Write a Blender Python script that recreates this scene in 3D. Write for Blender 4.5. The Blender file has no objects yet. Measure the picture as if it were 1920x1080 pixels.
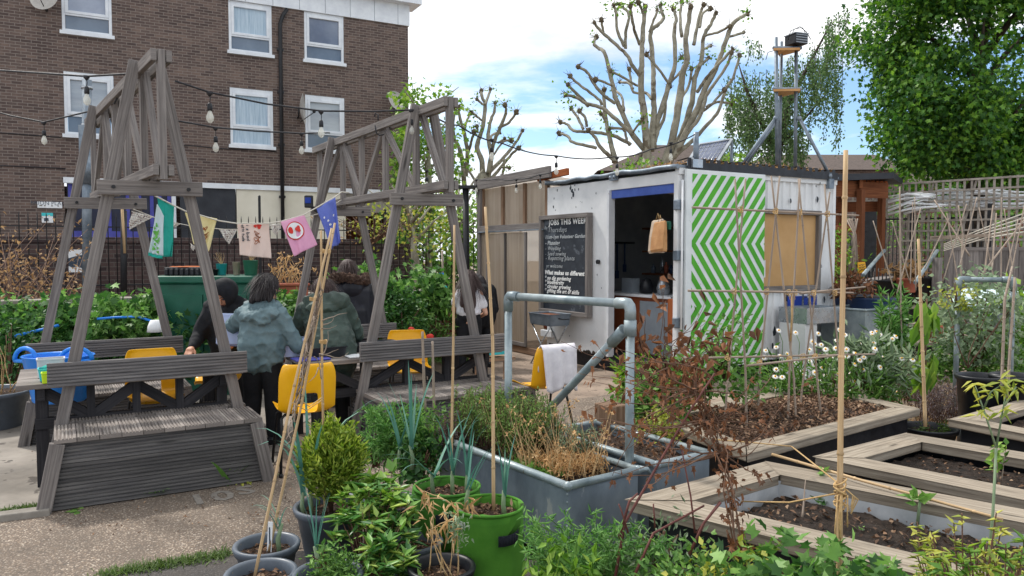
import bpy, math, random
import numpy as np
from mathutils import Vector, Matrix
random.seed(7); rng = np.random.default_rng(11)
V = Vector; PI = math.pi
scene = bpy.context.scene
COL = scene.collection
# ---------------------------------------------------------------- camera maths (photo is 1920 x 1080)
F = 1430.0; CZ = 1.6; PITCH = math.atan(67.0 / F)
def ray(px, py):
    x = (px - 960) / F; z = -(py - 540) / F
    return V((x, math.cos(PITCH) + z * math.sin(PITCH), -math.sin(PITCH) + z * math.cos(PITCH)))
def at(px, py, d):                       # point at ground distance d along the sight line
    r = ray(px, py); return V((0, 0, CZ)) + r * (d / r.y)
def gp(px, py, z=0.0):                   # point on the level z
    r = ray(px, py); return V((0, 0, CZ)) + r * ((z - CZ) / r.z)
def hit(px, py, p0, n):                  # point on a plane
    r = ray(px, py); o = V((0, 0, CZ)); return o + r * ((p0 - o).dot(n) / r.dot(n))
cam = bpy.data.cameras.new('camera'); co = bpy.data.objects.new('camera', cam); COL.objects.link(co)
cam.sensor_width = 36; cam.lens = 36 * F / 1920; cam.clip_end = 600; cam.clip_start = 0.05
co.location = (0, 0, CZ); co.rotation_euler = (PI / 2 - PITCH, 0, 0); scene.camera = co
# ---------------------------------------------------------------- materials
def S(c):                                # sRGB 0-255 -> linear
    return tuple(((x / 255) / 12.92 if x / 255 <= .04045 else ((x / 255 + .055) / 1.055) ** 2.4) for x in c) + (1,)
class NT:
    def __init__(s, name):
        s.m = bpy.data.materials.new(name); s.m.use_nodes = True
        s.t = s.m.node_tree; s.t.nodes.clear()
        s.out = s.t.nodes.new('ShaderNodeOutputMaterial')
    def n(s, kind, **kw):
        q = s.t.nodes.new('ShaderNode' + kind)
        for k, v in kw.items():
            if k in q.inputs: q.inputs[k].default_value = v
            else: setattr(q, k, v)
        return q
    def l(s, a, b): s.t.links.new(a, b)
    def ramp(s, fac, stops, interp='LINEAR'):
        q = s.t.nodes.new('ShaderNodeValToRGB'); q.color_ramp.interpolation = interp
        e = q.color_ramp.elements
        while len(e) < len(stops): e.new(.5)
        for i, (p, c) in enumerate(stops):
            e[i].position = p; e[i].color = c if len(c) == 4 else tuple(c) + (1,)
        s.l(fac, q.inputs['Fac']); return q.outputs['Color']
    def mix(s, fac, a, b, mode='MIX'):
        q = s.t.nodes.new('ShaderNodeMix'); q.data_type = 'RGBA'; q.blend_type = mode
        for i, x in ((0, fac), (6, a), (7, b)):
            if hasattr(x, 'is_output'): s.l(x, q.inputs[i])
            else: q.inputs[i].default_value = x
        return q.outputs[2]
    def coords(s, kind='Object', scale=(1, 1, 1)):
        tc = s.n('TexCoord'); mp = s.n('Mapping'); mp.inputs['Scale'].default_value = scale
        s.l(tc.outputs[kind], mp.inputs['Vector']); return mp.outputs['Vector']
    def noise(s, vec, scale, detail=5, rough=.6):
        q = s.n('TexNoise'); q.inputs['Scale'].default_value = scale; q.inputs['Detail'].default_value = detail
        q.inputs['Roughness'].default_value = rough; s.l(vec, q.inputs['Vector']); return q.outputs['Fac']
    def bump(s, h, strength, dist=.01):
        q = s.n('Bump'); q.inputs['Strength'].default_value = strength; q.inputs['Distance'].default_value = dist
        s.l(h, q.inputs['Height']); return q.outputs['Normal']
    def princ(s, color, rough=.6, normal=None, metal=0.0, spec=.5):
        q = s.n('BsdfPrincipled')
        for key, x in (('Base Color', color), ('Roughness', rough), ('Metallic', metal), ('Specular IOR Level', spec)):
            if hasattr(x, 'is_output'): s.l(x, q.inputs[key])
            else: q.inputs[key].default_value = x
        if normal is not None: s.l(normal, q.inputs['Normal'])
        s.l(q.outputs[0], s.out.inputs[0]); return q
def plain(name, c1, c2=None, scale=6, rough=.6, bump=.15, metal=0., coord='Object', stretch=(1, 1, 1), spec=.4, lo=.35, hi=.65, dist=.006, speck=None):
    t = NT(name); v = t.coords(coord, stretch); f = t.noise(v, scale, 8, .62)
    c = t.ramp(f, [(lo, S(c1)), (hi, S(c2 or c1))])
    if speck:
        g = t.noise(v, speck[1], 4, .6); mk = t.ramp(g, [(speck[2], (0, 0, 0)), (speck[2] + .03, (1, 1, 1))]); c = t.mix(mk, c, S(speck[0]))
    rr = t.ramp(t.noise(v, scale * 2.3, 3), [(.3, (max(rough - .12, .03),) * 3), (.7, (min(rough + .12, 1),) * 3)])
    t.princ(c, rr, t.bump(t.noise(v, scale * 7, 4), bump, dist), metal, spec); return t.m
def wood(name, c1, c2, c3, grain=62, along=1.9, rough=.85, bump=.5):
    t = NT(name); v = t.coords('UV', (along, grain, 1)); g = t.noise(v, 1.0, 9, .68)
    c = t.ramp(g, [(.28, S(c1)), (.48, S(c2)), (.72, S(c3))])
    geo = t.n('NewGeometry'); v2 = t.coords('Object')
    big = t.noise(v2, 1.7, 4); c = t.mix(t.ramp(big, [(.45, (0, 0, 0)), (.8, (.4,) * 3)]), c, S(c1))
    vk = t.coords('UV', (1.3, 9, 1)); kn = t.n('TexVoronoi'); kn.inputs['Scale'].default_value = 1.0; t.l(vk, kn.inputs['Vector']); c = t.mix(t.ramp(kn.outputs['Distance'], [(.05, (.75,) * 3), (.12, (0, 0, 0))]), c, S(tuple(x * .62 for x in c1)))
    rnd = t.n('MapRange'); rnd.inputs['To Min'].default_value = .66; rnd.inputs['To Max'].default_value = 1.26
    t.l(geo.outputs['Random Per Island'], rnd.inputs['Value'])
    mu = t.n('VectorMath', operation='SCALE'); t.l(c, mu.inputs[0]); t.l(rnd.outputs[0], mu.inputs['Scale'])
    t.princ(mu.outputs[0], rough, t.bump(g, bump, .004), 0, .25); return t.m
def leafm(name, cols, trans=.35, rough=.5, tcol=None, spec=.35):
    t = NT(name); geo = t.n('NewGeometry'); r = geo.outputs['Random Per Island']
    k = len(cols); cols = [tuple(min(255, y * 1.12) for y in x) for x in cols]; c = t.ramp(r, [(i / max(k - 1, 1), S(x)) for i, x in enumerate(cols)])
    v = t.coords('Object'); c = t.mix(t.ramp(t.noise(v, 25, 3), [(.4, (0, 0, 0)), (.8, (.35,) * 3)]), c, S(cols[0]))
    p = t.princ(c, rough, None, 0, spec)
    tr = t.n('BsdfTranslucent'); hs = t.n('HueSaturation'); hs.inputs['Value'].default_value = 1.25; hs.inputs['Saturation'].default_value = 1.1
    t.l(c, hs.inputs['Color']); t.l(hs.outputs[0], tr.inputs[0])
    mx = t.n('MixShader'); mx.inputs[0].default_value = trans
    t.l(p.outputs[0], mx.inputs[1]); t.l(tr.outputs[0], mx.inputs[2]); t.l(mx.outputs[0], t.out.inputs[0]); return t.m
def brickm(name, cols, mortar, stain=.5, bw=.225, rh=.075):
    t = NT(name); v = t.coords('UV')
    b = t.n('TexBrick'); b.inputs['Scale'].default_value = 1; b.inputs['Brick Width'].default_value = bw; b.inputs['Row Height'].default_value = rh
    b.inputs['Mortar Size'].default_value = .008; b.inputs['Mortar Smooth'].default_value = .3; b.inputs['Bias'].default_value = 0
    b.inputs['Color1'].default_value = (0, 0, 0, 1); b.inputs['Color2'].default_value = (1, 1, 1, 1); b.inputs['Mortar'].default_value = (.5, .5, .5, 1)
    t.l(v, b.inputs['Vector'])
    n2 = t.noise(v, 2.2, 6, .7); sp = t.n('SeparateColor'); t.l(b.outputs['Color'], sp.inputs[0])
    c = t.ramp(sp.outputs[0], [(i / (len(cols) - 1), S(x)) for i, x in enumerate(cols)])
    c = t.mix(t.ramp(n2, [(.4, (0, 0, 0)), (.7, (stain,) * 3)]), c, S(cols[0]))
    c = t.mix(t.ramp(t.noise(v, 60, 3), [(.35, (0, 0, 0)), (.8, (.25,) * 3)]), c, S((48, 42, 40)))
    c = t.mix(b.outputs['Fac'], c, S(mortar))
    inv = t.n('Math', operation='SUBTRACT'); inv.inputs[0].default_value = 1; t.l(b.outputs['Fac'], inv.inputs[1])
    t.princ(c, .9, t.bump(inv.outputs[0], .5, .006), 0, .2); return t.m
M = {}
M['wood'] = wood('weathered_wood', (88, 83, 81), (126, 120, 117), (166, 159, 154))
M['wood_pale'] = wood('pale_weathered_wood', (100, 90, 78), (154, 142, 126), (190, 179, 162), 55, 2.4, .9, .9)
M['deck'] = wood('grooved_deck_wood', (72, 70, 71), (106, 103, 103), (138, 134, 132), 40, 2)
M['deck_dark'] = wood('dark_deck_wood', (70, 69, 70), (98, 96, 96), (130, 127, 124), 40, 2)
M['deck_top'] = wood('seat_deck_wood', (92, 86, 83), (132, 124, 119), (164, 157, 149), 40, 2)
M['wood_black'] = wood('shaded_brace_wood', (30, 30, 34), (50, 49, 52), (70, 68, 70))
M['wood_brown'] = wood('brown_stained_wood', (70, 38, 22), (112, 66, 40), (144, 92, 60))
M['wood_red'] = wood('orange_wood', (120, 62, 32), (160, 88, 48), (186, 110, 66))
M['timber'] = wood('sawn_timber', (96, 74, 58), (140, 112, 90), (172, 146, 124))
M['galv'] = plain('galvanised_steel', (96, 108, 120), (140, 150, 160), 5, .5, .1, .55, spec=.5)
M['galv_tank'] = plain('zinc_tank', (86, 99, 112), (138, 150, 160), 2.6, .55, .2, .35, stretch=(1, 1, .6), speck=((162, 168, 170), 7, .64))
M['pipe'] = plain('grey_pipe', (112, 126, 132), (160, 171, 174), 5, .45, .2, .35, speck=((112, 106, 96), 17, .66))
M['pipe_white'] = plain('pale_pipe', (170, 180, 192), (200, 208, 216), 7, .4, .05, .1)
M['black'] = plain('black_plastic', (20, 22, 27), (34, 36, 42), 8, .45, .05)
M['black_metal'] = plain('black_painted_metal', (20, 21, 24), (34, 34, 38), 8, .5, .1)
M['pot_grey'] = plain('grey_plastic_pot', (78, 86, 96), (98, 106, 116), 6, .45, .05, speck=((120, 112, 100), 30, .68))
M['terracotta'] = plain('terracotta', (150, 82, 62), (178, 104, 82), 6, .8, .15)
M['soil'] = plain('soil', (42, 31, 26), (92, 70, 56), 28, .95, 1.0, dist=.03, speck=((156, 126, 100), 70, .62))
M['soil_dark'] = plain('dark_soil', (36, 29, 24), (74, 60, 50), 30, .95, 1.0, dist=.03, speck=((120, 108, 96), 80, .66))
M['white_liner'] = plain('white_liner', (176, 180, 184), (206, 208, 210), 6, .6, .2)
M['white_paint'] = plain('white_paint', (196, 199, 204), (216, 218, 221), 3, .6, .12, speck=((150, 146, 142), 4.3, .70))
M['white_old'] = plain('peeling_white_paint', (206, 208, 210), (224, 225, 226), 2.5, .6, .2, speck=((48, 56, 62), 5.5, .70))
M['cream'] = plain('cream_render', (208, 202, 184), (222, 216, 200), 1.2, .85, .1)
M['blue_paint'] = plain('blue_paint', (60, 62, 140), (82, 84, 168), 2, .6, .05)
M['navy'] = plain('dark_navy', (22, 25, 46), (34, 38, 62), 2, .4, .05)
M['charcoal'] = plain('charcoal_board', (36, 39, 46), (48, 51, 58), 2, .6, .05)
M['slate'] = plain('blackboard_slate', (34, 39, 47), (52, 58, 67), 3, .8, .08, speck=((84, 90, 98), 3.6, .60))
M['chalk'] = plain('chalk', (226, 228, 226), (246, 246, 244), 40, .9, .1)
M['chalk_dim'] = plain('smudged_chalk', (112, 106, 100), (136, 130, 122), 40, .9, .1)
M['upvc'] = plain('white_window_frame', (206, 210, 216), (222, 226, 230), 4, .4, .03)
M['concrete'] = plain('concrete', (120, 114, 106), (152, 146, 138), 5, .9, .3)
M['stone'] = plain('coping_stone', (160, 152, 138), (186, 178, 164), 5, .9, .3)
M['green_metal'] = plain('green_cabinet_paint', (14, 76, 60), (24, 94, 74), 3, .45, .05)
M['yellow'] = plain('yellow_plastic', (236, 170, 8), (246, 184, 20), 3, .35, .02, spec=.5)
M['blue_tub'] = plain('blue_plastic', (20, 118, 214), (34, 134, 228), 3, .4, .02)
M['teal'] = plain('teal_plastic', (46, 178, 184), (70, 196, 200), 4, .45, .02)
M['lime'] = plain('lime_plastic', (180, 214, 20), (196, 226, 40), 4, .5, .02)
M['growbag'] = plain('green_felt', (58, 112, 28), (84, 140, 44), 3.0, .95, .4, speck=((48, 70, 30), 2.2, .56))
M['growbag_shade'] = plain('soiled_shaded_green_felt', (50, 100, 30), (76, 134, 42), 3.0, .95, .3, speck=((44, 60, 28), 2.6, .56))  # dirt patches, plus a darker green that stands for the rear bag's shade
M['strap'] = plain('black_webbing', (14, 18, 28), (26, 30, 40), 30, .9, .3)
M['bamboo'] = wood('bamboo', (146, 118, 86), (182, 154, 116), (204, 178, 142), 6, 4, .55, .1)
M['cane_old'] = wood('weathered_cane', (112, 98, 86), (148, 132, 118), (178, 164, 150), 6, 4, .7, .2)
M['twine'] = plain('twine', (176, 142, 92), (206, 174, 126), 60, .95, .5)
M['rope'] = plain('white_rope', (196, 190, 178), (216, 212, 202), 60, .9, .3)
M['cable'] = plain('black_cable', (30, 30, 34), (46, 46, 50), 20, .6, .05)
M['glass_pane'] = plain('window_glass', (120, 130, 148), (158, 166, 182), .8, .12, .0, spec=.6)
M['glass_dark'] = plain('lower_window_glass', (84, 96, 112), (110, 122, 136), .8, .15, .0, spec=.6)
M['curtain'] = plain('net_curtain', (150, 172, 190), (186, 202, 214), 6, .8, .1, stretch=(6, 6, .3))
M['tile'] = plain('brown_roof_tiles', (68, 58, 53), (96, 83, 76), 9, .9, .5, stretch=(1, 1, 3))
M['bark'] = plain('pollard_bark', (116, 111, 97), (164, 158, 140), 5, .85, .5, dist=.02, speck=((108, 98, 82), 4, .60))
M['bark_dark'] = plain('dark_bark', (48, 42, 36), (78, 68, 58), 7, .9, .6, dist=.02)
M['twig'] = plain('brown_twig', (78, 56, 44), (112, 84, 66), 20, .85, .3)
M['twig_red'] = plain('red_twig', (86, 46, 44), (112, 66, 58), 20, .7, .2)
M['straw'] = plain('straw', (172, 140, 96), (208, 180, 136), 20, .85, .2)
M['skin'] = plain('skin', (186, 132, 104), (206, 152, 124), 12, .55, .05)
M['skin_pale'] = plain('pale_skin', (206, 158, 132), (222, 176, 152), 12, .55, .05)
M['hair'] = plain('dark_hair', (24, 20, 22), (44, 36, 38), 20, .5, .5, stretch=(6, 6, .5))
M['hair_brown'] = plain('brown_hair', (46, 32, 30), (74, 54, 50), 20, .55, .5, stretch=(6, 6, .5))
M['jacket_grey'] = plain('blue_grey_jacket', (82, 104, 110), (106, 128, 134), 5, .7, .25, dist=.02)
M['jacket_olive'] = plain('olive_jacket', (50, 64, 58), (72, 88, 80), 5, .6, .3, dist=.02)
M['coat_black'] = plain('black_padded_coat', (16, 17, 26), (28, 29, 40), 5, .5, .2)
M['cloth_black'] = plain('black_cloth', (14, 16, 20), (26, 28, 34), 6, .85, .2)
M['lattice'] = plain('silvered_lattice', (128, 120, 112), (168, 160, 150), 8, .9, .2)
M['fur'] = plain('fur_trim', (74, 56, 48), (120, 94, 80), 30, .95, 1.0, dist=.03)
M['tshirt'] = plain('white_tshirt', (206, 206, 214), (228, 228, 234), 6, .85, .2)
M['terry'] = plain('white_cloth', (202, 198, 204), (222, 218, 222), 12, .95, .4)
M['kraft'] = plain('kraft_paper', (166, 120, 78), (192, 146, 100), 6, .85, .3)
M['kraft_pale'] = plain('pale_paper_bag', (176, 158, 138), (198, 182, 164), 6, .85, .3)
M['ply'] = plain('plywood', (170, 126, 76), (196, 150, 98), 3, .75, .1, stretch=(1, 1, 4))
M['plaster_ply'] = plain('tan_shutter_board', (174, 136, 88), (190, 152, 104), 2, .7, .06)
M['bulb'] = plain('clear_bulb', (206, 206, 196), (224, 224, 216), 10, .12, 0, spec=.8)
M['glass_warm'] = plain('window_glass_blind', (140, 146, 154), (176, 182, 186), .5, .14, 0, spec=.6, stretch=(1, 1, 5))
M['glass_deep'] = plain('window_glass_deep', (92, 100, 118), (136, 144, 158), .6, .1, 0, spec=.7)
M['steel'] = plain('stainless_steel', (150, 156, 162), (182, 186, 190), 6, .3, .05, .7)
M['blue_sign'] = plain('blue_splashback', (16, 48, 140), (26, 62, 160), 3, .5, .03)
M['barrel'] = plain('blue_barrel', (30, 48, 80), (48, 68, 104), 4, .45, .05)
M['roller'] = plain('blue_roller_shutter', (56, 80, 156), (72, 98, 174), 4, .5, .05)
M['green_stripe'] = plain('green_stripe_paint', (66, 154, 30), (84, 172, 44), 2.5, .6, .05)
M['stripe_white'] = plain('white_stripe_paint', (206, 212, 214), (220, 225, 226), 4, .6, .05, speck=((150, 160, 156), 6, .69))
M['paper'] = plain('paper', (220, 222, 224), (234, 236, 238), 8, .8, .02)
M['ink'] = plain('dark_ink', (52, 64, 78), (70, 82, 96), 30, .8, .02)
M['brick'] = brickm('brown_brick', [(80, 68, 65), (104, 88, 82), (121, 103, 94), (92, 80, 76)], (130, 120, 113), .7)
M['brick_dark'] = brickm('dark_wall_brick', [(64, 54, 55), (88, 73, 71), (102, 84, 80)], (104, 97, 93), .6)
M['brick_red'] = brickm('red_planter_brick', [(84, 52, 44), (126, 72, 58), (146, 88, 72)], (128, 116, 106), .5)
M['interior'] = plain('dark_interior_lining', (126, 128, 130), (150, 150, 150), 3, .8, .1)
M['counter'] = plain('counter_front', (120, 62, 36), (146, 80, 48), 3, .6, .1)
M['grey_panel'] = plain('grey_panel', (122, 130, 138), (140, 148, 156), 3, .5, .03)
M['solar'] = plain('solar_cell', (60, 68, 92), (84, 92, 116), 3, .2, 0, spec=.6)
M['dish'] = plain('dish_grey', (160, 156, 150), (178, 174, 168), 6, .6, .05)
M['mauve'] = plain('blue_cloth', (92, 108, 190), (112, 128, 206), 6, .9, .2)
M['pink'] = plain('pink_cloth', (214, 150, 184), (228, 170, 198), 6, .9, .2)
M['pale_yellow'] = plain('pale_yellow_cloth', (220, 206, 146), (232, 220, 168), 6, .9, .2)
M['blush'] = plain('blush_cloth', (222, 198, 186), (234, 212, 202), 6, .9, .2)
M['teal_cloth'] = plain('teal_cloth', (24, 150, 136), (44, 170, 156), 6, .9, .2)
M['print_white'] = plain('printed_white_cloth', (196, 216, 222), (210, 228, 232), 6, .9, .2)
M['print_green'] = plain('green_print', (88, 164, 66), (108, 180, 86), 9, .9, .1)
M['red_print'] = plain('red_print', (200, 54, 48), (214, 70, 60), 9, .9, .1)
M['bunting'] = plain('floral_bunting', (196, 192, 184), (226, 222, 214), 30, .9, .2, speck=((130, 110, 110), 60, .56))
def bulb_mat():
    t = NT('bulb_glass'); p = t.princ(S((226, 226, 216)), .08, None, 0, .9); tp = t.n('BsdfTransparent'); m1 = t.n('MixShader'); m1.inputs[0].default_value = .5; t.l(p.outputs[0], m1.inputs[1]); t.l(tp.outputs[0], m1.inputs[2]); t.l(m1.outputs[0], t.out.inputs[0]); return t.m
M['bulb'] = bulb_mat()
def poly_mat():
    t = NT('frosted_polycarbonate'); v = t.coords('UV', (14, .6, 1)); f = t.noise(v, 1.0, 4)
    c = t.ramp(f, [(.3, S((178, 164, 148))), (.7, S((208, 196, 180)))])
    p = t.princ(c, .35, None, 0, .5); tr = t.n('BsdfTranslucent'); t.l(c, tr.inputs[0]); tp = t.n('BsdfTransparent')
    m1 = t.n('MixShader'); m1.inputs[0].default_value = .5; t.l(p.outputs[0], m1.inputs[1]); t.l(tr.outputs[0], m1.inputs[2])
    m2 = t.n('MixShader'); m2.inputs[0].default_value = .38; t.l(m1.outputs[0], m2.inputs[1]); t.l(tp.outputs[0], m2.inputs[2])
    t.l(m2.outputs[0], t.out.inputs[0]); return t.m
M['poly'] = poly_mat()
def box_mat():
    t = NT('translucent_box_plastic'); p = t.princ(S((196, 206, 232)), .2, None, 0, .5); tr = t.n('BsdfTranslucent'); tr.inputs[0].default_value = S((206, 216, 240))
    m1 = t.n('MixShader'); m1.inputs[0].default_value = .4; t.l(p.outputs[0], m1.inputs[1]); t.l(tr.outputs[0], m1.inputs[2]); t.l(m1.outputs[0], t.out.inputs[0]); return t.m
M['clear_box'] = box_mat()
def agg_mat(name, base, cell, stones):
    t = NT(name); v = t.coords('Object'); q = t.n('TexVoronoi'); q.inputs['Scale'].default_value = cell; t.l(v, q.inputs['Vector'])
    sp = t.n('SeparateColor'); t.l(q.outputs['Color'], sp.inputs[0])
    c = t.ramp(sp.outputs[0], [(i / (len(stones) - 1), S(x)) for i, x in enumerate(stones)])
    c = t.mix(t.ramp(q.outputs['Distance'], [(.35, (0, 0, 0)), (.62, (1, 1, 1))]), c, S(base))
    c = t.mix(t.ramp(t.noise(v, 1.3, 6, .65), [(.40, (0, 0, 0)), (.68, (.7,) * 3)]), c, S((88, 80, 72)))
    c = t.mix(t.ramp(t.noise(v, 9, 4, .6), [(.55, (0, 0, 0)), (.8, (.5,) * 3)]), c, S((66, 60, 54)))
    t.princ(c, .85, t.bump(q.outputs['Distance'], .5, .006), 0, .3); return t.m
M['aggregate'] = agg_mat('exposed_aggregate', (106, 94, 84), 95, [(106, 94, 84), (144, 128, 112), (122, 108, 96), (186, 170, 152), (90, 86, 82), (150, 130, 110), (206, 194, 178)])
M['asphalt'] = agg_mat('worn_asphalt', (62, 60, 60), 120, [(58, 58, 60), (84, 82, 82), (72, 70, 70), (110, 106, 102)])
M['slab'] = plain('old_concrete_slab', (116, 110, 102), (158, 150, 140), 1.6, .9, .5, dist=.006, speck=((88, 82, 76), 5, .60))
M['yard'] = plain('yard_ground', (116, 102, 90), (158, 140, 124), 2.2, .95, .6, dist=.01, speck=((86, 74, 62), 14, .60))
# leaves
L = {}
L['ivy'] = leafm('ivy_leaf', [(42, 72, 38), (66, 104, 48), (102, 142, 70), (140, 174, 104)])
L['maple'] = leafm('maple_leaf', [(38, 70, 34), (56, 96, 38), (82, 124, 44), (122, 160, 58)])
L['birch'] = leafm('birch_leaf', [(66, 90, 58), (90, 116, 72), (118, 142, 92)])
L['rosemary'] = leafm('rosemary_leaf', [(80, 108, 56), (108, 138, 74), (138, 162, 96)])
L['box'] = leafm('boxwood_leaf', [(76, 102, 38), (114, 140, 52), (152, 170, 72), (180, 190, 92)])
L['lime'] = leafm('lime_leaf', [(70, 108, 40), (106, 142, 54), (148, 172, 78)])
L['yellow'] = leafm('yellow_green_leaf', [(112, 130, 56), (150, 156, 70), (182, 178, 88)])
L['dark'] = leafm('dark_green_leaf', [(42, 74, 42), (60, 98, 50), (86, 124, 62)])
L['mid'] = leafm('mid_green_leaf', [(66, 102, 50), (94, 132, 62), (126, 160, 84)])
L['laurel'] = leafm('laurel_leaf', [(50, 88, 48), (74, 118, 56), (112, 152, 72), (168, 184, 96)], .25, .35)
L['sage'] = leafm('grey_green_leaf', [(94, 112, 88), (122, 140, 110), (150, 166, 136)])
L['fern'] = leafm('feathery_leaf', [(72, 116, 58), (104, 148, 80), (136, 174, 104)])
L['leek'] = leafm('blue_green_blade', [(62, 104, 94), (84, 128, 114), (112, 150, 130)], .2, .45)
L['brown'] = leafm('dry_brown_leaf', [(80, 56, 42), (108, 72, 50), (142, 98, 70), (94, 72, 58)], .25, .8)
L['tan'] = leafm('dry_tan_leaf', [(118, 92, 64), (150, 120, 86), (174, 146, 110)], .3, .8)
L['litter'] = leafm('leaf_litter', [(58, 44, 36), (92, 70, 54), (128, 100, 78), (76, 58, 48), (160, 134, 108)], .1, .9)
L['straw'] = leafm('dry_grass', [(150, 118, 82), (186, 152, 110), (206, 178, 136)], .3, .85)
L['petal'] = leafm('daisy_petal', [(226, 226, 222), (240, 240, 238)], .3, .7)
L['lav'] = leafm('grey_purple_leaf', [(98, 88, 92), (122, 110, 114), (134, 128, 120)], .2, .8)
L['moss'] = leafm('moss_blade', [(58, 78, 38), (78, 100, 48), (98, 118, 60)])
# ---------------------------------------------------------------- mesh helpers
ORG = {}
def link(o, parent=None):
    COL.objects.link(o)
    if parent is not None: o.parent = parent
    return o
def finish(me, name, mat, parent, origin, bevel=0):
    o = bpy.data.objects.new(name, me); link(o, parent)
    for m in (mat if isinstance(mat, (list, tuple)) else [mat]): me.materials.append(m)
    base = ORG[parent.name] if parent is not None else V((0, 0, 0))
    if parent is None:
        o.location = origin
    ORG[o.name] = base + (V(origin) if parent is None else V((0, 0, 0)))
    if bevel:
        b = o.modifiers.new('bevel', 'BEVEL'); b.width = bevel; b.segments = 2; b.limit_method = 'ANGLE'
    return o
class MB:
    def __init__(s): s.v = []; s.f = []; s.uv = []; s.sm = []; s.mi = []
    def face(s, pts, uv=None, smooth=False, m=0):
        k = len(s.v); s.v += [tuple(p) for p in pts]; s.f.append(tuple(range(k, k + len(pts))))
        s.uv.append(uv or [(0, 0)] * len(pts)); s.sm.append(smooth); s.mi.append(m)
    def box(s, c, size, R=None, m=0):
        c = V(c); R = R or Matrix.Identity(3); ax = [R.col[i] for i in range(3)]
        i = max(range(3), key=lambda k: size[k])
        p0 = c - ax[i] * (size[i] / 2); p1 = c + ax[i] * (size[i] / 2)
        j, k = [(1, 2), (2, 0), (0, 1)][i]
        s._prism(p0, p1, ax[j], ax[k], size[j], size[k], m)
    def _prism(s, p0, p1, a, b, w, h, m=0):
        k = len(s.v); ln = (p1 - p0).length; o = random.random() * 7
        q = [(-1, -1), (1, -1), (1, 1), (-1, 1)]
        for p in (p0, p1):
            for x, y in q: s.v.append(tuple(p + a * (x * w / 2) + b * (y * h / 2)))
        vv = [0, w, w + h, 2 * w + h, 2 * w + 2 * h]
        for i in range(4):
            j = (i + 1) % 4
            s.f.append((k + i, k + j, k + 4 + j, k + 4 + i))
            s.uv.append([(o, o + vv[i]), (o, o + vv[i + 1]), (o + ln, o + vv[i + 1]), (o + ln, o + vv[i])]); s.sm.append(False); s.mi.append(m)
        s.f.append((k + 3, k + 2, k + 1, k)); s.f.append((k + 4, k + 5, k + 6, k + 7))
        for _ in (0, 1): s.uv.append([(0, 0), (.02, 0), (.02, h), (0, h)]); s.sm.append(False); s.mi.append(m)
    def bar(s, p0, p1, w, h, up=(0, 0, 1), m=0):          # h is measured along up
        p0 = V(p0); p1 = V(p1); d = (p1 - p0).normalized(); up = V(up)
        a = d.cross(up)
        if a.length < 1e-4: a = d.cross(V((1, 0, 0)))
        a.normalize(); b = a.cross(d).normalized(); s._prism(p0, p1, a, b, w, h, m)
    def tube(s, pts, r, n=8, cap=True, m=0, closed=False):
        pts = [V(p) for p in pts]; N = len(pts); rs = r if isinstance(r, (list, tuple)) else [r] * N
        k = len(s.v); a = None; acc = 0; us = []
        for i, p in enumerate(pts):
            d = (pts[min(i + 1, N - 1)] - pts[max(i - 1, 0)])
            d = d.normalized() if d.length > 1e-9 else V((0, 0, 1))
            if a is None: a = d.orthogonal().normalized()
            else:
                a = a - d * a.dot(d); a = a.normalized() if a.length > 1e-6 else d.orthogonal().normalized()
            b = d.cross(a)
            for j in range(n):
                t = 2 * PI * j / n; s.v.append(tuple(p + (a * math.cos(t) + b * math.sin(t)) * rs[i]))
            if i: acc += (p - pts[i - 1]).length
            us.append(acc)
        o = random.random() * 5
        for i in range(N - 1):
            for j in range(n):
                j2 = (j + 1) % n
                s.f.append((k + i * n + j, k + i * n + j2, k + (i + 1) * n + j2, k + (i + 1) * n + j))
                s.uv.append([(us[i] + o, j / n), (us[i] + o, (j + 1) / n), (us[i + 1] + o, (j + 1) / n), (us[i + 1] + o, j / n)]); s.sm.append(True); s.mi.append(m)
        if cap:
            s.f.append(tuple(k + j for j in range(n - 1, -1, -1))); s.f.append(tuple(k + (N - 1) * n + j for j in range(n)))
            for _ in (0, 1): s.uv.append([(0, 0)] * n); s.sm.append(False); s.mi.append(m)
    def lathe(s, prof, c, n=28, m=0, squash=1.0, wob=0):
        c = V(c); k = len(s.v); N = len(prof)
        for (r, z) in prof:
            for j in range(n):
                t = 2 * PI * j / n; w = 1 + wob * math.sin(3 * t + z * 9)
                s.v.append((c.x + r * w * math.cos(t), c.y + r * w * squash * math.sin(t), c.z + z))
        for i in range(N - 1):
            for j in range(n):
                j2 = (j + 1) % n
                s.f.append((k + i * n + j, k + i * n + j2, k + (i + 1) * n + j2, k + (i + 1) * n + j))
                s.uv.append([(j / n, prof[i][1])] * 4); s.sm.append(True); s.mi.append(m)
    def disc(s, c, r, n=28, bumpy=0.0, m=0, rings=5):
        c = V(c); k = len(s.v); s.v.append(tuple(c + V((0, 0, bumpy))))
        for q in range(1, rings + 1):
            for j in range(n):
                t = 2 * PI * j / n; z = random.uniform(-bumpy, bumpy) if q < rings else 0
                s.v.append((c.x + r * q / rings * math.cos(t), c.y + r * q / rings * math.sin(t), c.z + z))
        for j in range(n):
            s.f.append((k, k + 1 + j, k + 1 + (j + 1) % n)); s.uv.append([(0, 0)] * 3); s.sm.append(True); s.mi.append(m)
            for q in range(rings - 1):
                a = k + 1 + q * n; s.f.append((a + j, a + n + j, a + n + (j + 1) % n, a + (j + 1) % n)); s.uv.append([(0, 0)] * 4); s.sm.append(True); s.mi.append(m)
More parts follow.
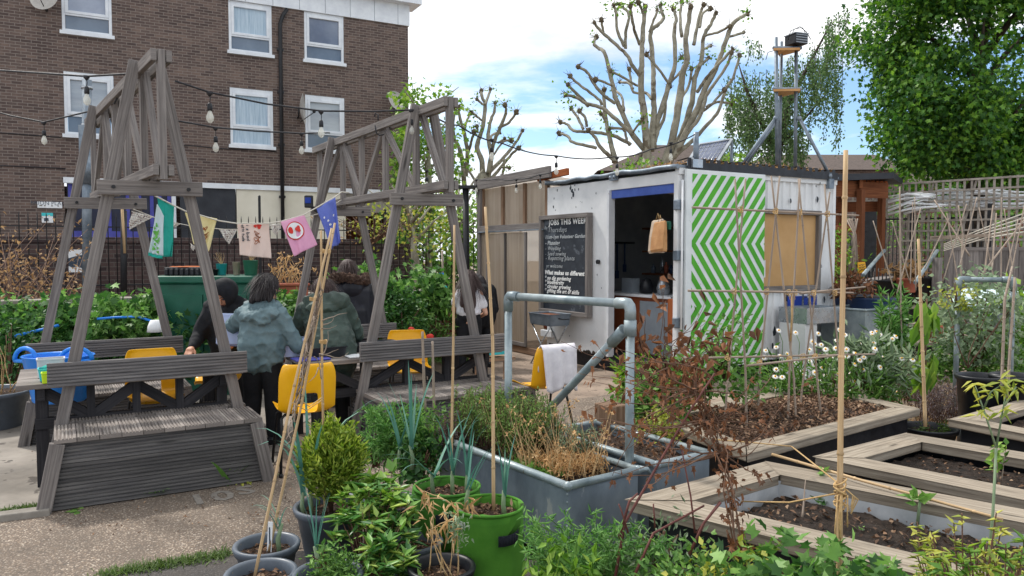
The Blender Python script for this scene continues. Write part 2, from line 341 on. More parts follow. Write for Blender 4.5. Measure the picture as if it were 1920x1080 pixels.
    def ball(s, c, r, n=10, m=0, sc=(1, 1, 1)):
        c = V(c); k = len(s.v); R = n // 2 + 1
        for i in range(R + 1):
            ph = PI * i / R
            for j in range(n):
                t = 2 * PI * j / n
                s.v.append((c.x + r * sc[0] * math.sin(ph) * math.cos(t), c.y + r * sc[1] * math.sin(ph) * math.sin(t), c.z + r * sc[2] * math.cos(ph)))
        for i in range(R):
            for j in range(n):
                j2 = (j + 1) % n; s.f.append((k + i * n + j, k + (i + 1) * n + j, k + (i + 1) * n + j2, k + i * n + j2)); s.uv.append([(0, 0)] * 4); s.sm.append(True); s.mi.append(m)
    def grooved(s, p0, p1, up, w, th, n=9, depth=.005, m=0):   # decking board: length p0-p1, width along up, grooved face towards d x up
        p0 = V(p0); p1 = V(p1); d = (p1 - p0); ln = d.length; d.normalize(); up = V(up).normalized(); nr = d.cross(up).normalized()
        up = nr.cross(d).normalized(); prof = [(-w / 2, -th)]; o = random.random() * 9
        for i in range(n):
            a = -w / 2 + w * i / n; q = w / n
            prof += [(a, 0 if i == 0 else -depth), (a + q * .12, 0), (a + q * .62, 0), (a + q * .72, -depth)]
        prof[-1] = (w / 2, 0); prof.append((w / 2, -th)); N = len(prof); k = len(s.v)
        for p in (p0, p1):
            for x, y in prof: s.v.append(tuple(p + up * x + nr * y))
        for i in range(N):
            j = (i + 1) % N
            s.f.append((k + i, k + j, k + N + j, k + N + i)); x0, x1 = prof[i][0], prof[j][0]
            s.uv.append([(o, o + x0), (o, o + x1), (o + ln, o + x1), (o + ln, o + x0)]); s.sm.append(False); s.mi.append(m)
        for b in (k, k + N):
            s.f.append(tuple(b + i for i in (range(N) if b > k else range(N - 1, -1, -1)))); s.uv.append([(0, 0)] * N); s.sm.append(False); s.mi.append(m)
    def build(s, name, mat, parent=None, origin=None, bevel=0):
        if origin is None:
            a = np.array(s.v); origin = ((a[:, 0].min() + a[:, 0].max()) / 2, (a[:, 1].min() + a[:, 1].max()) / 2, a[:, 2].min())
        base = ORG[parent.name] if parent is not None else V(origin)
        me = bpy.data.meshes.new(name); me.from_pydata([(x - base.x, y - base.y, z - base.z) for x, y, z in s.v], [], s.f)
        u = me.uv_layers.new(name='UVMap'); fl = [c for f in s.uv for q in f for c in q]; u.data.foreach_set('uv', fl)
        me.polygons.foreach_set('use_smooth', s.sm); me.polygons.foreach_set('material_index', s.mi); me.update()
        return finish(me, name, mat, parent, origin, bevel)
def tag(o, label=None, cat=None, group=None, kind=None):
    for k, x in (('label', label), ('category', cat), ('group', group), ('kind', kind)):
        if x: o[k] = x
    return o
def thing(name, label, cat, loc, group=None):
    o = bpy.data.objects.new(name, None); o.empty_display_size = .1; link(o); o.location = loc; ORG[o.name] = V(loc)
    return tag(o, label, cat, group)
def dup(root, loc, label=None, rotz=None, scale=None):
    r = root.copy(); link(r); r.location = loc; ORG[r.name] = V(loc)
    if rotz is not None: r.rotation_euler = (0, 0, rotz)
    if scale: r.scale = (scale,) * 3
    if label: r['label'] = label
    for ch in list(root.children):
        c = ch.copy(); link(c, r)
        for g in list(ch.children): link(g.copy(), c)
    return r
# ---- leaves: arrays of small folded blades
def nrm(a): return a / np.maximum(np.linalg.norm(a, axis=1, keepdims=True), 1e-9)
def rdir(n, up=0.0):
    a = rng.normal(size=(n, 3)); a = nrm(a); a[:, 2] += up; return nrm(a)
LEAF = []
class LB:                                                  # leaf batch
    def __init__(s): s.v = []; s.f = []; s.n = 0
    def add(s, C, D, Ln, Wd, fold=.18, curl=.15, N=None, shape='leaf'):
        C = np.asarray(C, float); n = len(C)
        if n == 0: return
        D = nrm(np.asarray(D, float)); Ln = np.broadcast_to(np.asarray(Ln, float), (n,))[:, None]; Wd = np.broadcast_to(np.asarray(Wd, float), (n,))[:, None]
        if N is None: N = rdir(n, .9)
        A = np.cross(D, N); bad = np.linalg.norm(A, axis=1) < 1e-3; A[bad] = np.cross(D[bad], [1, .2, .1]); A = nrm(A); N = np.cross(A, D)
        if shape == 'leaf': P = [(0, 0, 0), (.38, .5, 0), (.42, 0, -1), (.38, -.5, 0), (1, 0, -.6)]; Fc = [(0, 1, 4, 2), (0, 2, 4, 3)]
        elif shape == 'star':
            P = [(0, 0, 0), (.05, .5, 0), (.3, .28, 0), (.62, .55, -.2), (.62, .2, -.1), (1, 0, -.6), (.62, -.2, -.1), (.62, -.55, -.2), (.3, -.28, 0), (.05, -.5, 0), (.4, 0, -.7)]
            Fc = [(10, 0, 1, 2), (10, 2, 3, 4), (10, 4, 5, 6), (10, 6, 7, 8), (10, 8, 9, 0)]
        elif shape == 'tri': P = [(0, .12, 0), (0, -.12, 0), (1, 0, -.4)]; Fc = [(0, 1, 2)]
        vs = np.stack([C + D * (Ln * x) + A * (Wd * y) + N * (Ln * (fold * z if shape != 'tri' else curl * z)) - (N * (Ln * curl * x * x)) for x, y, z in P], 1)
        k = len(P); off = s.n + np.arange(n)[:, None] * k
        for fc in Fc:
            s.f.append(off + np.array(fc)[None])
        s.v.append(vs.reshape(-1, 3)); s.n += n * k
    def blades(s, B, D, Ln, Wd, droop=.5, seg=5, taper=True):       # long arching blades
        B = np.asarray(B, float); n = len(B)
        if n == 0: return
        D = nrm(np.asarray(D, float)); Ln = np.broadcast_to(np.asarray(Ln, float), (n,)); Wd = np.broadcast_to(np.asarray(Wd, float), (n,)); dr = np.broadcast_to(np.asarray(droop, float), (n,))
        H = D.copy(); H[:, 2] = 0; H = nrm(H + 1e-6); A = np.cross(D, H + np.array([0, 0, .01])); A = nrm(A + rng.normal(size=(n, 3)) * .05)
        ds = Ln / seg; p = B.copy(); rows = []; d = D.copy()
        for i in range(seg + 1):
            w = Wd * ((1 - i / seg) ** .6 if taper else 1) * .5 + 1e-4
            rows.append(p - A * w[:, None]); rows.append(p + A * w[:, None])
            d = d + np.array([0, 0, -1.0])[None] * (dr * (i + 1) / seg * .55)[:, None]; d = nrm(d); p = p + d * ds[:, None]
        k = 2 * (seg + 1); vs = np.stack(rows, 1); off = s.n + np.arange(n)[:, None] * k
        for i in range(seg): s.f.append(off + np.array([2 * i, 2 * i + 1, 2 * i + 3, 2 * i + 2])[None])
        s.v.append(vs.reshape(-1, 3)); s.n += n * k
    def build(s, name, mat, parent=None, origin=None):
        vs = np.concatenate(s.v)
        if parent is not None: base = np.array(ORG[parent.name])
        else:
            origin = origin if origin is not None else (vs[:, 0].mean(), vs[:, 1].mean(), vs[:, 2].min()); base = np.array(origin)
        me = bpy.data.meshes.new(name)
        tot = [(f.shape[1], f) for f in s.f]; loops = np.concatenate([f.ravel() for _, f in tot]); cnt = np.concatenate([np.full(len(f), k) for k, f in tot])
        me.vertices.add(len(vs)); me.vertices.foreach_set('co', (vs - base).astype(np.float32).ravel())
        me.loops.add(len(loops)); me.loops.foreach_set('vertex_index', loops.astype(np.int32))
        me.polygons.add(len(cnt)); st = np.concatenate([[0], np.cumsum(cnt)[:-1]]); me.polygons.foreach_set('loop_start', st.astype(np.int32)); me.polygons.foreach_set('loop_total', cnt.astype(np.int32))
        me.polygons.foreach_set('use_smooth', np.ones(len(cnt), bool)); me.update(calc_edges=True); me.validate()
        return finish(me, name, mat, parent, origin)
def clump_points(c, rad, k, n, spread, shell=.55):
    c = np.array(c, float); rad = np.array(rad, float)
    u = rdir(k) * (rng.uniform(shell, 1, (k, 1)) ** .6); cc = c + u * rad
    w = rng.uniform(.5, 1.5, k); idx = rng.choice(k, n, p=w / w.sum())
    out = nrm(u[idx] + rng.normal(size=(n, 3)) * .5)
    return cc[idx] + rng.normal(size=(n, 3)) * spread, out
def ground_clip(P, z=.01):
    P[:, 2] = np.maximum(P[:, 2], z); return P
def bush(name, label, cat, c, rad, n, ll, lw, mat, k=40, spread=None, stems=7, base=None, up=.25, shape='leaf', group=None, stem_mat=None, curl=.15, kind=None, shell=.55):
    c = V(c); base = V(base) if base else V((c.x, c.y, max(0, c.z - rad[2])))
    t = thing(name, label, cat, base, group)
    if kind: t['kind'] = kind
    P, O = clump_points(c, rad, k, n, spread or min(rad) * .22, shell); ground_clip(P, base.z + .01)
    b = LB(); D = nrm(O + rng.normal(size=(n, 3)) * .55 + np.array([0, 0, up])); b.add(P, D, rng.uniform(.6, 1.2, n) * ll, rng.uniform(.7, 1.2, n) * lw, shape=shape, curl=curl, N=nrm(O * .5 + rdir(n, 1.0)))
    b.build('foliage', mat, t)
    if stems:
        s = MB()
        for i in range(stems):
            u = rdir(1)[0]; e = V((c.x + u[0] * rad[0] * .8, c.y + u[1] * rad[1] * .8, c.z + abs(u[2]) * rad[2] * .8)); m = base.lerp(e, .5) + V((0, 0, rad[2] * .15))
            s.tube([base + V((u[0], u[1], 0)) * .02, m, e], [.008 + rad[2] * .012, .006 + rad[2] * .006, .003], 6)
        s.build('stem', stem_mat or M['twig'], t)
    return t
def remesh_blob(name, pieces, mat, parent, voxel=.012, smooth=4, R=None, origin=V((0, 0, 0))):
    """pieces: ('cap', p0, p1, r0, r1[, flat]) tapered limbs or ('ell', c, (rx,ry,rz)) in local axes; grown into one continuous skin"""
    m = MB()
    T = lambda p: origin + (R @ V(p) if R else V(p))
    for q in pieces:
        if q[0] == 'cap':
            p0, p1 = V(q[1]), V(q[2]); r0, r1 = q[3], q[4]; N = 6
            pts = [p0.lerp(p1, i / N) for i in range(N + 1)]; rs = [r0 + (r1 - r0) * i / N for i in range(N + 1)]
            d = (p1 - p0).normalized() if (p1 - p0).length > 1e-6 else V((0, 0, 1))
            pts = [p0 - d * r0 * .95, p0 - d * r0 * .7] + pts + [p1 + d * r1 * .7, p1 + d * r1 * .95]; rs = [r0 * .3, r0 * .72] + rs + [r1 * .72, r1 * .3]
            m.tube([T(p) for p in pts], rs, 12)
        else:
            k = len(m.v); m.ball((0, 0, 0), 1, 14)
            for i in range(k, len(m.v)):
                x, y, z = m.v[i]; m.v[i] = tuple(T((q[1][0] + x * q[2][0], q[1][1] + y * q[2][1], q[1][2] + z * q[2][2])))
    o = m.build(name, mat, parent)
    r = o.modifiers.new('skin', 'REMESH'); r.mode = 'VOXEL'; r.voxel_size = voxel; r.use_smooth_shade = True
    if smooth:
        s = o.modifiers.new('relax', 'SMOOTH'); s.factor = .5; s.iterations = smooth
    return o
def text(body, mat, p, xdir, up, size, parent, name='lettering', align='LEFT', shear=0, extrude=.0015, bold=0, sp=1):
    cu = bpy.data.curves.new(name, 'FONT'); cu.body = body; cu.size = size; cu.align_x = align; cu.extrude = extrude; cu.shear = shear; cu.offset = bold; cu.resolution_u = 2; cu.space_character = sp
    cu.materials.append(mat); o = bpy.data.objects.new(name, cu); link(o, parent)
    x = V(xdir).normalized(); u = V(up).normalized(); n = x.cross(u).normalized(); u = n.cross(x)
    mt = Matrix((x, u, n)).transposed().to_4x4(); mt.translation = V(p) - (ORG[parent.name] if parent else V((0, 0, 0)))
    me = bpy.data.meshes.new_from_object(o.evaluated_get(bpy.context.evaluated_depsgraph_get())); bpy.data.objects.remove(o); me.transform(mt)
    o = bpy.data.objects.new(name, me); link(o, parent); return o
def stalk(m, p, d, ln, r, bend=.3, seg=6, mi=0, grav=0.0):      # wandering stem, returns its points
    pts = [V(p)]; d = V(d).normalized()
    for i in range(seg):
        d = (d + V((random.uniform(-1, 1), random.uniform(-1, 1), random.uniform(-1, 1))) * bend + V((0, 0, -grav))).normalized(); pts.append(pts[-1] + d * (ln / seg))
    m.tube(pts, [r * (1 - .75 * i / seg) for i in range(seg + 1)], 5, m=mi); return pts
UP = V((0, 0, 1))
def rot(deg): a = math.radians(deg); return V((math.cos(a), math.sin(a), 0)), V((-math.sin(a), math.cos(a), 0))
def frame(x, y): return Matrix((x, y, UP)).transposed()
E1, E2 = rot(30.8)                       # yard grid: along the white cabin front / along its receding side
# ---------------------------------------------------------------- light
SUN_EL, SUN_AZ = 52, -48                 # degrees; azimuth measured from +Y towards +X
w = bpy.data.worlds.new('World'); scene.world = w; w.use_nodes = True; t = w.node_tree; t.nodes.clear()
def wn(k): return t.nodes.new('ShaderNode' + k)
wo = wn('OutputWorld'); bg = wn('Background'); bg.inputs['Strength'].default_value = .1
sky = wn('TexSky'); sky.sky_type = 'NISHITA'; sky.sun_disc = False; sky.sun_elevation = math.radians(SUN_EL); sky.sun_rotation = math.radians(SUN_AZ)
sky.dust_density = .6; sky.ozone_density = 1.6
tc = wn('TexCoord'); sep = wn('SeparateXYZ'); t.links.new(tc.outputs['Generated'], sep.inputs[0])
addz = wn('Math'); addz.operation = 'MAXIMUM'; addz.inputs[1].default_value = 0.0; t.links.new(sep.outputs['Z'], addz.inputs[0])
ad2 = wn('Math'); ad2.operation = 'ADD'; ad2.inputs[1].default_value = .12; t.links.new(addz.outputs[0], ad2.inputs[0])
dx = wn('Math'); dx.operation = 'DIVIDE'; t.links.new(sep.outputs['X'], dx.inputs[0]); t.links.new(ad2.outputs[0], dx.inputs[1])
dy = wn('Math'); dy.operation = 'DIVIDE'; t.links.new(sep.outputs['Y'], dy.inputs[0]); t.links.new(ad2.outputs[0], dy.inputs[1])
cmb = wn('CombineXYZ'); t.links.new(dx.outputs[0], cmb.inputs[0]); t.links.new(dy.outputs[0], cmb.inputs[1]); cmb.inputs[2].default_value = 2.2
n1 = wn('TexNoise'); n1.inputs['Scale'].default_value = .62; n1.inputs['Detail'].default_value = 9; n1.inputs['Roughness'].default_value = .56; n1.inputs['Distortion'].default_value = .3
t.links.new(cmb.outputs[0], n1.inputs['Vector'])
rz = wn('ValToRGB'); e = rz.color_ramp.elements                       # how clouded each height of the sky is
e[0].position = 0.0; e[0].color = (.60,) * 3 + (1,); e[1].position = 1; e[1].color = (.62,) * 3 + (1,)
for p, c in ((.09, .55), (.15, .40), (.22, .39), (.29, .56), (.42, .64)):
    q = e.new(p); q.color = (c,) * 3 + (1,)
t.links.new(addz.outputs[0], rz.inputs[0])
su = wn('Math'); su.operation = 'ADD'; t.links.new(n1.outputs['Fac'], su.inputs[0]); t.links.new(rz.outputs[0], su.inputs[1])
cl = wn('ValToRGB'); e = cl.color_ramp.elements; e[0].position = .93; e[0].color = (0, 0, 0, 1); e[1].position = 1.0; e[1].color = (1, 1, 1, 1)
mm = wn('Math'); mm.operation = 'MULTIPLY'; mm.inputs[1].default_value = 1.0; t.links.new(su.outputs[0], mm.inputs[0])
cl.color_ramp.elements[0].position = .91; cl.color_ramp.elements[1].position = 1.0; t.links.new(mm.outputs[0], cl.inputs[0])
n2 = wn('TexNoise'); n2.inputs['Scale'].default_value = 1.1; n2.inputs['Detail'].default_value = 8; n2.inputs['Roughness'].default_value = .6; t.links.new(cmb.outputs[0], n2.inputs['Vector'])
cc = wn('ValToRGB'); e = cc.color_ramp.elements; e[0].position = .34; e[0].color = (6.2, 6.6, 7.2, 1); e[1].position = .56; e[1].color = (9.8, 9.9, 10.0, 1)
t.links.new(n2.outputs['Fac'], cc.inputs[0])
sk = wn('Mix'); sk.data_type = 'RGBA'; sk.blend_type = 'MULTIPLY'; sk.inputs[0].default_value = 1; t.links.new(sky.outputs[0], sk.inputs[6]); sk.inputs[7].default_value = (1.0, 1.14, 1.28, 1)
mx = wn('Mix'); mx.data_type = 'RGBA'; t.links.new(cl.outputs[0], mx.inputs[0]); t.links.new(sk.outputs[2], mx.inputs[6]); t.links.new(cc.outputs[0], mx.inputs[7])
t.links.new(mx.outputs[2], bg.inputs[0]); t.links.new(bg.outputs[0], wo.inputs[0])
sd = bpy.data.lights.new('sun', 'SUN'); sd.energy = 2.2; sd.angle = math.radians(6); sd.color = (1, .95, .88); so = bpy.data.objects.new('sun', sd); COL.objects.link(so)
el, az = math.radians(SUN_EL), math.radians(SUN_AZ); sdir = V((math.sin(az) * math.cos(el), math.cos(az) * math.cos(el), math.sin(el)))
so.rotation_euler = sdir.to_track_quat('Z', 'Y').to_euler()
vs = scene.view_settings; vs.view_transform = 'Standard'; vs.look = 'None'; vs.exposure = .6; vs.gamma = 1
# ---------------------------------------------------------------- ground
def sheet(name, pts, z, mat, sub=0):
    m = MB(); m.face([(p[0], p[1], z) for p in pts], [(p[0], p[1]) for p in pts]); o = m.build(name, mat, None, (0, 0, 0)); o['kind'] = 'structure'; return o
sheet('ground', [(-90, -6), (90, -6), (90, 140), (-90, 140)], 0, M['yard'])
g2 = lambda px, py: tuple(gp(px, py))[:2]
sheet('path', [g2(-500, 1000), g2(90, 958), g2(500, 893), g2(700, 868), g2(1000, 760), g2(1180, 735), g2(1260, 800), g2(1100, 1000), g2(560, 1030), g2(400, 1042), g2(180, 1085), (-2.2, 2.6), (-4.5, 2.2)], .004, M['aggregate'])
sheet('slab', [g2(-500, 992), g2(92, 957), g2(88, 930), g2(500, 893), g2(560, 800), g2(700, 700), g2(100, 690), g2(-500, 800)], .008, M['slab'])
sheet('asphalt_strip', [(-2.25, 2.55), g2(183, 1086), g2(400, 1046), g2(560, 1036), g2(1100, 1002), (1.2, 2.0), (-2.0, 1.5)], .008, M['asphalt'])
# low concrete kerb at the slab's front edge
m = MB(); m.bar(gp(-120, 985, .02), gp(95, 958, .02), .09, .05); o = m.build('kerb', M['concrete'], bevel=.008); o['kind'] = 'structure'
# faded white number painted on the path
o = text('10', M['chalk_dim'], gp(352, 948, .0068), E1, E2 * 1, .30, None, 'painted_number', extrude=.0004, bold=.006)
tag(o, 'faded white number painted on the brown path before the bench', 'painted number')
o = text('S', M['chalk_dim'], gp(448, 928, .0068), E1, E2, .26, None, 'painted_letter', extrude=.0004, bold=.006)
tag(o, 'faded white letter painted on the path beside the number', 'painted letter')
# mossy grass line between path and asphalt
b = LB(); n = 1500; ts = rng.random(n); A = np.array(gp(195, 1082)); B = np.array(gp(432, 1041)); P = A + (B - A) * ts[:, None]; P += rng.normal(size=(n, 3)) * [.035, .035, 0]; P[:, 2] = .006
b.blades(P, rdir(n, 1.2), rng.uniform(.015, .05, n), .006, .6, 3); tag(b.build('grass_strip', L['moss']), 'thin line of moss and grass along the path edge', 'grass', kind='stuff')
b = LB(); n = 900; P = np.array(gp(0, 962)) + (np.array(gp(110, 948)) - np.array(gp(0, 962))) * rng.random((n, 1)) + rng.normal(size=(n, 3)) * [.03, .03, 0]; P[:, 2] = .01
b.blades(P, rdir(n, 1.2), rng.uniform(.01, .035, n), .006, .6, 3); tag(b.build('grass_fringe', L['moss']), 'green moss growing along the slab kerb', 'grass', kind='stuff')
# ---------------------------------------------------------------- brick apartment block
BD = V((.879, .476, 0)).normalized(); BN = V((.476, -.879, 0)).normalized(); B0 = V((-7.47, 21.8, 0))
def FB(s, z, out=0): return B0 + BD * s + UP * z + BN * out
def pxB(px, py): h = hit(px, py, B0, BN); return ((h - B0).dot(BD), h.z)
BR = Matrix((BD, -BN, UP)).transposed()
bl = thing('apartment_block', 'brown brick apartment block with white framed windows and white fascia', 'apartment block', FB(-3, 0))
S1 = pxB(766, 200)[0]; S0 = -13.5; ZT = pxB(640, 31)[1]; ZG = pxB(560, 350)[1]
sillz = [pxB(470, 103)[1], pxB(470, 277)[1]]
winx = [(pxB(120, 200)[0], pxB(214, 200)[0]), (pxB(431, 200)[0], pxB(512, 200)[0]), (pxB(572, 200)[0], pxB(646, 200)[0])]
HT = [pxB(470, 3)[1], pxB(470, 167)[1]]
holes = [(a, b, sillz[i] + .06, HT[i]) for (a, b) in winx for i in (0, 1)]
m = MB()
xs = sorted({S0, S1} | {q for h in holes for q in h[:2]}); zs = sorted({ZG, ZT} | {q for h in holes for q in h[2:]})
for i in range(len(xs) - 1):
    for j in range(len(zs) - 1):
        cx, cz = (xs[i] + xs[i + 1]) / 2, (zs[j] + zs[j + 1]) / 2
        if any(h[0] < cx < h[1] and h[2] < cz < h[3] for h in holes): continue
        q = [(xs[i], zs[j]), (xs[i + 1], zs[j]), (xs[i + 1], zs[j + 1]), (xs[i], zs[j + 1])]; m.face([FB(a, b) for a, b in q], q)
for a, b, c, d in holes:
    for (p, q) in (((a, c), (b, c)), ((b, c), (b, d)), ((b, d), (a, d)), ((a, d), (a, c))):
        m.face([FB(*p), FB(*q), FB(*q, -.12), FB(*p, -.12)], [(0, 0), (1, 0), (1, .12), (0, .12)])
D = 9
q = [(0, 0), (D, 0), (D, ZT), (0, ZT)]; m.face([FB(S1, z, -o) for o, z in q], q)
m.face([FB(S1, ZT, 0), FB(S1, ZT, -D), FB(S0, ZT, -D), FB(S0, ZT, 0)])
q = [(S0, 0), (pxB(120, 330)[0], 0), (pxB(120, 330)[0], ZG), (S0, ZG)]; m.face([FB(a, b) for a, b in q], q)
m.build('wall', M['brick'], bl)
def bpart(name, mat, s0, s1, z0, z1, o0, o1, par=bl, bevel=0):
    m = MB(); m.box(FB((s0 + s1) / 2, (z0 + z1) / 2, (o0 + o1) / 2), (s1 - s0, abs(o1 - o0), z1 - z0), BR); return m.build(name, mat, par, bevel=bevel)
bpart('fascia', M['upvc'], S0, S1 + .03, ZT, ZT + .62, -.3, .06)
bpart('cornice', M['upvc'], S0, S1 + .32, ZT + .62, ZT + .92, -.5, .36)
m = MB()
for i in range(70): m.box(FB(S1 - .2 - i * .26, ZT + 1.5, -.5), (.2, .05, 1.15), BR)
m.build('roof_cladding', M['cream'], bl)
m = MB()
for i in range(24): m.box(FB(S1 - .35 - i * .75, ZT + .31, .062), (.012, .006, .6), BR)
m.build('panel_joint', M['grey_panel'], bl)
for k, (a, b, c, d) in enumerate(holes):
    fr = MB(); r_ = .05
    def fbar(s0, s1, z0, z1, o0=-.10, o1=-.01): fr.box(FB((s0 + s1) / 2, (z0 + z1) / 2, (o0 + o1) / 2), (s1 - s0, o1 - o0, z1 - z0), BR)
    h = d - c; tz = c + h * .32
    fbar(a + .003, a + r_ * 1.5, c, d); fbar(b - r_ * 1.5, b - .003, c, d); fbar(a + r_ * 1.5, b - r_ * 1.5, d - r_ * 2.4, d - .002); fbar(a + r_ * 1.5, b - r_ * 1.5, c, c + r_ * 1.2); fbar(a + r_ * 1.5, b - r_ * 1.5, tz - r_, tz)
    for s0, s1, z0, z1 in ((a + .075, a + .15, tz, d - .12), (b - .15, b - .075, tz, d - .12), (a + .15, b - .15, tz, tz + .07), (a + .15, b - .15, d - .2, d - .12)): fbar(s0, s1, z0, z1, -.08, .008)
    f = fr.build('window', M['upvc'], bl, bevel=.006)
    m = MB(); m.box(FB((a + b) / 2, (tz + d - .1) / 2, -.06), (b - a - .25, .01, d - .2 - tz), BR); m.build('pane', [M['glass_pane'], M['glass_warm'], M['glass_deep'], M['curtain'], M['glass_deep'], M['glass_warm']][(k * 1) % 6 if k != 2 else 3], f)
    m = MB(); m.box(FB((a + b) / 2, (c + tz) / 2, -.06), (b - a - .16, .01, tz - c - .06), BR); m.build('pane', M['curtain'] if k == 3 else M['glass_dark'], f)
    m = MB(); m.box(FB((a + b) / 2, c - .05, .03), (b - a + .1, .12, .09), BR); m.build('sill', M['upvc'], f)
# ground floor
zb = ZG
sx = lambda px: pxB(px, 390)[0]
bpart('lintel_band', M['upvc'], sx(120), S1, ZG - .14, ZG, -.1, .05)
bpart('shopfront', M['navy'], sx(126), sx(322), 1.6, ZG - .14, -.2, -.12)
m = MB()
for px in (132, 165, 205, 240, 262, 285, 300, 318): m.box(FB(sx(px), (1.0 + ZG - .15) / 2, -.09), (.09, .05, ZG - 1.15), BR)
m.build('shopfront_mullion', M['blue_paint'], bl)
bpart('stall_riser', M['blue_paint'], sx(124), sx(330), .5, pxB(250, 434)[1], -.09, .02)
bpart('shutter', M['charcoal'], sx(338), sx(442), .3, ZG - .14, -.12, -.02)
bpart('door_post', M['upvc'], sx(322), sx(330), 0, ZG - .14, -.1, .03)
bpart('rendered_wall', M['cream'], sx(444), sx(648), 0, ZG - .14, -.2, 0)
bpart('porch_soffit', M['concrete'], sx(648), S1, ZG - .7, ZG - .14, -2.5, -.05)
bpart('porch_wall', M['wood_brown'], sx(648), S1, 0, ZG - .7, -2.6, -2.4)
bpart('rear_wall', M['brick'], S0, sx(648), 0, ZG - .2, -.6, -.4)
# drainpipe
pipe_s = lambda py: pxB(528, py)[0]
m = MB(); s = pxB(526, 200)[0]; m.tube([FB(s, .2, .09), FB(s, ZT - .5, .09), FB(s + .08, ZT - .25, .09), FB(s + .2, ZT - .05, .12)], .055, 10)
for z in (1.8, 3.2, 4.7, 6.2, 7.4): m.box(FB(s, z, .06), (.17, .1, .07), BR)
m.build('drainpipe', M['black_metal'], bl)
# cables clipped on the facade
m = MB()
for z, s0, s1, dz in ((pxB(60, 257)[1], S0, sx(118), .05), (pxB(60, 310)[1], S0, sx(125), -.06), (pxB(420, 278)[1], sx(330), sx(520), .0)):
    m.tube([FB(s0 + (s1 - s0) * i / 8, z + random.uniform(-.02, .02) + dz * i / 8, .012) for i in range(9)], .012, 5)
m.build('facade_cable', M['cable'], bl)
def dish(px, py, lab, rad, turn, tilt=.3):
    s_, z_ = pxB(px, py); o = FB(s_, z_, .35); t = thing('satellite_dish', lab, 'satellite dish', FB(s_, z_, .02), 'satellite dishes on the brick block')
    ax = (BN * math.cos(turn) + BD * math.sin(turn) + UP * tilt).normalized(); a = ax.orthogonal().normalized(); b = ax.cross(a)
    m = MB(); k = 24; prev = None
    for i in range(7):
        r = rad * i / 6; ring = [o + (a * math.cos(2 * PI * j / k) + b * math.sin(2 * PI * j / k) * 1.08) * r + ax * (.28 * r * r / rad) for j in range(k)]
        if prev:
            for j in range(k): m.face([prev[j], prev[(j + 1) % k], ring[(j + 1) % k], ring[j]], smooth=True)
        prev = ring
    m.build('reflector', M['dish'], t)
    m = MB(); m.tube([FB(s_, z_ - .2, 0), FB(s_, z_ - .2, .2), o - ax * .03], .02, 7); m.tube([o - UP * rad * .9, o + ax * rad * .95 - UP * .1], .012, 6); m.ball(o + ax * rad * .95 - UP * .08, .05, 8); m.build('bracket', M['black_metal'], t)
dish(735, 195, 'round grey satellite dish on the brick wall above the truss', .3, .25)
dish(557, 208, 'dark satellite dish seen edge-on beside the drainpipe', .42, 1.25, .05)
dish(88, 6, 'grey satellite dish at the roof line, cut by the top edge', .34, -.5)
dish(750, 275, 'small dark dish low on the brick wall behind the truss', .2, .9)
# street name sign and blue-topped notice on the wall
def plate(name, lab, cat, px0, py0, px1, py1, mat, out=.03):
    s0, z1 = pxB(px0, py0); s1, z0 = pxB(px1, py1); t = thing(name, lab, cat, FB((s0 + s1) / 2, z0, out))
    m = MB(); m.box(FB((s0 + s1) / 2, (z0 + z1) / 2, out), (s1 - s0, .03, z1 - z0), BR); m.build('plate', mat, t, bevel=.01); return t, s0, s1, z0, z1
t_, s0, s1, z0, z1 = plate('street_sign', 'white street name sign on the brick wall reading BRION PLACE', 'street sign', 70, 378, 117, 391, M['paper'])
text('BRION PLACE', M['ink'], FB((s0 + s1) / 2, z0 + (z1 - z0) * .5, .048), BD, UP, .135, t_, align='CENTER', bold=-.001)
m = MB()
for a_, b_ in ((.08, .2), (.26, .33), (.55, .62), (.8, .86)): m.box(FB(s0 + (s1 - s0) * (a_ + b_) / 2, z0 + .06, .047), ((s1 - s0) * (b_ - a_), .004, .025), BR)
m.build('small_print', M['chalk_dim'], t_)
t_, s0, s1, z0, z1 = plate('wall_notice', 'small white notice with a blue header below the street sign', 'notice', 78, 399, 100, 418, M['paper'])
m = MB(); m.box(FB((s0 + s1) / 2, z1 - .04, .048), (s1 - s0, .006, .08), BR); m.build('header', M['teal'], t_)
m = MB(); m.box(FB(s0 + .1, z0 + .08, .048), (.1, .006, .08), BR); m.build('print', M['ink'], t_)
# ---------------------------------------------------------------- boundary: dark brick wall, iron railings, raised brick bed
FP = V((-7.95, 12.1, 0))
def FF(s, z, out=0): return FP + BD * s + UP * z + BN * out
t = thing('brick_wall', 'dark brick boundary wall behind the iron railings', 'wall', FF(3, 0, -.5))
m = MB(); s1_ = 7.05; q = [(-8, 0), (s1_, 0), (s1_, 1.78), (-8, 1.78)]; m.face([FF(a, b, -.45) for a, b in q], q); m.face([FF(s1_, 0, -.45), FF(s1_, 0, -.75), FF(s1_, 1.78, -.75), FF(s1_, 1.78, -.45)], [(0, 0), (.3, 0), (.3, 1.78), (0, 1.78)])
q = [(7.05, 0), (10, 0), (10, .95), (7.05, .95)]; m.face([FF(a, b, -.45) for a, b in q], q)
m.build('wall', M['brick_dark'], t)
m = MB(); m.box(FF(-1, 1.81, -.6), (s1_ + 8 + .1 - 1, .36, .10), Matrix((BD, -BN, UP)).transposed()); m.build('coping', M['brick_dark'], t, bevel=.01)
t = thing('railings', 'black iron railings along the back of the raised bed', 'fence', FF(0, .9))
m = MB()
for z in (2.02, 1.05): m.bar(FF(-6, z), FF(9.3, z), .05, .02)
m.build('rail', M['black_metal'], t)
m = MB(); i = 0
sx_ = -5.5
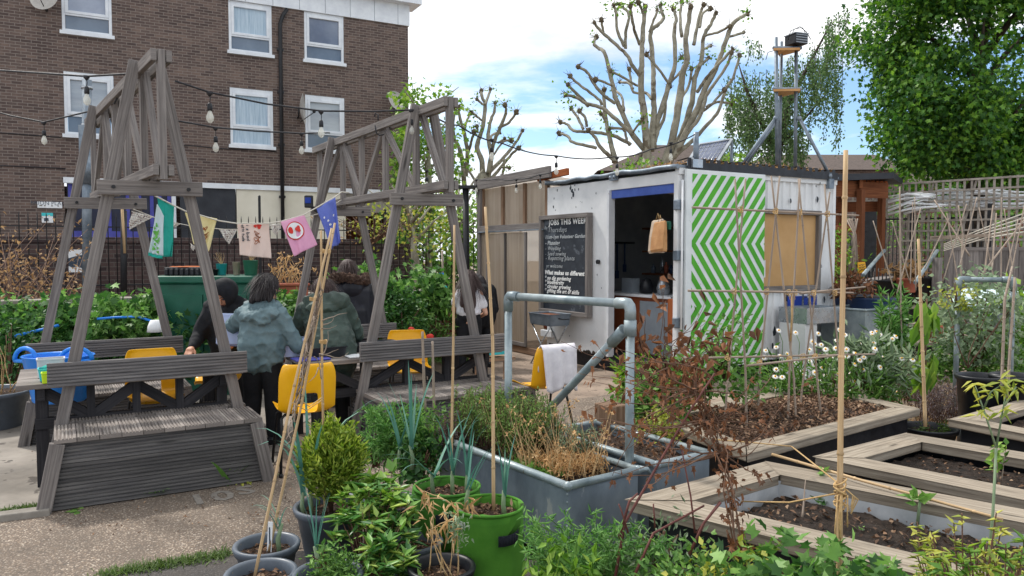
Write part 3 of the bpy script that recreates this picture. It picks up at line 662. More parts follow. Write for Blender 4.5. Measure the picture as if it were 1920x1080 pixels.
while sx_ < 9.2:
    if abs((sx_ * 10) % 24) > .8: m.tube([FF(sx_, .85), FF(sx_, 2.19), FF(sx_, 2.25)], [.0085, .0085, .002], 5)
    sx_ += .125
m.build('bars', M['black_metal'], t)
for s_, h_ in ((-2, 2.3), (3.82, 2.6), (6.2, 2.42), (9.25, 2.5)):
    m = MB(); m.box(FF(s_, h_ / 2, 0), (.04, .04, h_), BR); m.ball(FF(s_, h_ + .01, 0), .026, 8); m.build('post', M['black_metal'], t)
RP = V((-4.43, 9.6, 0))
def FR(s, z, out=0): return RP + BD * s + UP * z + BN * out
t = thing('brick_planter', 'long raised brick bed below the railings', 'raised bed', FR(1, 0))
m = MB(); q = [(-4, 0), (4.6, 0), (4.6, .98), (-4, .98)]; m.face([FR(a, b) for a, b in q], q); q = [(0, 0), (1.9, 0), (1.9, .98), (0, .98)]; m.face([FR(4.6, b, -a) for a, b in q], q); m.build('wall', M['brick_red'], t)
m = MB(); m.box(FR(.3, 1.01, -.1), (8.7, .30, .06), BR); m.build('coping', M['concrete'], t, bevel=.008)
m = MB(); m.face([FR(-4, .97, -.2), FR(4.6, .97, -.2), FR(4.6, .97, -2.2), FR(-4, .97, -2.2)]); m.build('soil', M['soil'], t)
# posts behind the railings
def pole(name, lab, cat, px, pt, pb, d, r, mat, extra=None):
    a = at(px, pb, d); b = at(px, pt, d); t = thing(name, lab, cat, a); m = MB(); m.tube([a, b], r, 12); m.build('pole', mat, t); return t, a, b
t, a, b = pole('sign_post', 'grey steel street pole rising behind the left timber frame', 'pole', 163, 150, 600, 12.2, .072, M['galv'])
for k, py in enumerate((165, 235, 250)):
    m = MB(); p = at(163, py, 12.2); m.tube([p - UP * .02, p + UP * .02], .085, 12); m.build('clamp', M['steel'], t)
m = MB(); p = at(156, 265, 12.1); m.box(p, (.12, .04, .5), Matrix.Rotation(.7, 3, 'Z')); m.build('side_plate', M['galv'], t)
m = MB(); p = at(150, 320, 13.7); m.tube([at(164, 345, 12.2), at(164, 280, 12.2)], [.14, .11], 14); m.build('collar', M['galv'], t)
t, a, b = pole('fence_pole', 'black round pole with a pale cane strapped to it', 'pole', 232, 395, 600, 12.7, .05, M['black_metal'])
m = MB(); m.tube([at(229, 392, 12.62), at(234, 475, 12.62)], .022, 7); m.build('strapped_cane', M['bamboo'], t)
# dark poster on the railings
c0 = hit(128, 468, FF(0, 0, .03), BN); c1 = hit(178, 510, FF(0, 0, .03), BN); sA = (c0 - FP).dot(BD); sB = (c1 - FP).dot(BD)
t = thing('poster', 'white poster with a blurred black picture tied to the railings', 'poster', FF((sA + sB) / 2, c1.z, .03))
m = MB(); m.box(FF((sA + sB) / 2, (c0.z + c1.z) / 2, .03), (sB - sA, .008, c0.z - c1.z), BR); m.build('sheet', M['paper'], t)
m = MB(); zc = (c0.z + c1.z) / 2
pt = [(0, .62), (.0, .28), (.14, .2), (.3, .26), (.5, .18), (.72, .25), (1, .22), (1, .85), (.75, .93), (.62, .78), (.35, .74)]
m.face([FF(sA + (sB - sA) * x, c1.z + (c0.z - c1.z) * y, .0385) for x, y in pt]); m.build('picture', M['ink'], t)
# ---------------------------------------------------------------- roofs beyond
def hip(name, lab, px0, px1, pr0, pr1, py_e, py_r, d, dep=7, wallm='brick'):
    a = at(px0, py_e, d); b = at(px1, py_e, d); ze = a.z; r0 = at(pr0, py_r, d + dep / 2); r1 = at(pr1, py_r, d + dep / 2)
    t = thing(name, lab, 'house', V(((a.x + b.x) / 2, d, 0))); m = MB(); c = V((b.x, d + dep, ze)); e_ = V((a.x, d + dep, ze))
    for f in ((a, b, r1, r0), (b, c, r1), (c, e_, r0, r1), (e_, a, r0)): m.face(f)
    m.build('roof', M['tile'], t)
    m = MB(); q = [a + V((.3, .3, 0)), b + V((-.3, .3, 0)), c + V((-.3, -.3, 0)), e_ + V((.3, -.3, 0))]
    for i in range(4):
        p, s = q[i], q[(i + 1) % 4]; ln = (s - p).length; m.face([V((p.x, p.y, 0)), V((s.x, s.y, 0)), s, p], [(0, 0), (ln, 0), (ln, ze), (0, ze)])
    m.build('wall', M[wallm], t); return t
hip('house', 'house with a brown hipped tile roof behind the pollarded tree', 1120, 1405, 1230, 1330, 320, 272, 30)
hip('house', 'long low house with a brown roof behind the birch', 1380, 1720, 1440, 1640, 318, 290, 36)
hip('house', 'red brick house mostly hidden under the big maple', 1640, 2080, 1700, 2000, 345, 318, 40, wallm='brick_red')
# ---------------------------------------------------------------- trees
M['bark_knot'] = plain('knotted_bark', (78, 68, 52), (116, 104, 84), 9, .9, .6, dist=.02)
def pollard(name, lab, branches, conv, d, depth_amp, base_px, rmul, group, seed):
    rs = random.Random(seed); t = thing(name, lab, 'tree', V((at(base_px[0], base_px[1], d).x, d, 0)), group)
    tr = MB(); lm = MB(); lf = LB(); C = []; Dd = []
    foot = at(base_px[0], base_px[1], d); tr.tube([V((foot.x, d, 0)), V((foot.x, d, foot.z * .6)), foot, foot + UP * .3], [.30 * rmul, .27 * rmul, .30 * rmul, .2 * rmul], 12); tr.build('trunk', M['bark'], t)
    for pts, r0 in branches:
        dz = rs.uniform(-1, 1) * depth_amp; n = len(pts); P = []
        for i, (x, y) in enumerate(pts):
            px, py = conv(x, y); dd = d + dz * ((i + .3) / n) + rs.uniform(-.08, .08); P.append(at(px, py, dd))
        Q = []                                                       # smooth through the points
        for i in range(n - 1):
            p0, p1, p2, p3 = P[max(i - 1, 0)], P[i], P[i + 1], P[min(i + 2, n - 1)]
            for k in range(5):
                u = k / 5; Q.append(.5 * ((2 * p1) + (p2 - p0) * u + (2 * p0 - 5 * p1 + 4 * p2 - p3) * u * u + (3 * p1 - p0 - 3 * p2 + p3) * u ** 3))
        Q.append(P[-1]); N = len(Q); Q = [q + V((rs.uniform(-1, 1), 0, rs.uniform(-1, 1))) * .008 for q in Q]
        r1 = max(.05, r0 * .45) * rmul; rr = [r0 * rmul + (r1 - r0 * rmul) * (i / (N - 1)) ** .8 for i in range(N)]; rr = [x * rs.uniform(.93, 1.1) for x in rr]
        lm.tube(Q, rr, 8)
        e = Q[-1]; kr = rs.uniform(.036, .058) * d / 17
        lm.ball(e, kr, 8, sc=(1, 1, 1.25), m=1); 
        for _ in range(4): lm.ball(e + V((rs.uniform(-1, 1), rs.uniform(-1, 1), rs.uniform(-1, 1))) * kr * .8, kr * .5, 6, m=1)
        for _ in range(11):
            u = V((rs.uniform(-1, 1), rs.uniform(-1, 1), rs.uniform(-.4, 1.2))).normalized(); lm.tube([e, e + u * kr * rs.uniform(1.6, 4.0)], [.008, .003], 4, m=1)
        if rs.random() < .45:
            k = int(rs.uniform(8, 30)); C.append(np.array(e) + rng.normal(size=(k, 3)) * .10); Dd.append(rdir(k, .3))
    lm.build('limb', [M['bark'], M['bark_knot']], t)
    if C: C = np.concatenate(C); lf.add(C, np.concatenate(Dd), rng.uniform(.05, .11, len(C)), .06); lf.build('foliage', L['lime'], t)
    return t
Bm = lambda x, y: (x, y + 720)                                     # second crop sits 150 px (720 zoomed) lower
br = [([Bm(940, 760), Bm(922, 560), Bm(905, 350), Bm(880, 150), (872, 700), (880, 560), (888, 300), (915, 60)], .17),
 ([Bm(965, 640), Bm(975, 450), Bm(990, 250), Bm(985, 100), (985, 700), (975, 480), (960, 290), (1030, 220), (1075, 165), (1062, 110), (1045, 55)], .13),
 ([Bm(980, 620), Bm(1005, 420), Bm(1060, 260), (1130, 740), (1180, 560), (1172, 280), (1190, 170), (1165, 80)], .13),
 ([Bm(985, 600), Bm(1030, 450), Bm(1085, 330), Bm(1095, 200), Bm(1130, 60)], .08),
 ([Bm(1080, 760), Bm(1160, 520), Bm(1205, 250), Bm(1235, 60), (1250, 650), (1290, 530), (1272, 380), (1300, 200), (1320, 60)], .17),
 ([Bm(1130, 740), Bm(1240, 480), Bm(1330, 200), (1358, 700), (1410, 560), (1440, 330), (1500, 220), (1545, 120)], .13),
 ([Bm(1160, 700), Bm(1340, 350), Bm(1450, 80), (1545, 620), (1620, 420), (1700, 210), (1830, 125)], .14),
 ([Bm(1200, 660), Bm(1340, 540), Bm(1470, 400), Bm(1570, 280), Bm(1640, 80), (1700, 700), (1760, 500)], .09),
 ([Bm(1180, 680), Bm(1290, 480), Bm(1400, 330), Bm(1460, 150), (1530, 760), (1640, 600), (1690, 470)], .09),
 ([Bm(900, 620), Bm(790, 480), Bm(700, 280), Bm(640, 150), (605, 700), (545, 480), (500, 440), (450, 400), (470, 330)], .12),
 ([Bm(800, 490), Bm(620, 330), Bm(520, 250), Bm(390, 215), Bm(290, 160), Bm(190, 130)], .08),
 ([Bm(640, 210), Bm(540, 140), Bm(440, 20), (390, 650), (305, 600)], .07),
 ([(870, 690), (800, 600), (740, 490), (600, 360), (510, 280), (450, 200)], .08),
 ([(735, 440), (735, 300), (762, 130), (690, 50)], .06), ([(720, 420), (660, 270), (648, 120), (630, 45)], .06),
 ([(860, 400), (820, 290), (790, 150), (778, 55)], .06),
 ([Bm(780, 580), Bm(620, 500), Bm(440, 470), Bm(270, 455), Bm(210, 400), Bm(150, 380)], .08),
 ([Bm(640, 740), Bm(600, 560), Bm(560, 380), Bm(540, 200), Bm(545, 90)], .12),
 ([Bm(630, 720), Bm(520, 620), Bm(460, 520), Bm(400, 455)], .09), ([Bm(470, 612), Bm(260, 560), Bm(220, 510), Bm(140, 480)], .07),
 ([Bm(355, 440), Bm(300, 330), Bm(245, 262)], .06), ([Bm(385, 420), Bm(370, 340), Bm(320, 280)], .055),
 ([(1240, 330), (1225, 150), (1240, 12)], .07), ([(1130, 750), (1280, 580), (1240, 520)], .05), ([(1380, 830), (1440, 730), (1560, 590), (1700, 440)], .07),
 ([(1350, 400), (1395, 150), (1440, 40)], .07), ([(1400, 250), (1430, 120), (1500, 80)], .045), ([(1450, 320), (1560, 290), (1670, 240)], .045), ([(1640, 340), (1800, 290)], .045),
 ([(970, 890), (910, 835), (805, 830), (780, 720), (768, 620)], .055), ([(800, 800), (760, 750), (680, 740)], .05),
 ([Bm(520, 220), (500, 900), (410, 830), (290, 740), (238, 685)], .055), ([Bm(400, 235), Bm(300, 130), Bm(215, 45)], .07),
 ([Bm(745, 555), Bm(730, 470), Bm(690, 435), Bm(590, 438)], .05), ([(1120, 750), (1000, 580), (920, 490)], .05), ([(615, 770), (540, 740), (460, 715)], .045), ([(845, 775), (700, 690), (600, 640)], .045),
 ([(950, 290), (1000, 150), (1020, 95)], .045), ([(895, 130), (850, 20)], .045), ([(535, 290), (515, 180)], .045), ([(1430, 450), (1500, 410)], .045), ([(1400, 600), (1480, 520)], .06), ([Bm(720, 280), Bm(700, 150), Bm(640, 90)], .05),
 ([Bm(1160, 470), Bm(1230, 180), Bm(1300, 60), (1330, 620)], .06), ([Bm(1460, 240), Bm(1560, 200), Bm(1690, 210)], .045), ([Bm(1320, 310), Bm(1420, 280), Bm(1500, 230), Bm(1620, 90)], .05), ([Bm(800, 470), Bm(880, 360)], .04), ([Bm(560, 380), Bm(510, 300)], .045),
 ([Bm(870, 660), Bm(840, 740), Bm(760, 780)], .09), ([Bm(950, 720), Bm(1000, 770)], .1)]
pollard('pollarded_tree', 'large pollarded tree with many bare knuckled limbs behind the cabin', br, lambda x, y: (1020 + x / 4.8, y / 4.8), 17.0, 1.1, (1215, 318), .57, 'pollarded trees', 3)
br = [([(740, 1000), (742, 800), (692, 640), (740, 480), (772, 250), (740, 170), (735, 105)], .13), ([(770, 240), (800, 150), (822, 90)], .06), ([(750, 240), (690, 185)], .05),
 ([(790, 980), (830, 750), (800, 560), (820, 400), (858, 310), (865, 220)], .11), ([(800, 900), (850, 620), (920, 450), (970, 320), (962, 240)], .1), ([(900, 460), (1000, 410), (1068, 308)], .06),
 ([(765, 930), (900, 800), (1040, 640), (1130, 490)], .11), ([(830, 950), (940, 820), (1040, 700), (1095, 655)], .08), ([(570, 1040), (545, 750), (500, 620), (470, 560), (462, 420), (485, 280)], .11),
 ([(580, 920), (600, 700), (560, 480), (520, 340), (520, 260)], .1), ([(600, 720), (635, 600), (665, 500)], .07), ([(570, 470), (600, 380), (630, 320)], .05), ([(690, 990), (600, 860)], .07), ([(740, 390), (690, 350), (640, 315)], .05),
 ([(950, 760), (950, 840), (932, 930)], .07), ([(890, 610), (960, 565)], .045), ([(840, 740), (940, 600), (1020, 585)], .04), ([(930, 840), (1000, 850)], .04), ([(700, 510), (690, 450)], .04), ([(850, 620), (830, 540), (900, 500)], .05)]
pollard('pollarded_tree', 'smaller pollarded tree with bare limbs behind the glazed lean-to', br, lambda x, y: (760 + x / 5.143, 150 + y / 5.143), 22.0, 1.2, (905, 345), .66, 'pollarded trees', 5)
# big maple
t = thing('maple_tree', 'big dense dark green maple filling the upper right', 'tree', V((9.4, 15.6, 0)))
m = MB(); m.tube([(9.4, 15.6, 0), (9.45, 15.6, 2.4), (9.3, 15.6, 4.2), (9.6, 15.6, 6.5)], [.26, .2, .16, .06], 12); m.build('trunk', M['bark_dark'], t)
for k in range(12):
    a = k * 2.4; m = MB(); p = V((9.4, 15.6, 2.6 + k * .28)); q = p + V((math.cos(a) * 1.5, math.sin(a) * 1.5, 1.4)); m.tube([p, p.lerp(q, .5) + UP * .1, q], [.09, .05, .015], 7); m.build('limb', M['bark_dark'], t)
n = 26000; P = []; O = []
for (c, r, k, nn) in (((9.55, 15.4, 5.5), (2.75, 2.0, 2.3), 80, 11000), ((8.35, 15.2, 4.1), (1.35, 1.4, .7), 34, 3800), ((10.0, 15, 7.7), (2.7, 1.8, 1.3), 44, 5000), ((10.7, 15.2, 4.0), (1.9, 1.4, .75), 34, 3600), ((7.95, 15.2, 6.2), (1.0, 1.2, 1.5), 30, 3800), ((9.3, 14.9, 3.4), (1.4, 1.0, .3), 18, 1600)):
    a, b_ = clump_points(c, r, k, nn * 2, .21, .4); P.append(a); O.append(b_)
P = np.concatenate(P); O = np.concatenate(O); b = LB(); nn = len(P); b.add(P, nrm(O + rng.normal(size=(nn, 3)) * .6 + [0, 0, -.25]), rng.uniform(.06, .115, nn), rng.uniform(.06, .11, nn), shape='star', N=nrm(O * .7 + rdir(nn, .8)), curl=.25)
b.build('crown', L['maple'], t)
# weeping birch
t = thing('birch_tree', 'weeping birch with hanging leafy strands behind the mast', 'tree', V((6.3, 19, 0)))
m = MB(); top = at(1440, 120, 19); m.tube([V((6.3, 19, 0)), V((6.35, 19, 2.5)), at(1475, 200, 19), at(1560, 40, 19)], [.16, .12, .07, .015], 8); m.tube([at(1460, 300, 19), at(1400, 170, 19.1), at(1385, 120, 19.2)], [.08, .04, .012], 7); m.tube([at(1450, 290, 19), at(1550, 175, 18.8)], [.05, .012], 6); m.build('trunk', M['bark_dark'], t)
b = LB(); st = MB()
groups = [(1360, 1425, 130, 320, 60), (1430, 1475, 130, 330, 46), (1470, 1510, 100, 320, 36), (1515, 1540, 75, 240, 26), (1540, 1580, 20, 290, 34), (1395, 1470, 200, 330, 40), (1400, 1440, 60, 130, 7), (1580, 1590, 10, 90, 6), (1470, 1520, 240, 330, 26)]
for x0, x1, y0, y1, k in groups:
    for i in range(k):
        px = random.uniform(x0, x1); d = 19 + random.uniform(-.9, .9); ya = random.uniform(y0, y0 + (y1 - y0) * .45); yb = random.uniform(ya + 30, y1); a = at(px, ya, d); q = at(px + random.uniform(-8, 8), yb, d); nn = max(6, int((a.z - q.z) * 44))
        u = rng.random((nn, 1)); C = np.array(a) + (np.array(q) - np.array(a)) * u + rng.normal(size=(nn, 3)) * .05; b.add(C, nrm(rdir(nn) * .7 + [0, 0, -.8]), rng.uniform(.045, .085, nn), .05)
        if i % 2 == 0: st.tube([a, a.lerp(q, .5) + V((.03, 0, 0)), q], [.008, .006, .003], 4)
st.build('strand', M['bark_dark'], t); b.build('crown', L['birch'], t)
# leafy tree between block and truss
def loose_tree(lab, px, py, d, rx, rz, n, mat, k=40, ll=.13):
    c = at(px, py, d); t = thing('leafy_tree', lab, 'tree', V((c.x, d, 0))); m = MB(); m.tube([V((c.x, d, 0)), V((c.x + .1, d, c.z * .6)), V((c.x, d, c.z + rz * .6))], [.14, .09, .03], 8)
    m.build('trunk', M['bark'], t); m = MB()
    for i in range(9):
        a = i * 2.39; p = V((c.x, d, c.z - rz * .7 + i * rz * .15)); m.tube([p, p + V((math.cos(a) * rx * .5, math.sin(a) * .6, .5)), p + V((math.cos(a) * rx * .9, math.sin(a) * 1, .8))], [.04, .025, .008], 5)
    m.build('limb', M['bark'], t)
    P, O = clump_points(c, (rx, 1.2, rz), k, n, .2, .3); b = LB(); b.add(P, nrm(O + rng.normal(size=(n, 3)) * .6), rng.uniform(.7, 1.2, n) * ll, ll * .8, shape='star'); b.build('crown', mat, t); return t
loose_tree('sparse bright green tree between the brick block and truss', 800, 290, 20, .95, 2.0, 2600, L['lime'], 46)
loose_tree('yellow green shrubby tree spilling over the railings', 770, 425, 15.2, .95, .55, 640, L['yellow'], 36, .075)
loose_tree('low green bushes beyond the railings left of the greenhouse', 800, 478, 18.5, 1.7, .62, 2600, L['mid'], 40, .11)
loose_tree('small pale green tree by the black post near the lean-to', 862, 420, 16.2, .55, .75, 900, L['lime'], 24, .09)
loose_tree('dark green tree behind the trellis on the right', 1860, 352, 22, 3.0, .8, 2600, L['maple'], 40, .17)
loose_tree('dark bushy tree at the far right behind the slatted fence', 1790, 430, 19, 2.4, .9, 1500, L['mid'], 34, .12)
# ---------------------------------------------------------------- shrubs along the back bed
bush('ivy', 'broad ivy mass with pale leaves spilling over the left brick bed', 'ivy', at(150, 609, 8.75), (1.75, .42, .2), 2900, .085, .085, L['ivy'], 90, .1, 6, None, .05, 'star', curl=.25)
bush('ivy', 'dark ivy hanging down the bed wall behind the left benches', 'ivy', at(130, 650, 8.5), (1.9, .28, .38), 3800, .085, .085, L['dark'], 70, .1, 0, None, .05, 'star', curl=.25)
bush('ivy', 'mound of pale ivy beside the green cabinet', 'ivy', at(245, 600, 8.3), (.4, .3, .2), 1000, .085, .085, L['ivy'], 30, .07, 0, None, .1, 'star', curl=.25)
bush('ivy', 'thick ivy mound on the brick bed behind the right benches', 'ivy', at(735, 560, 10.6), (.9, .45, .36), 3400, .1, .1, L['ivy'], 70, .1, 5, None, .05, 'star', curl=.25)
bush('evergreen_shrub', 'small round dark shrub in front of the right ivy mound', 'shrub', at(755, 595, 9.9), (.36, .3, .33), 2000, .06, .035, L['dark'], 40, .06, 5)
bush('leafy_shrub', 'loose green shrub beside the girl in the white top', 'shrub', at(815, 620, 10.2), (.45, .35, .36), 800, .11, .016, L['mid'], 40, .1, 6)
bush('tree_ivy', 'ivy behind the olive jacket below the terracotta trough', 'ivy', at(540, 600, 9.3), (.5, .3, .32), 1300, .09, .09, L['ivy'], 26, .08, 0, None, 0, 'star')
# dried climbing shrub at far left
t = thing('dried_shrub', 'brown dried shrub climbing the railings at the far left', 'shrub', at(30, 700, 8.9))
m = MB(); C = []
for i in range(40):
    p = at(random.uniform(-60, 120), random.uniform(560, 720), 9 + random.uniform(-.4, .6)); q = at(random.uniform(-40, 190), random.uniform(405, 560), 10.2 + random.uniform(-.5, 1.2)); mid = p.lerp(q, .5) + V((random.uniform(-.2, .2), 0, .1)); m.tube([p, mid, q], [.009, .006, .003], 4)
    for u in np.linspace(.3, 1, 9):
        x = p.lerp(mid, u * 2) if u < .5 else mid.lerp(q, u * 2 - 1); k = 2; C.append(np.array(x) + rng.normal(size=(k, 3)) * .07)
m.build('stem', M['twig'], t); C = np.concatenate(C); b = LB(); b.add(C, rdir(len(C)), rng.uniform(.03, .07, len(C)), .032, curl=.6); b.build('foliage', L['tan'], t)
bush('dry_undergrowth', 'tangled dry green and brown undergrowth left of the blue tub', 'undergrowth', at(15, 668, 7.9), (.5, .3, .42), 900, .06, .035, L['dark'], 30, .12, 16)
bush('dry_vine', 'leafless tangled vine with a few leaves on the railings', 'vine', at(700, 420, 14.2), (1.0, .2, .35), 110, .06, .03, L['tan'], 24, .12, 30)
# ---------------------------------------------------------------- timber frames with benches and tables
def timber_unit(A0, v, za, lab, cant=.5, far=.7, drop=.06):
    A0 = V((*A0, 0)); v = V((*v, 0)); vh = v.normalized(); u = E1; nz = vh.cross(UP).normalized()
    t = thing('timber_trestle', lab, 'timber frame', A0 + v * .5)
    zt = 2.04
    for k, (o, dz) in enumerate(((A0, 0), (A0 + v, 0))):
        for s in (-1, 1):
            m = MB(); m.bar(o + u * (s * .655) + UP * -.0, o + u * (s * .075) + UP * (za + .03), .045, .075, u); m.build('leg', M['wood'], t, bevel=.004)
        m = MB(); m.bar(o - u * .33 - vh * .055 + UP * (zt - .005), o + u * .33 - vh * .055 + UP * (zt + .005), .04, .10); tt = m.build('tie', M['wood'], t, bevel=.004)
        m = MB(); [m.tube([o + u * (s * .235) - vh * .07 + UP * zt, o + u * (s * .235) - vh * .085 + UP * zt], .013, 8) for s in (-1, 1)]; m.build('bolt', M['black_metal'], tt)
    a = A0 - vh * cant; b = A0 + v + vh * far; ln = (b - a).length
    for s in (-1, 1):
        m = MB(); m.bar(a + nz * (s * .046) + UP * (za - .02), b + nz * (s * .046) + UP * (za - .02), .036, .075); m.build('top_chord', M['wood'], t, bevel=.004)
        m = MB(); m.bar(a + nz * (s * .046) + UP * (zt + .09), b - vh * .25 + nz * (s * .046) + UP * (zt + .09), .036, .07); m.build('bottom_chord', M['wood'], t, bevel=.004)
    st = [0.03, cant + .16, cant + .16 + (v.length - .1) / 3, cant + .1 + (v.length - .1) * 2 / 3, cant + v.length - .12, ln - .08]
    for i, x in enumerate(st):
        p = a + vh * x; m = MB(); m.bar(p + UP * (zt + .03), p + UP * (za + .02), .045, .062, vh); m.build('post', M['wood'], t, bevel=.003)
        if i < len(st) - 1:
            q = a + vh * st[i + 1]; pa, pb = (p, q) if i % 2 == 0 else (q, p)
            if i == 0: pa, pb = p + vh * .09, q - vh * .12; pa, pb = pb, pa
            m = MB(); m.bar(pa + vh * (.05 if pa is p else 0) + UP * (za - .04), pb + UP * (zt + .08), .038, .056, vh); m.build('diagonal', M['wood'], t, bevel=.003)
    return t
A1, v1 = (-2.52, 5.33), (-1.17, 1.62)
A2, v2 = (-.74, 6.47), (-1.13, 1.83)
timber_unit(A1, v1, 2.88, 'tall weathered timber truss frame straddling the left benches', .47, .75)
timber_unit(A2, v2, 2.80, 'tall weathered timber truss frame straddling the right benches', .5, .75)
def bench(A, lab, zoff=0, half=.62):
    A = V((*A, zoff)) if len(A) == 2 else V(A); t = thing('deck_bench', lab, 'bench', A, 'grooved deck board benches'); t.location.z = zoff; ORG[t.name] = V((A.x, A.y, zoff)); A = V((A.x, A.y, zoff))
    P = lambda a, b, z: A + E1 * a + E2 * b + UP * z
    m = MB(); m.grooved(P(-half - .02, -.075, .795), P(half, -.075, .795), UP, .155, .03, 7, .010); m.build('backrest', M['deck'], t)
    for nm, b0, b1 in (('front_seat', -.50, -.05), ('rear_seat', .05, .30)):
        m = MB(); n = 10
        for i in range(n):
            x = -half + .01 + (2 * half) * (i + .5) / n
            m.grooved(P(x, b1, .46), P(x, b0, .46), E1, 2 * half / n - .004, .028, 6, .007)
        m.build(nm, M['deck_top'], t)
    for side, bb in (('front_panel', -.46), ('rear_panel', .27)):
        m = MB()
        for i in range(3):
            z = .365 - i * .142; w_ = half - .02 + (.43 - z) * .12
            m.grooved(P(-w_, bb, z), P(w_, bb, z), UP, .138, .025, 6, .009)
        o = m.build(side, M['deck_dark'], t)
    for s in (-1, 1):
        m = MB()
        for i in range(3):
            z = .365 - i * .142
            q = (P(s * (half - .03 + (.43 - z) * .12), .26, z), P(s * (half - .03 + (.43 - z) * .12), -.44, z))
            if s > 0: q = q[::-1]
            m.grooved(q[0], q[1], UP, .138, .025, 6, .009)
        m.build('end_panel', M['deck'], t)
        m = MB(); m.bar(P(s * (half + .055), -.475, 0), P(s * (half - .03), -.475, .43), .05, .085, E1); m.build('corner_post', M['wood'], t, bevel=.004)
    return t
bench(A1, 'nearest dark grooved deck bench with boxed base on the left path edge')
bench(V((*A1, 0)) + V((*v1, 0)), 'far grooved deck bench behind the blue tub and left table', -.065)
bench(V((*A2, 0)) + E1 * .1, 'grooved deck bench behind the rosemary trough on the right', 0, .68)
bench(V((*A2, 0)) + V((*v2, 0)), 'far grooved deck bench under the black padded coat', -.065)
def table(A, lab, u0, u1):
    A = V((*A, 0)); t = thing('picnic_table', lab, 'table', A + E2 * .47, 'slatted wooden picnic tables')
    P = lambda a, b, z: A + E1 * a + E2 * b + UP * z
    m = MB()
    for i in range(6): m.bar(P(u0, .14 + i * .137, .705), P(u1, .14 + i * .137, .705), .13, .035)
    m.build('tabletop', M['deck_top'], t, bevel=.004)
    for x in (u0 + .14, u1 - .14):
        for b in (.2, .78):
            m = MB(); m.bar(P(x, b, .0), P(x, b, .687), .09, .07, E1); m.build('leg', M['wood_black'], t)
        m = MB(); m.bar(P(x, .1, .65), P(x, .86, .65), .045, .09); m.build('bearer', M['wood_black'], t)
    m = MB(); n = 4; w_ = (u1 - u0 - .3) / n
    for i in range(n):
        x = u0 + .15 + w_ * i
        if i: m.bar(P(x, .16, .30), P(x, .16, .68), .06, .05, E1)
        a, b = (x, x + w_) if i % 2 else (x + w_, x); m.bar(P(a, .16, .46), P(b, .16, .66), .045, .07)
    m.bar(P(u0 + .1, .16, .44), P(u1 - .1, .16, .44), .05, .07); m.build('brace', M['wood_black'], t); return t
table(A1, 'weathered picnic table with the blue tub and lunch boxes at its left end', -.82, .62)
table(A2, 'weathered picnic table where the jacketed helpers are working', -1.02, .8)
# ---------------------------------------------------------------- moulded school chairs
def chair(loc, face, lab):
    t = thing('school_chair', lab, 'chair', (0, 0, 0), 'yellow moulded school chairs')
    prof = [(-.20, .425), (-.19, .445), (-.12, .44), (-.02, .43), (.08, .43), (.15, .445), (.185, .48), (.20, .53), (.212, .59), (.224, .65), (.236, .71), (.246, .76), (.25, .79), (.246, .805)]
    m = MB(); nx = 12; G = []
    for i, (y, z) in enumerate(prof):
        row = []
        hw = .195 if i < 5 else (.20 if i < 10 else .20 - max(0, i - 10) * .012)
        for j in range(nx + 1):
            q = j / nx * 2 - 1; dish = (abs(q) ** 3) * .022; lip = (abs(q) ** 8) * .02
            if i < 6: row.append(V((q * hw, y, z + dish + (lip if i < 6 else 0))))
            else: row.append(V((q * hw, y - dish - lip * 1.3, z)))
        G.append(row)
    for i in range(len(prof) - 1):
        for j in range(nx):
            if 5 <= i <= 7 and 3 < j < 8: continue
            m.face([G[i][j], G[i][j + 1], G[i + 1][j + 1], G[i + 1][j]], smooth=True)
    o = m.build('shell', M['yellow'], t)
    wl = o.modifiers.new('weld', 'WELD'); so_ = o.modifiers.new('solid', 'SOLIDIFY'); so_.thickness = .012; ss = o.modifiers.new('sub', 'SUBSURF'); ss.levels = 2; ss.render_levels = 2
    for s in (-1, 1):
        for y0, y1 in ((-.10, -.21), (.10, .22)):
            m = MB(); m.tube([V((s * .10, y0, .424)), V((s * .15, y0, .424)), V((s * .175, y0 + (y1 - y0) * .1, .40)), V((s * .20, y1, .012))], .011, 8); o = m.build('leg', M['black_metal'], t)
            f = MB(); f.tube([V((s * .20, y1, 0)), V((s * .20, y1, .03))], .014, 8); f.build('ferrule', M['black'], o)
    t.location = loc; a = math.atan2(face[1], face[0]) + PI / 2; t.rotation_euler = (0, 0, a); return t
c1 = chair((-1.55, 5.62, 0), (-.42, .9), 'yellow school chair in front, its back turned to the tied canes')
dup(c1, V((-2.86, 6.06, 0)), 'yellow school chair inside the left frame with only its top showing', math.atan2(-.859, .512) + PI / 2)
dup(c1, V((-1.02, 7.55, 0)), 'yellow school chair across the right table by the poppies', math.atan2(-.95, .25) + PI / 2)
c4 = V((.26, 6.62, 0)); dup(c1, c4, 'yellow school chair standing alone with a white cloth over it', math.atan2(.86, -.5) + PI / 2)
dup(c1, V((-2.66, 6.86, 0)), 'yellow school chair half hidden behind the nearest bench leg', math.atan2(-.36, -.93) + PI / 2)
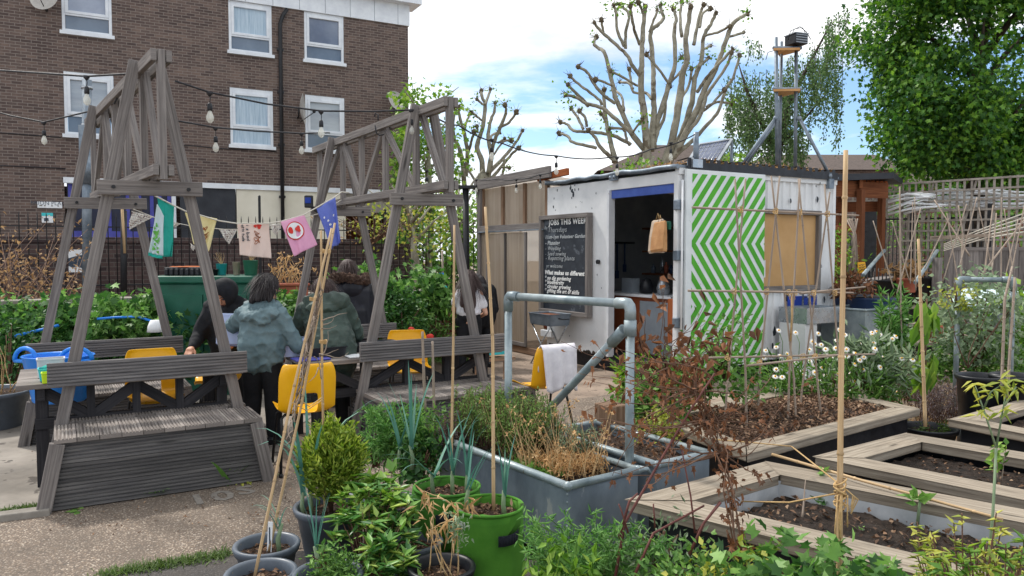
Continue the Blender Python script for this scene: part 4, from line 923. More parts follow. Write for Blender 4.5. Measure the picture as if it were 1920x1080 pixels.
# ---------------------------------------------------------------- cloth on the line
Z3 = lambda x, y: (240 + x / 4.8, 360 + y / 4.8)
def cloth_fn(q, d0, d1, amp=.03, waves=2.5, sag=0):
    TL, TR, BR_, BL = [Z3(*p) for p in q]
    def fn(a, b, off=0):
        px = (TL[0] * (1 - a) + TR[0] * a) * (1 - b) + (BL[0] * (1 - a) + BR_[0] * a) * b; py = (TL[1] * (1 - a) + TR[1] * a) * (1 - b) + (BL[1] * (1 - a) + BR_[1] * a) * b
        d = d0 * (1 - a) + d1 * a; dd = amp * math.sin(a * waves * 2 * PI + b * 1.7) * (.25 + .75 * b) + amp * .5 * math.sin(a * 17 + b * 5) * b
        p = at(px, py, d); return p + V((0, 1, 0)) * dd + V((0, -1, 0)) * off + UP * (-sag * 4 * a * (1 - a) * (1 - b))
    return fn
def cloth(name, lab, cat, q, d0, d1, mat, amp=.03, waves=2.5, nx=22, ny=24, par=None, group=None, sag=0):
    fn = cloth_fn(q, d0, d1, amp, waves, sag); m = MB()
    G = [[fn(i / nx, j / ny) for i in range(nx + 1)] for j in range(ny + 1)]
    for j in range(ny):
        for i in range(nx): m.face([G[j + 1][i], G[j + 1][i + 1], G[j][i + 1], G[j][i]], smooth=True)
    if par is None:
        c = fn(.5, 0); t = thing(name, lab, cat, c, group); o = m.build('fabric', mat, t)
    else: t = par; o = m.build(name, mat, par)
    o.modifiers.new('weld', 'WELD'); s = o.modifiers.new('solid', 'SOLIDIFY'); s.thickness = .003; return t, fn
def blot(m, fn, a, b, ra, rb, off=.008, k=14, wob=.15, ang=0):
    c = []
    for j in range(k):
        th = 2 * PI * j / k; w_ = 1 + wob * math.sin(3 * th + a * 40); x, y = ra * w_ * math.cos(th), rb * w_ * math.sin(th)
        c.append(fn(a + x * math.cos(ang) - y * math.sin(ang), b + x * math.sin(ang) + y * math.cos(ang), off))
    m.face(c)
def line(m, fn, pts, r=.003, off=.008): m.tube([fn(a, b, off) for a, b in pts], r, 5)
def strokes(m, fn, word, a0, b0, sa, sb, vert=False, r=.0028):
    G = {'i': [[(0, .4), (0, 1)], [(0, .15), (.02, .2)]], 's': [[(.5, .45), (.1, .5), (.1, .65), (.45, .75), (.4, .95), (0, 1)]], 'b': [[(0, 0), (0, 1), (.4, .95), (.5, .7), (.3, .5), (0, .6)]],
         'a': [[(.5, .45), (.1, .5), (0, .75), (.2, 1), (.5, .85), (.5, .45), (.5, 1)]], 'd': [[(.5, 0), (.5, 1), (.1, .95), (0, .7), (.2, .5), (.5, .6)]], 't': [[(.25, .1), (.25, 1)], [(0, .4), (.5, .4)]], 'u': [[(0, .45), (.05, .95), (.4, .95), (.5, .45), (.5, 1)]], 'e': [[(.05, .7), (.5, .68), (.4, .48), (.1, .5), (0, .8), (.2, 1), (.5, .92)]]}
    for k, ch in enumerate(word):
        for s in G.get(ch, []):
            q = [((a0 + (k * .75 + x) * sa, b0 + y * sb) if not vert else (a0 - (y - 1) * sa, b0 + (k * .75 + x) * sb)) for x, y in s]
            line(m, fn, q, r)
LG = 'printed cloths pegged on the line'
fnl = [(289, 366, 6.0), (325, 385, 6.1), (348, 396, 6.15), (367, 401, 6.2), (411, 414, 6.35), (444, 419, 6.45), (503, 419, 6.65), (527, 415, 6.75), (569, 403, 6.9), (594, 389, 7.0), (630, 368, 7.2), (640, 360, 7.25), (655, 361, 7.3)]
m = MB(); m.tube([at(*p) for p in fnl], .006, 6); tag(m.build('washing_line', M['rope']), 'white rope strung between the two timber frames holding printed cloths', 'rope')
t, fn = cloth('printed_towel', 'teal towel with a white green-leaf print hanging leftmost', 'towel', ((268, 55), (412, 122), (390, 582), (300, 585)), 6.02, 6.12, M['teal_cloth'], .035, 1.3, group=LG)
_, f2 = cloth('printed_panel', '', '', ((262, 105), (325, 215), (312, 575), (182, 545)), 5.95, 5.98, M['print_white'], .015, .8, par=t)
m = MB()
for a, b, ra, rb in ((.35, .38, .12, .04), (.42, .56, .24, .075), (.3, .68, .12, .045), (.6, .7, .16, .04), (.75, .63, .08, .05), (.45, .78, .1, .03), (.7, .84, .1, .03), (.35, .88, .16, .05), (.75, .93, .09, .03), (.2, .47, .07, .03), (.62, .46, .07, .03)): blot(m, f2, a, b, ra, rb, .012, 18, .3)
m.build('print', M['print_green'], t)
cloth('hem', '', '', ((182, 545), (312, 575), (310, 604), (177, 572)), 5.94, 5.97, M['teal_cloth'], .01, .8, 10, 4, par=t)
t, fn = cloth('printed_cloth', 'pale yellow cloth with an orange doodle behind the timber leg', 'cloth', ((514, 185), (805, 240), (738, 535), (585, 468)), 6.18, 6.35, M['pale_yellow'], .03, 1.6, group=LG)
m = MB()
for k in range(5): line(m, fn, [(.55 + .1 * math.sin(k * 2 + q) + .03 * q, .35 + k * .08 + .05 * math.cos(q * 2 + k)) for q in np.linspace(0, 4, 12)], .0028)
m.build('doodle', M['wood_red'], t)
t, fn = cloth('printed_cloth', 'blush cloth with red fruit and handwriting in the middle of the line', 'cloth', ((985, 287), (1266, 287), (1287, 598), (1003, 568)), 6.5, 6.66, M['blush'], .02, 1.2, group=LG)
m = MB()
blot(m, fn, .58, .07, .05, .045); blot(m, fn, .70, .06, .08, .05); blot(m, fn, .70, .12, .05, .035); m.build('fruit_print', M['red_print'], t)
m = MB(); strokes(m, fn, 'is', .38, .08, -.0, 0); strokes(m, fn, 'is', .28, .05, .10, .12, True); strokes(m, fn, 'bad', .28, .27, .10, .12, True); strokes(m, fn, 'attitude', .13, .03, .09, .09, True)
m.build('handwriting', M['ink'], t)
m = MB()
for k in range(4): line(m, fn, [(.62 + .07 * math.cos(q) + .03 * math.sin(k * 2), .26 + k * .10 + .05 * math.sin(q * 1.3 + k)) for q in np.linspace(0, 6.3, 16)], .0024)
m.build('flower_doodle', M['wood_red'], t)
t, fn = cloth('printed_cloth', 'pink cloth with a white disc and red spots on the line', 'cloth', ((1375, 270), (1586, 208), (1702, 475), (1492, 580)), 6.72, 6.9, M['pink'], .02, 1.2, group=LG)
m = MB(); blot(m, fn, .43, .36, .36, .27, .008, 30, .02); m.build('ring', M['red_print'], t)
m = MB(); blot(m, fn, .43, .36, .32, .24, .012, 30, .02); m.build('disc', M['paper'], t)
m = MB(); blot(m, fn, .27, .31, .10, .10, .016, 18, .05); blot(m, fn, .58, .34, .10, .09, .016, 18, .25); m.build('spots', M['red_print'], t)
t, fn = cloth('printed_cloth', 'blue cloth hanging folded at the right end of the line', 'cloth', ((1698, 150), (1866, 48), (1918, 450), (1825, 515)), 7.0, 7.15, M['mauve'], .04, 1.5, group=LG)
m = MB()
for a, b in ((.5, .42), (.8, .36), (.55, .52), (.3, .3), (.75, .6)): blot(m, fn, a, b, .05, .025, .05, 10, .05)
m.build('dots', M['paper'], t)
m = MB(); m.tube([at(*p) for p in ((250, 392, 6.9), (288, 407, 6.9), (330, 418, 6.95), (360, 424, 7.0), (420, 430, 7.1), (445, 430, 7.15), (520, 422, 7.3), (600, 400, 7.6), (640, 375, 7.8))], .004, 5); tag(m.build('bunting_line', M['rope']), 'thin cord with small pennants behind the printed cloths', 'cord')
for q, lab in ((((30, 170), (228, 222), (5, 340)), 'white pennant with a green leaf between the left frame legs'), (((412, 272), (462, 290), (414, 322)), 'tiny white pennant tip beside the teal towel'), (((556, 460), (606, 490), (582, 532)), 'small white pennant tip below the yellow cloth'),
               (((815, 335), (982, 335), (906, 472)), 'floral pennant between the yellow and blush cloths'), (((1268, 290), (1385, 285), (1330, 395)), 'floral pennant left of the pink cloth')):
    pts = [at(*Z3(*p), 7.0 + .5 * (p[0] / 1900)) for p in q]; m = MB(); k = 8
    for i in range(k):
        for j in range(k - i):
            f_ = lambda a, b: pts[0] + (pts[1] - pts[0]) * a / k + (pts[2] - pts[0]) * b / k + V((0, .012 * math.sin(a * 1.1 + b), 0))
            m.face([f_(i, j + 1), f_(i + 1, j), f_(i, j)] if True else [], smooth=True)
            if j < k - i - 1: m.face([f_(i, j + 1), f_(i + 1, j + 1), f_(i + 1, j)], smooth=True)
    o = m.build('pennant', M['bunting'], None, tuple(pts[0])); tag(o, lab, 'pennant', 'bunting pennants'); sd_ = o.modifiers.new('solid', 'SOLIDIFY'); sd_.thickness = .002
# ---------------------------------------------------------------- festoon lights
def strand(lab, pts, sag=.0):
    P = [at(*p) for p in pts]; Q = []
    for a, b in zip(P, P[1:]):
        for i in range(8):
            u = i / 8; Q.append(a.lerp(b, u) - UP * (sag * 4 * u * (1 - u)))
    Q.append(P[-1]); m = MB(); m.tube(Q, .0075, 6); return tag(m.build('light_cable', M['cable']), lab, 'light cable', 'festoon cables')
bulb0 = None
def bulb(px, py, d, lab):
    global bulb0
    p = at(px, py, d)
    if bulb0 is None:
        t = thing('festoon_lamp', lab, 'lamp', V((0, 0, 0)), 'festoon lamps')
        m = MB(); m.tube([(0, 0, .0), (0.004, 0, -.05), (0, 0, -.085)], .004, 6); m.lathe([(0, .012), (.03, .008), (.022, -.012), (.006, -.03), (0, -.03)], (0, 0, 0), 10); m.build('drop', M['cable'], t)
        m = MB(); m.lathe([(.001, -.08), (.014, -.082), (.019, -.095), (.021, -.14), (.017, -.145), (.001, -.145)], (0, 0, 0), 12); m.build('socket', M['black'], t)
        m = MB(); m.lathe([(.013, -.143), (.017, -.16), (.028, -.185), (.031, -.205), (.026, -.225), (.012, -.24), (.001, -.243)], (0, 0, 0), 14); m.build('bulb', M['bulb'], t)
        t.location = p; ORG[t.name] = V(p); t.scale = (.85,) * 3; bulb0 = t; return t
    return dup(bulb0, p, lab)
strand('upper festoon cable running off left from the left frame peak', [(-60, 128, 6.2), (90, 138, 5.8), (162, 143, 5.6), (265, 137, 5.35)])
strand('lower festoon cable running off left from the far frame end', [(-60, 195, 7.6), (20, 217, 7.4), (82, 229, 7.3), (187, 204, 7.0)])
strand('festoon cable crossing from the left frame peak to the right frame', [(329, 152, 5.1), (393, 173, 5.3), (500, 195, 5.7), (602, 208, 6.1), (700, 209, 6.4), (772, 206, 6.45)])
strand('festoon cable crossing between the far ends of both frames', [(329, 226, 6.2), (404, 239, 6.6), (480, 246, 7.2), (565, 250, 7.8), (618, 249, 8.4)])
strand('festoon cable from the right frame to the cabin roof post', [(800, 207, 6.5), (860, 235, 7.0), (940, 268, 7.8), (1043, 292, 8.6), (1150, 294, 9.0), (1220, 280, 9.1), (1303, 252, 9.15)], .03)
strand('short festoon cable along the lean-to eave', [(892, 336, 12.9), (935, 335, 12.3), (968, 336, 11.9), (1012, 327, 11.3), (1043, 318, 10.6)], .02)
for px, py, d, lab in ((162, 144, 5.6, 'clear festoon bulb hanging before the left window and grey pole'), (82, 230, 7.3, 'clear festoon bulb at far left above the street sign'), (393, 174, 5.3, 'clear festoon bulb just right of the left frame peak'), (602, 209, 6.1, 'clear festoon bulb in front of the right-hand lower window'),
                       (404, 240, 6.6, 'clear festoon bulb lower, left of the curtained window'), (565, 251, 7.8, 'clear festoon bulb at the thin end of the right truss'), (771, 207, 6.4, 'clear festoon bulb against the right frame peak'), (1043, 293, 8.6, 'clear festoon bulb hanging over the lean-to roof end'),
                       (922, 262, 7.6, 'clear festoon bulb in front of the small pollard'), (1157, 296, 9.0, 'clear festoon bulb against the brown roof under the pollard'), (1258, 268, 9.1, 'clear festoon bulb left of the cabin roof post'), (893, 338, 12.9, 'festoon bulb at the left corner of the lean-to'),
                       (968, 337, 11.9, 'festoon bulb under the middle of the lean-to eave'), (1013, 328, 11.2, 'festoon bulb under the right of the lean-to eave'), (800, 320, 8.6, 'festoon bulb seen through the right truss against the leaves')): bulb(px, py, d, lab)
# floodlight on the frame leg
p = at(579, 378, 8.0); t = thing('floodlight', 'small black floodlight with a blue lens on the right frame', 'floodlight', p)
m = MB(); Rz = Matrix.Rotation(.3, 3, 'Z'); m.box(p, (.09, .05, .13), Rz); m.build('housing', M['black'], t, bevel=.012)
m = MB(); m.box(p + V((0, -.03, .01)), (.06, .012, .06), Rz); m.build('lens', M['blue_sign'], t, bevel=.01)
m = MB(); m.bar(p + V((.03, .02, -.06)), p + V((.1, .06, -.12)), .02, .03); m.build('bracket', M['black_metal'], t)
# loose wires on the trusses
for lab, pts in (('bent pale wire sticking up from the left truss', [(214, 195, 6.1), (222, 178, 6.1), (232, 165, 6.1), (241, 162, 6.05), (238, 173, 6.05)]), ('hooked wire hanging under the right truss', [(703, 235, 7.1), (706, 250, 7.1), (712, 254, 7.1), (720, 252, 7.1)]), ('hooked wire standing on the right truss', [(709, 226, 7.1), (709, 216, 7.1), (704, 212, 7.1), (702, 219, 7.1)])):
    m = MB(); m.tube([at(*q) for q in pts], .007, 6); tag(m.build('wire', M['cable']), lab, 'wire')
# ---------------------------------------------------------------- people
def person(label, loc, face, J, skin, top, trousers, hands=(True, True), extra=None):
    f = V((face[0], face[1], 0)).normalized(); r = V((f.y, -f.x, 0)); R = Matrix((r, f, UP)).transposed(); loc = V(loc)
    t = thing('person', label, 'person', loc)
    j = J; S_ = j.get('s', 1.0)
    hip, chest, neck, head = V(j['hip']), V(j['chest']), V(j['neck']), V(j['head']); hd = V(j.get('look', (0, 1, 0))).normalized()
    side = hd.cross(UP).normalized(); hup = side.cross(hd)
    H = lambda x, y, z: head + side * x + hd * y + hup * z
    P = [('cap', hip, chest, .10, .105), ('cap', chest + V((-.06, 0, .02)), chest + V((.06, 0, .02)), .10, .10), ('cap', chest + V((0, 0, .08)), neck, .075, .05), ('cap', neck, H(0, 0, -.05), .05, .05),
         ('ell', H(0, -.012, .03), (.074, .092, .085)), ('ell', H(0, .02, -.045), (.06, .068, .068)), ('cap', H(0, .085, .005), H(0, .104, -.022), .010, .015), ('ell', H(0, .072, -.082), (.026, .02, .016)), ('ell', H(0, .082, -.052), (.026, .012, .009)),
         ('ell', H(.076, -.01, -.01), (.012, .02, .032)), ('ell', H(-.076, -.01, -.01), (.012, .02, .032)), ('ell', H(0, .078, .024), (.06, .016, .01))]
    tr_p = [('cap', hip + V((-.05, 0, .03)), hip + V((.05, 0, .03)), .112, .112)]; sl = []
    for s, fk in ((-1, 'L'), (1, 'R')):
        kn, an = V(j['knee' + fk]), V(j['ankle' + fk]); h = hip + V((s * .085, 0, -.03))
        P += [('cap', h, kn, .085, .06), ('cap', kn, an, .055, .04), ('cap', an + V((0, -.02, -.03)), an + V((0, .13, -.045)), .036, .03)]
        tr_p += [('cap', h, kn, .095, .075), ('cap', kn, an + UP * .02, .078, .062)]
        sh = chest + V((s * j.get('shw', .17), 0, .085)) + V(j.get('shd' + fk, (0, 0, 0))); el, wr = V(j['elbow' + fk]), V(j['wrist' + fk])
        P += [('cap', sh, el, .042, .033), ('cap', el, wr, .032, .025)]
        hdn = V(j.get('hand' + fk, wr - el)).normalized(); pn = V(j.get('palm' + fk, (0, 0, -1))); pn = (pn - hdn * pn.dot(hdn)).normalized(); ax = hdn.cross(pn).normalized() * s
        c = wr + hdn * .045; P += [('cap', wr, c + ax * .012, .024, .026), ('cap', wr + ax * -.008, c - ax * .016, .022, .024)]
        for q, (lx, ln) in enumerate(((.028, .062), (.010, .07), (-.009, .065), (-.026, .05))):
            b0 = wr + hdn * .075 + ax * lx; b1 = b0 + hdn * ln * .5 + pn * ln * .22; b2 = b1 + hdn * ln * .28 + pn * ln * .42; P += [('cap', b0 - hdn * .02, b1, .0095, .009), ('cap', b1, b2, .009, .0078)]
        th0 = wr + hdn * .03 + ax * .026; P += [('cap', th0, th0 + (ax * .7 + hdn * .8).normalized() * .035 + pn * .01, .012, .0105), ('cap', th0 + (ax * .7 + hdn * .8).normalized() * .035 + pn * .01, th0 + hdn * .06 + ax * .03 + pn * .03, .0105, .009)]
        sl.append((s, sh, el, wr))
    remesh_blob('body', P, skin, t, .0062, 3, R, loc)
    remesh_blob('trousers', tr_p, trousers, t, .013, 5, R, loc)
    m = MB()
    for fk in 'LR':
        an = V(j['ankle' + fk]); T = lambda q: loc + R @ V(q)
        sh_ = MB(); sh_.tube([T(an + V((0, -.06, -.045))), T(an + V((0, -.03, -.03))), T(an + V((0, .08, -.035))), T(an + V((0, .16, -.05)))], [.03, .05, .045, .028], 10); sh_.build('shoe', M['black'], t)
    for s in (-1, 1):
        e = loc + R @ H(s * .031, .084, .006); m.ball(e, .0105, 8, sc=(1, 1, .55))
        m.tube([loc + R @ H(s * .012, .092, .03), loc + R @ H(s * .032, .092, .036), loc + R @ H(s * .052, .08, .030)], .0035, 5)
    m.build('eyes', M['ink'], t)
    m = MB(); m.tube([loc + R @ H(-.024, .090, -.053), loc + R @ H(0, .095, -.055), loc + R @ H(.024, .090, -.053)], .004, 5); m.build('mouth', M['twig_red'], t)
    return t, R, loc, H, sl, hip, chest, neck, hd, side
def top_pieces(hip, chest, sl, hem, pad=.03, hemr=.17, cuff=.036, wr_stop=.92):
    P = [('cap', chest + V((-.05, 0, .03)), chest + V((.05, 0, .03)), .125 + pad, .125 + pad), ('cap', hip + V((-.05, 0, .1)), chest + V((-.04, 0, 0)), .135 + pad, .125 + pad), ('cap', hip + V((.05, 0, .1)), chest + V((.04, 0, 0)), .135 + pad, .125 + pad), ('cap', V((hip.x - .06, hip.y, hem + .1)), hip + V((-.05, 0, .12)), hemr - .03, .14 + pad), ('cap', V((hip.x + .06, hip.y, hem + .1)), hip + V((.05, 0, .12)), hemr - .03, .14 + pad)]
    for s, sh, el, wr in sl: P += [('cap', sh - V((s * .03, 0, 0)), el, .07 + pad * .8, .056 + pad * .6), ('cap', el, el.lerp(wr, wr_stop), .056 + pad * .6, cuff + pad * .3)]
    return P
def add_wrinkle(o, strength=.012, size=.12):
    tx = bpy.data.textures.new('fold', 'MUSGRAVE'); tx.musgrave_type = 'RIDGED_MULTIFRACTAL'; tx.noise_scale = size * 1.7; tx.octaves = 2; tx.noise_intensity = .6; d = o.modifiers.new('folds', 'DISPLACE'); d.texture = tx; d.strength = strength; d.mid_level = .5; d.texture_coords = 'LOCAL'
def strands(t, H, R, loc, n, ln, mat, front=.35):
    b = LB(); u = rdir(n, .35); u = u[u[:, 1] < front]; n = len(u); P_ = np.array([loc + R @ H(x * .097, y * .112 - .022, z * .098 + .045) for x, y, z in u]); D = np.array([R @ (H(x * .5, y * .5, -.9) - H(0, 0, 0)) for x, y, z in u]) + rng.normal(size=(n, 3)) * .12
    b.blades(P_, D, rng.uniform(.5, 1.1, n) * ln, .006, .35, 5); b.build('hair_strands', mat, t)
base_legs = dict(kneeL=(-.09, .02, .40), ankleL=(-.1, 0, .075), kneeR=(.09, .02, .40), ankleR=(.1, 0, .075))
# 1 grey jacket, seen from behind
J = dict(base_legs, hip=(0, 0, .74), chest=(0, .02, 1.0), neck=(0, .04, 1.135), head=(.02, .075, 1.285), look=(.45, .9, -.45), shw=.175, elbowL=(-.33, .16, .97), wristL=(-.30, .40, .88), elbowR=(.28, .06, .82), wristR=(.2, .30, .80), handL=(.2, 1, -.2), handR=(-.2, 1, 0))
t, R, loc, H, sl, hip, chest, neck, hd, side = person('person in a hooded blue-grey jacket with a black bob, seen from behind', (-2.08, 6.3, 0), (.12, 1), J, M['skin_pale'], None, M['cloth_black'])
o = remesh_blob('jacket', top_pieces(hip, chest, sl, .60, .014, .158), M['jacket_grey'], t, .011, 3, R, loc); add_wrinkle(o, .024, .055)
o = remesh_blob('hood', [('ell', chest + V((.0, -.12, .075)), (.15, .075, .055)), ('ell', chest + V((.10, -.09, .10)), (.09, .08, .06)), ('ell', chest + V((-.10, -.07, .115)), (.08, .07, .045)), ('cap', chest + V((-.1, .0, .14)), chest + V((.1, .0, .14)), .065, .07), ('ell', chest + V((.06, -.14, .04)), (.08, .05, .035))], M['jacket_grey'], t, .010, 2, R, loc); add_wrinkle(o, .028, .045)
o = remesh_blob('hair', [('ell', H(0, -.022, .045), (.094, .108, .092)), ('ell', H(0, -.05, -.03), (.088, .07, .11)), ('cap', H(-.07, -.02, .02), H(-.075, .0, -.10), .045, .03), ('cap', H(.07, -.02, .02), H(.078, .0, -.09), .04, .025), ('cap', H(-.03, -.08, .02), H(-.035, -.075, -.125), .05, .032), ('cap', H(.03, -.08, .02), H(.035, -.075, -.11), .05, .03)], M['hair'], t, .008, 3, R, loc)
strands(t, H, R, loc, 420, 0.16, M['hair'])
# 2 olive jacket, stooping to the left
J = dict(base_legs, hip=(0, -.06, .72), chest=(-.05, .10, 1.02), neck=(-.06, .16, 1.15), head=(-.09, .24, 1.235), look=(-.8, .7, -.55), shw=.18, elbowL=(-.34, .26, .88), wristL=(-.42, .40, .72), elbowR=(.2, .30, .86), wristR=(-.05, .52, .78), handL=(-.3, .8, -.4), handR=(-.7, .6, -.2))
t, R, loc, H, sl, hip, chest, neck, hd, side = person('person in an olive parka stooping over the table, dark hair in a low collar', (-1.56, 6.55, 0), (-.15, 1), J, M['skin'], None, M['cloth_black'])
o = remesh_blob('parka', top_pieces(hip, chest, sl, .52, .028, .195), M['jacket_olive'], t, .011, 3, R, loc); add_wrinkle(o, .028, .06)
o = remesh_blob('hood', [('cap', chest + V((-.12, -.02, .15)), chest + V((.13, -.04, .15)), .075, .085), ('ell', chest + V((.10, -.06, .16)), (.11, .09, .085)), ('ell', chest + V((-.02, -.10, .10)), (.16, .07, .06))], M['jacket_olive'], t, .010, 4, R, loc); add_wrinkle(o, .025, .06)
remesh_blob('hair', [('ell', H(0, -.022, .045), (.092, .108, .092)), ('ell', H(0, -.05, -.02), (.086, .07, .09)), ('cap', H(0, -.08, 0), H(0, -.085, -.06), .07, .05), ('cap', H(.06, -.03, 0), H(.065, -.02, -.07), .04, .03), ('cap', H(-.06, -.03, 0), H(-.065, -.02, -.07), .04, .03)], M['hair_brown'], t, .008, 3, R, loc)
strands(t, H, R, loc, 380, 0.13, M['hair_brown'])
# 3 black headscarf, facing us
J = dict(base_legs, hip=(0, -.02, .76), chest=(0, .06, 1.0), neck=(0, .10, 1.12), head=(0, .16, 1.21), look=(.25, .85, -.62), shw=.16, elbowL=(-.2, .16, .80), wristL=(-.1, .36, .76), elbowR=(.25, .10, .82), wristR=(.25, .32, .735), handR=(.1, 1, -.35), handL=(.3, 1, -.2))
t, R, loc, H, sl, hip, chest, neck, hd, side = person('person in a black headscarf and black top looking down at the table', (-2.68, 7.2, 0), (.12, -1), J, M['skin'], None, M['cloth_black'])
o = remesh_blob('sweater', top_pieces(hip, chest, sl, .62, .025, .17), M['cloth_black'], t, .012, 6, R, loc); add_wrinkle(o, .02, .09)
m = MB(); N = 28                                     # scarf: rings round the face opening swept back over the head and down to the chest
rings = [(.055, .096, .078, .008), (.068, .094, .094, .014), (.084, .072, .112, .022), (.102, .02, .128, .028), (.110, -.04, .126, .028), (.092, -.10, .100, .025), (.045, -.135, .05, .02), (.004, -.14, .006, .02)]
G = [[loc + R @ H(rx * math.cos(2 * PI * k / N) * 1.0, y, cz_ - .008 + rz * math.sin(2 * PI * k / N)) for k in range(N)] for rx, y, rz, cz_ in rings]
for a, b in zip(G, G[1:]):
    for k in range(N): m.face([a[k], a[(k + 1) % N], b[(k + 1) % N], b[k]], smooth=True)
o = m.build('headscarf', M['cloth_black'], t); o.modifiers.new('weld', 'WELD'); s = o.modifiers.new('solid', 'SOLIDIFY'); s.thickness = .012; s.offset = 0
o = remesh_blob('scarf_drape', [('cap', H(-.05, -.03, -.085), chest + V((-.12, .0, .08)), .07, .085), ('cap', H(.05, -.03, -.085), chest + V((.12, .0, .08)), .07, .085), ('cap', H(0, .03, -.13), chest + V((0, .08, .05)), .065, .09), ('cap', H(0, -.07, -.06), chest + V((0, -.08, .06)), .075, .09)], M['cloth_black'], t, .011, 5, R, loc); add_wrinkle(o, .02, .07)
# 4 padded coat
J = dict(base_legs, hip=(0, 0, .80), chest=(0, .03, 1.10), neck=(-.01, .05, 1.24), head=(-.03, .07, 1.375), look=(-.5, .9, -.25), shw=.185, elbowL=(-.24, .08, .90), wristL=(-.18, .28, .82), elbowR=(.25, .06, .90), wristR=(.2, .24, .80))
t, R, loc, H, sl, hip, chest, neck, hd, side = person('person in a long black padded coat with a fur hood trim, back turned', (-1.9, 8.95, 0), (-.25, 1), J, M['skin_pale'], None, M['cloth_black'])
P = top_pieces(hip, chest, sl, .50, .055, .24)
for k in range(10): 
    z = .56 + k * .062; w_ = .115 + .02 * (1 - k / 10); P.append(('cap', V((-.10, .0, z)), V((.10, .0, z)), w_ + .048, w_ + .048))
remesh_blob('padded_coat', P, M['coat_black'], t, .011, 2, R, loc)
o = remesh_blob('fur_trim', [('ell', chest + V((.19 * math.cos(a), -.05 + .12 * math.sin(a), .19 + .02 * math.sin(2 * a))), (.07, .07, .06)) for a in np.linspace(PI * .9, PI * 2.1, 12)], M['fur'], t, .010, 2, R, loc); add_wrinkle(o, .05, .025)
remesh_blob('hood', [('ell', chest + V((.02, -.15, .08)), (.13, .07, .12)), ('ell', chest + V((.07, -.13, .12)), (.1, .07, .08))], M['coat_black'], t, .011, 3, R, loc)
remesh_blob('hair', [('ell', H(0, -.02, .04), (.10, .115, .105)), ('cap', H(0, -.06, 0), H(0, -.06, -.13), .085, .08), ('cap', H(.05, -.03, 0), H(.06, 0, -.12), .05, .04), ('cap', H(-.05, -.03, 0), H(-.06, 0, -.12), .05, .04)], M['hair_brown'], t, .009, 3, R, loc)
strands(t, H, R, loc, 420, 0.2, M['hair_brown'])
# 5 girl with long hair
J = dict(base_legs, hip=(0, 0, .74), chest=(0, .0, .98), neck=(0, .01, 1.10), head=(0, .02, 1.235), look=(-.3, 1, -.2), shw=.145, elbowL=(-.21, .06, .84), wristL=(-.12, .22, .78), elbowR=(.22, .04, .80), wristR=(.12, .20, .74))
t, R, loc, H, sl, hip, chest, neck, hd, side = person('girl with very long dark hair, white t-shirt and black trousers by the greenhouse', (-.57, 10.0, 0), (.1, 1), J, M['skin_pale'], None, M['cloth_black'])
P = [('cap', hip + V((-.04, 0, .07)), chest + V((-.03, 0, 0)), .13, .128), ('cap', hip + V((.04, 0, .07)), chest + V((.03, 0, 0)), .13, .128), ('cap', chest + V((-.06, 0, .05)), chest + V((.06, 0, .05)), .118, .118), ('cap', chest + V((0, 0, .1)), neck + V((0, 0, -.03)), .09, .065)] + [('cap', sh - V((s * .03, 0, 0)), sh.lerp(el, .55), .062, .066) for s, sh, el, wr in sl]
o = remesh_blob('tshirt', P, M['tshirt'], t, .011, 4, R, loc); add_wrinkle(o, .015, .08)
remesh_blob('hair', [('ell', H(0, -.02, .04), (.092, .108, .095)), ('cap', H(0, -.07, 0), V((.01, -.125, .86)), .085, .06), ('cap', H(.05, -.05, 0), V((.07, -.115, .9)), .055, .045), ('cap', H(-.05, -.05, 0), V((-.06, -.115, .92)), .055, .04)], M['hair_brown'], t, .009, 3, R, loc)
strands(t, H, R, loc, 500, 0.42, M['hair_brown'])
# 6 someone in black beside her
J = dict(base_legs, hip=(0, 0, .72), chest=(0, .06, .98), neck=(0, .12, 1.10), head=(0, .19, 1.17), look=(-.5, .8, -.8), shw=.17, elbowL=(-.22, .14, .8), wristL=(-.1, .34, .74), elbowR=(.22, .12, .8), wristR=(.1, .34, .72))
t, R, loc, H, sl, hip, chest, neck, hd, side = person('person all in black stooping beside the girl, mostly hidden by canes', (-.42, 10.55, 0), (-.4, 1), J, M['skin'], None, M['cloth_black'])
remesh_blob('sweater', top_pieces(hip, chest, sl, .58, .035, .18), M['cloth_black'], t, .013, 5, R, loc)
remesh_blob('hair', [('ell', H(0, -.02, .04), (.094, .11, .095)), ('cap', H(0, -.07, 0), H(0, -.07, -.07), .07, .06)], M['hair'], t, .010, 3, R, loc)
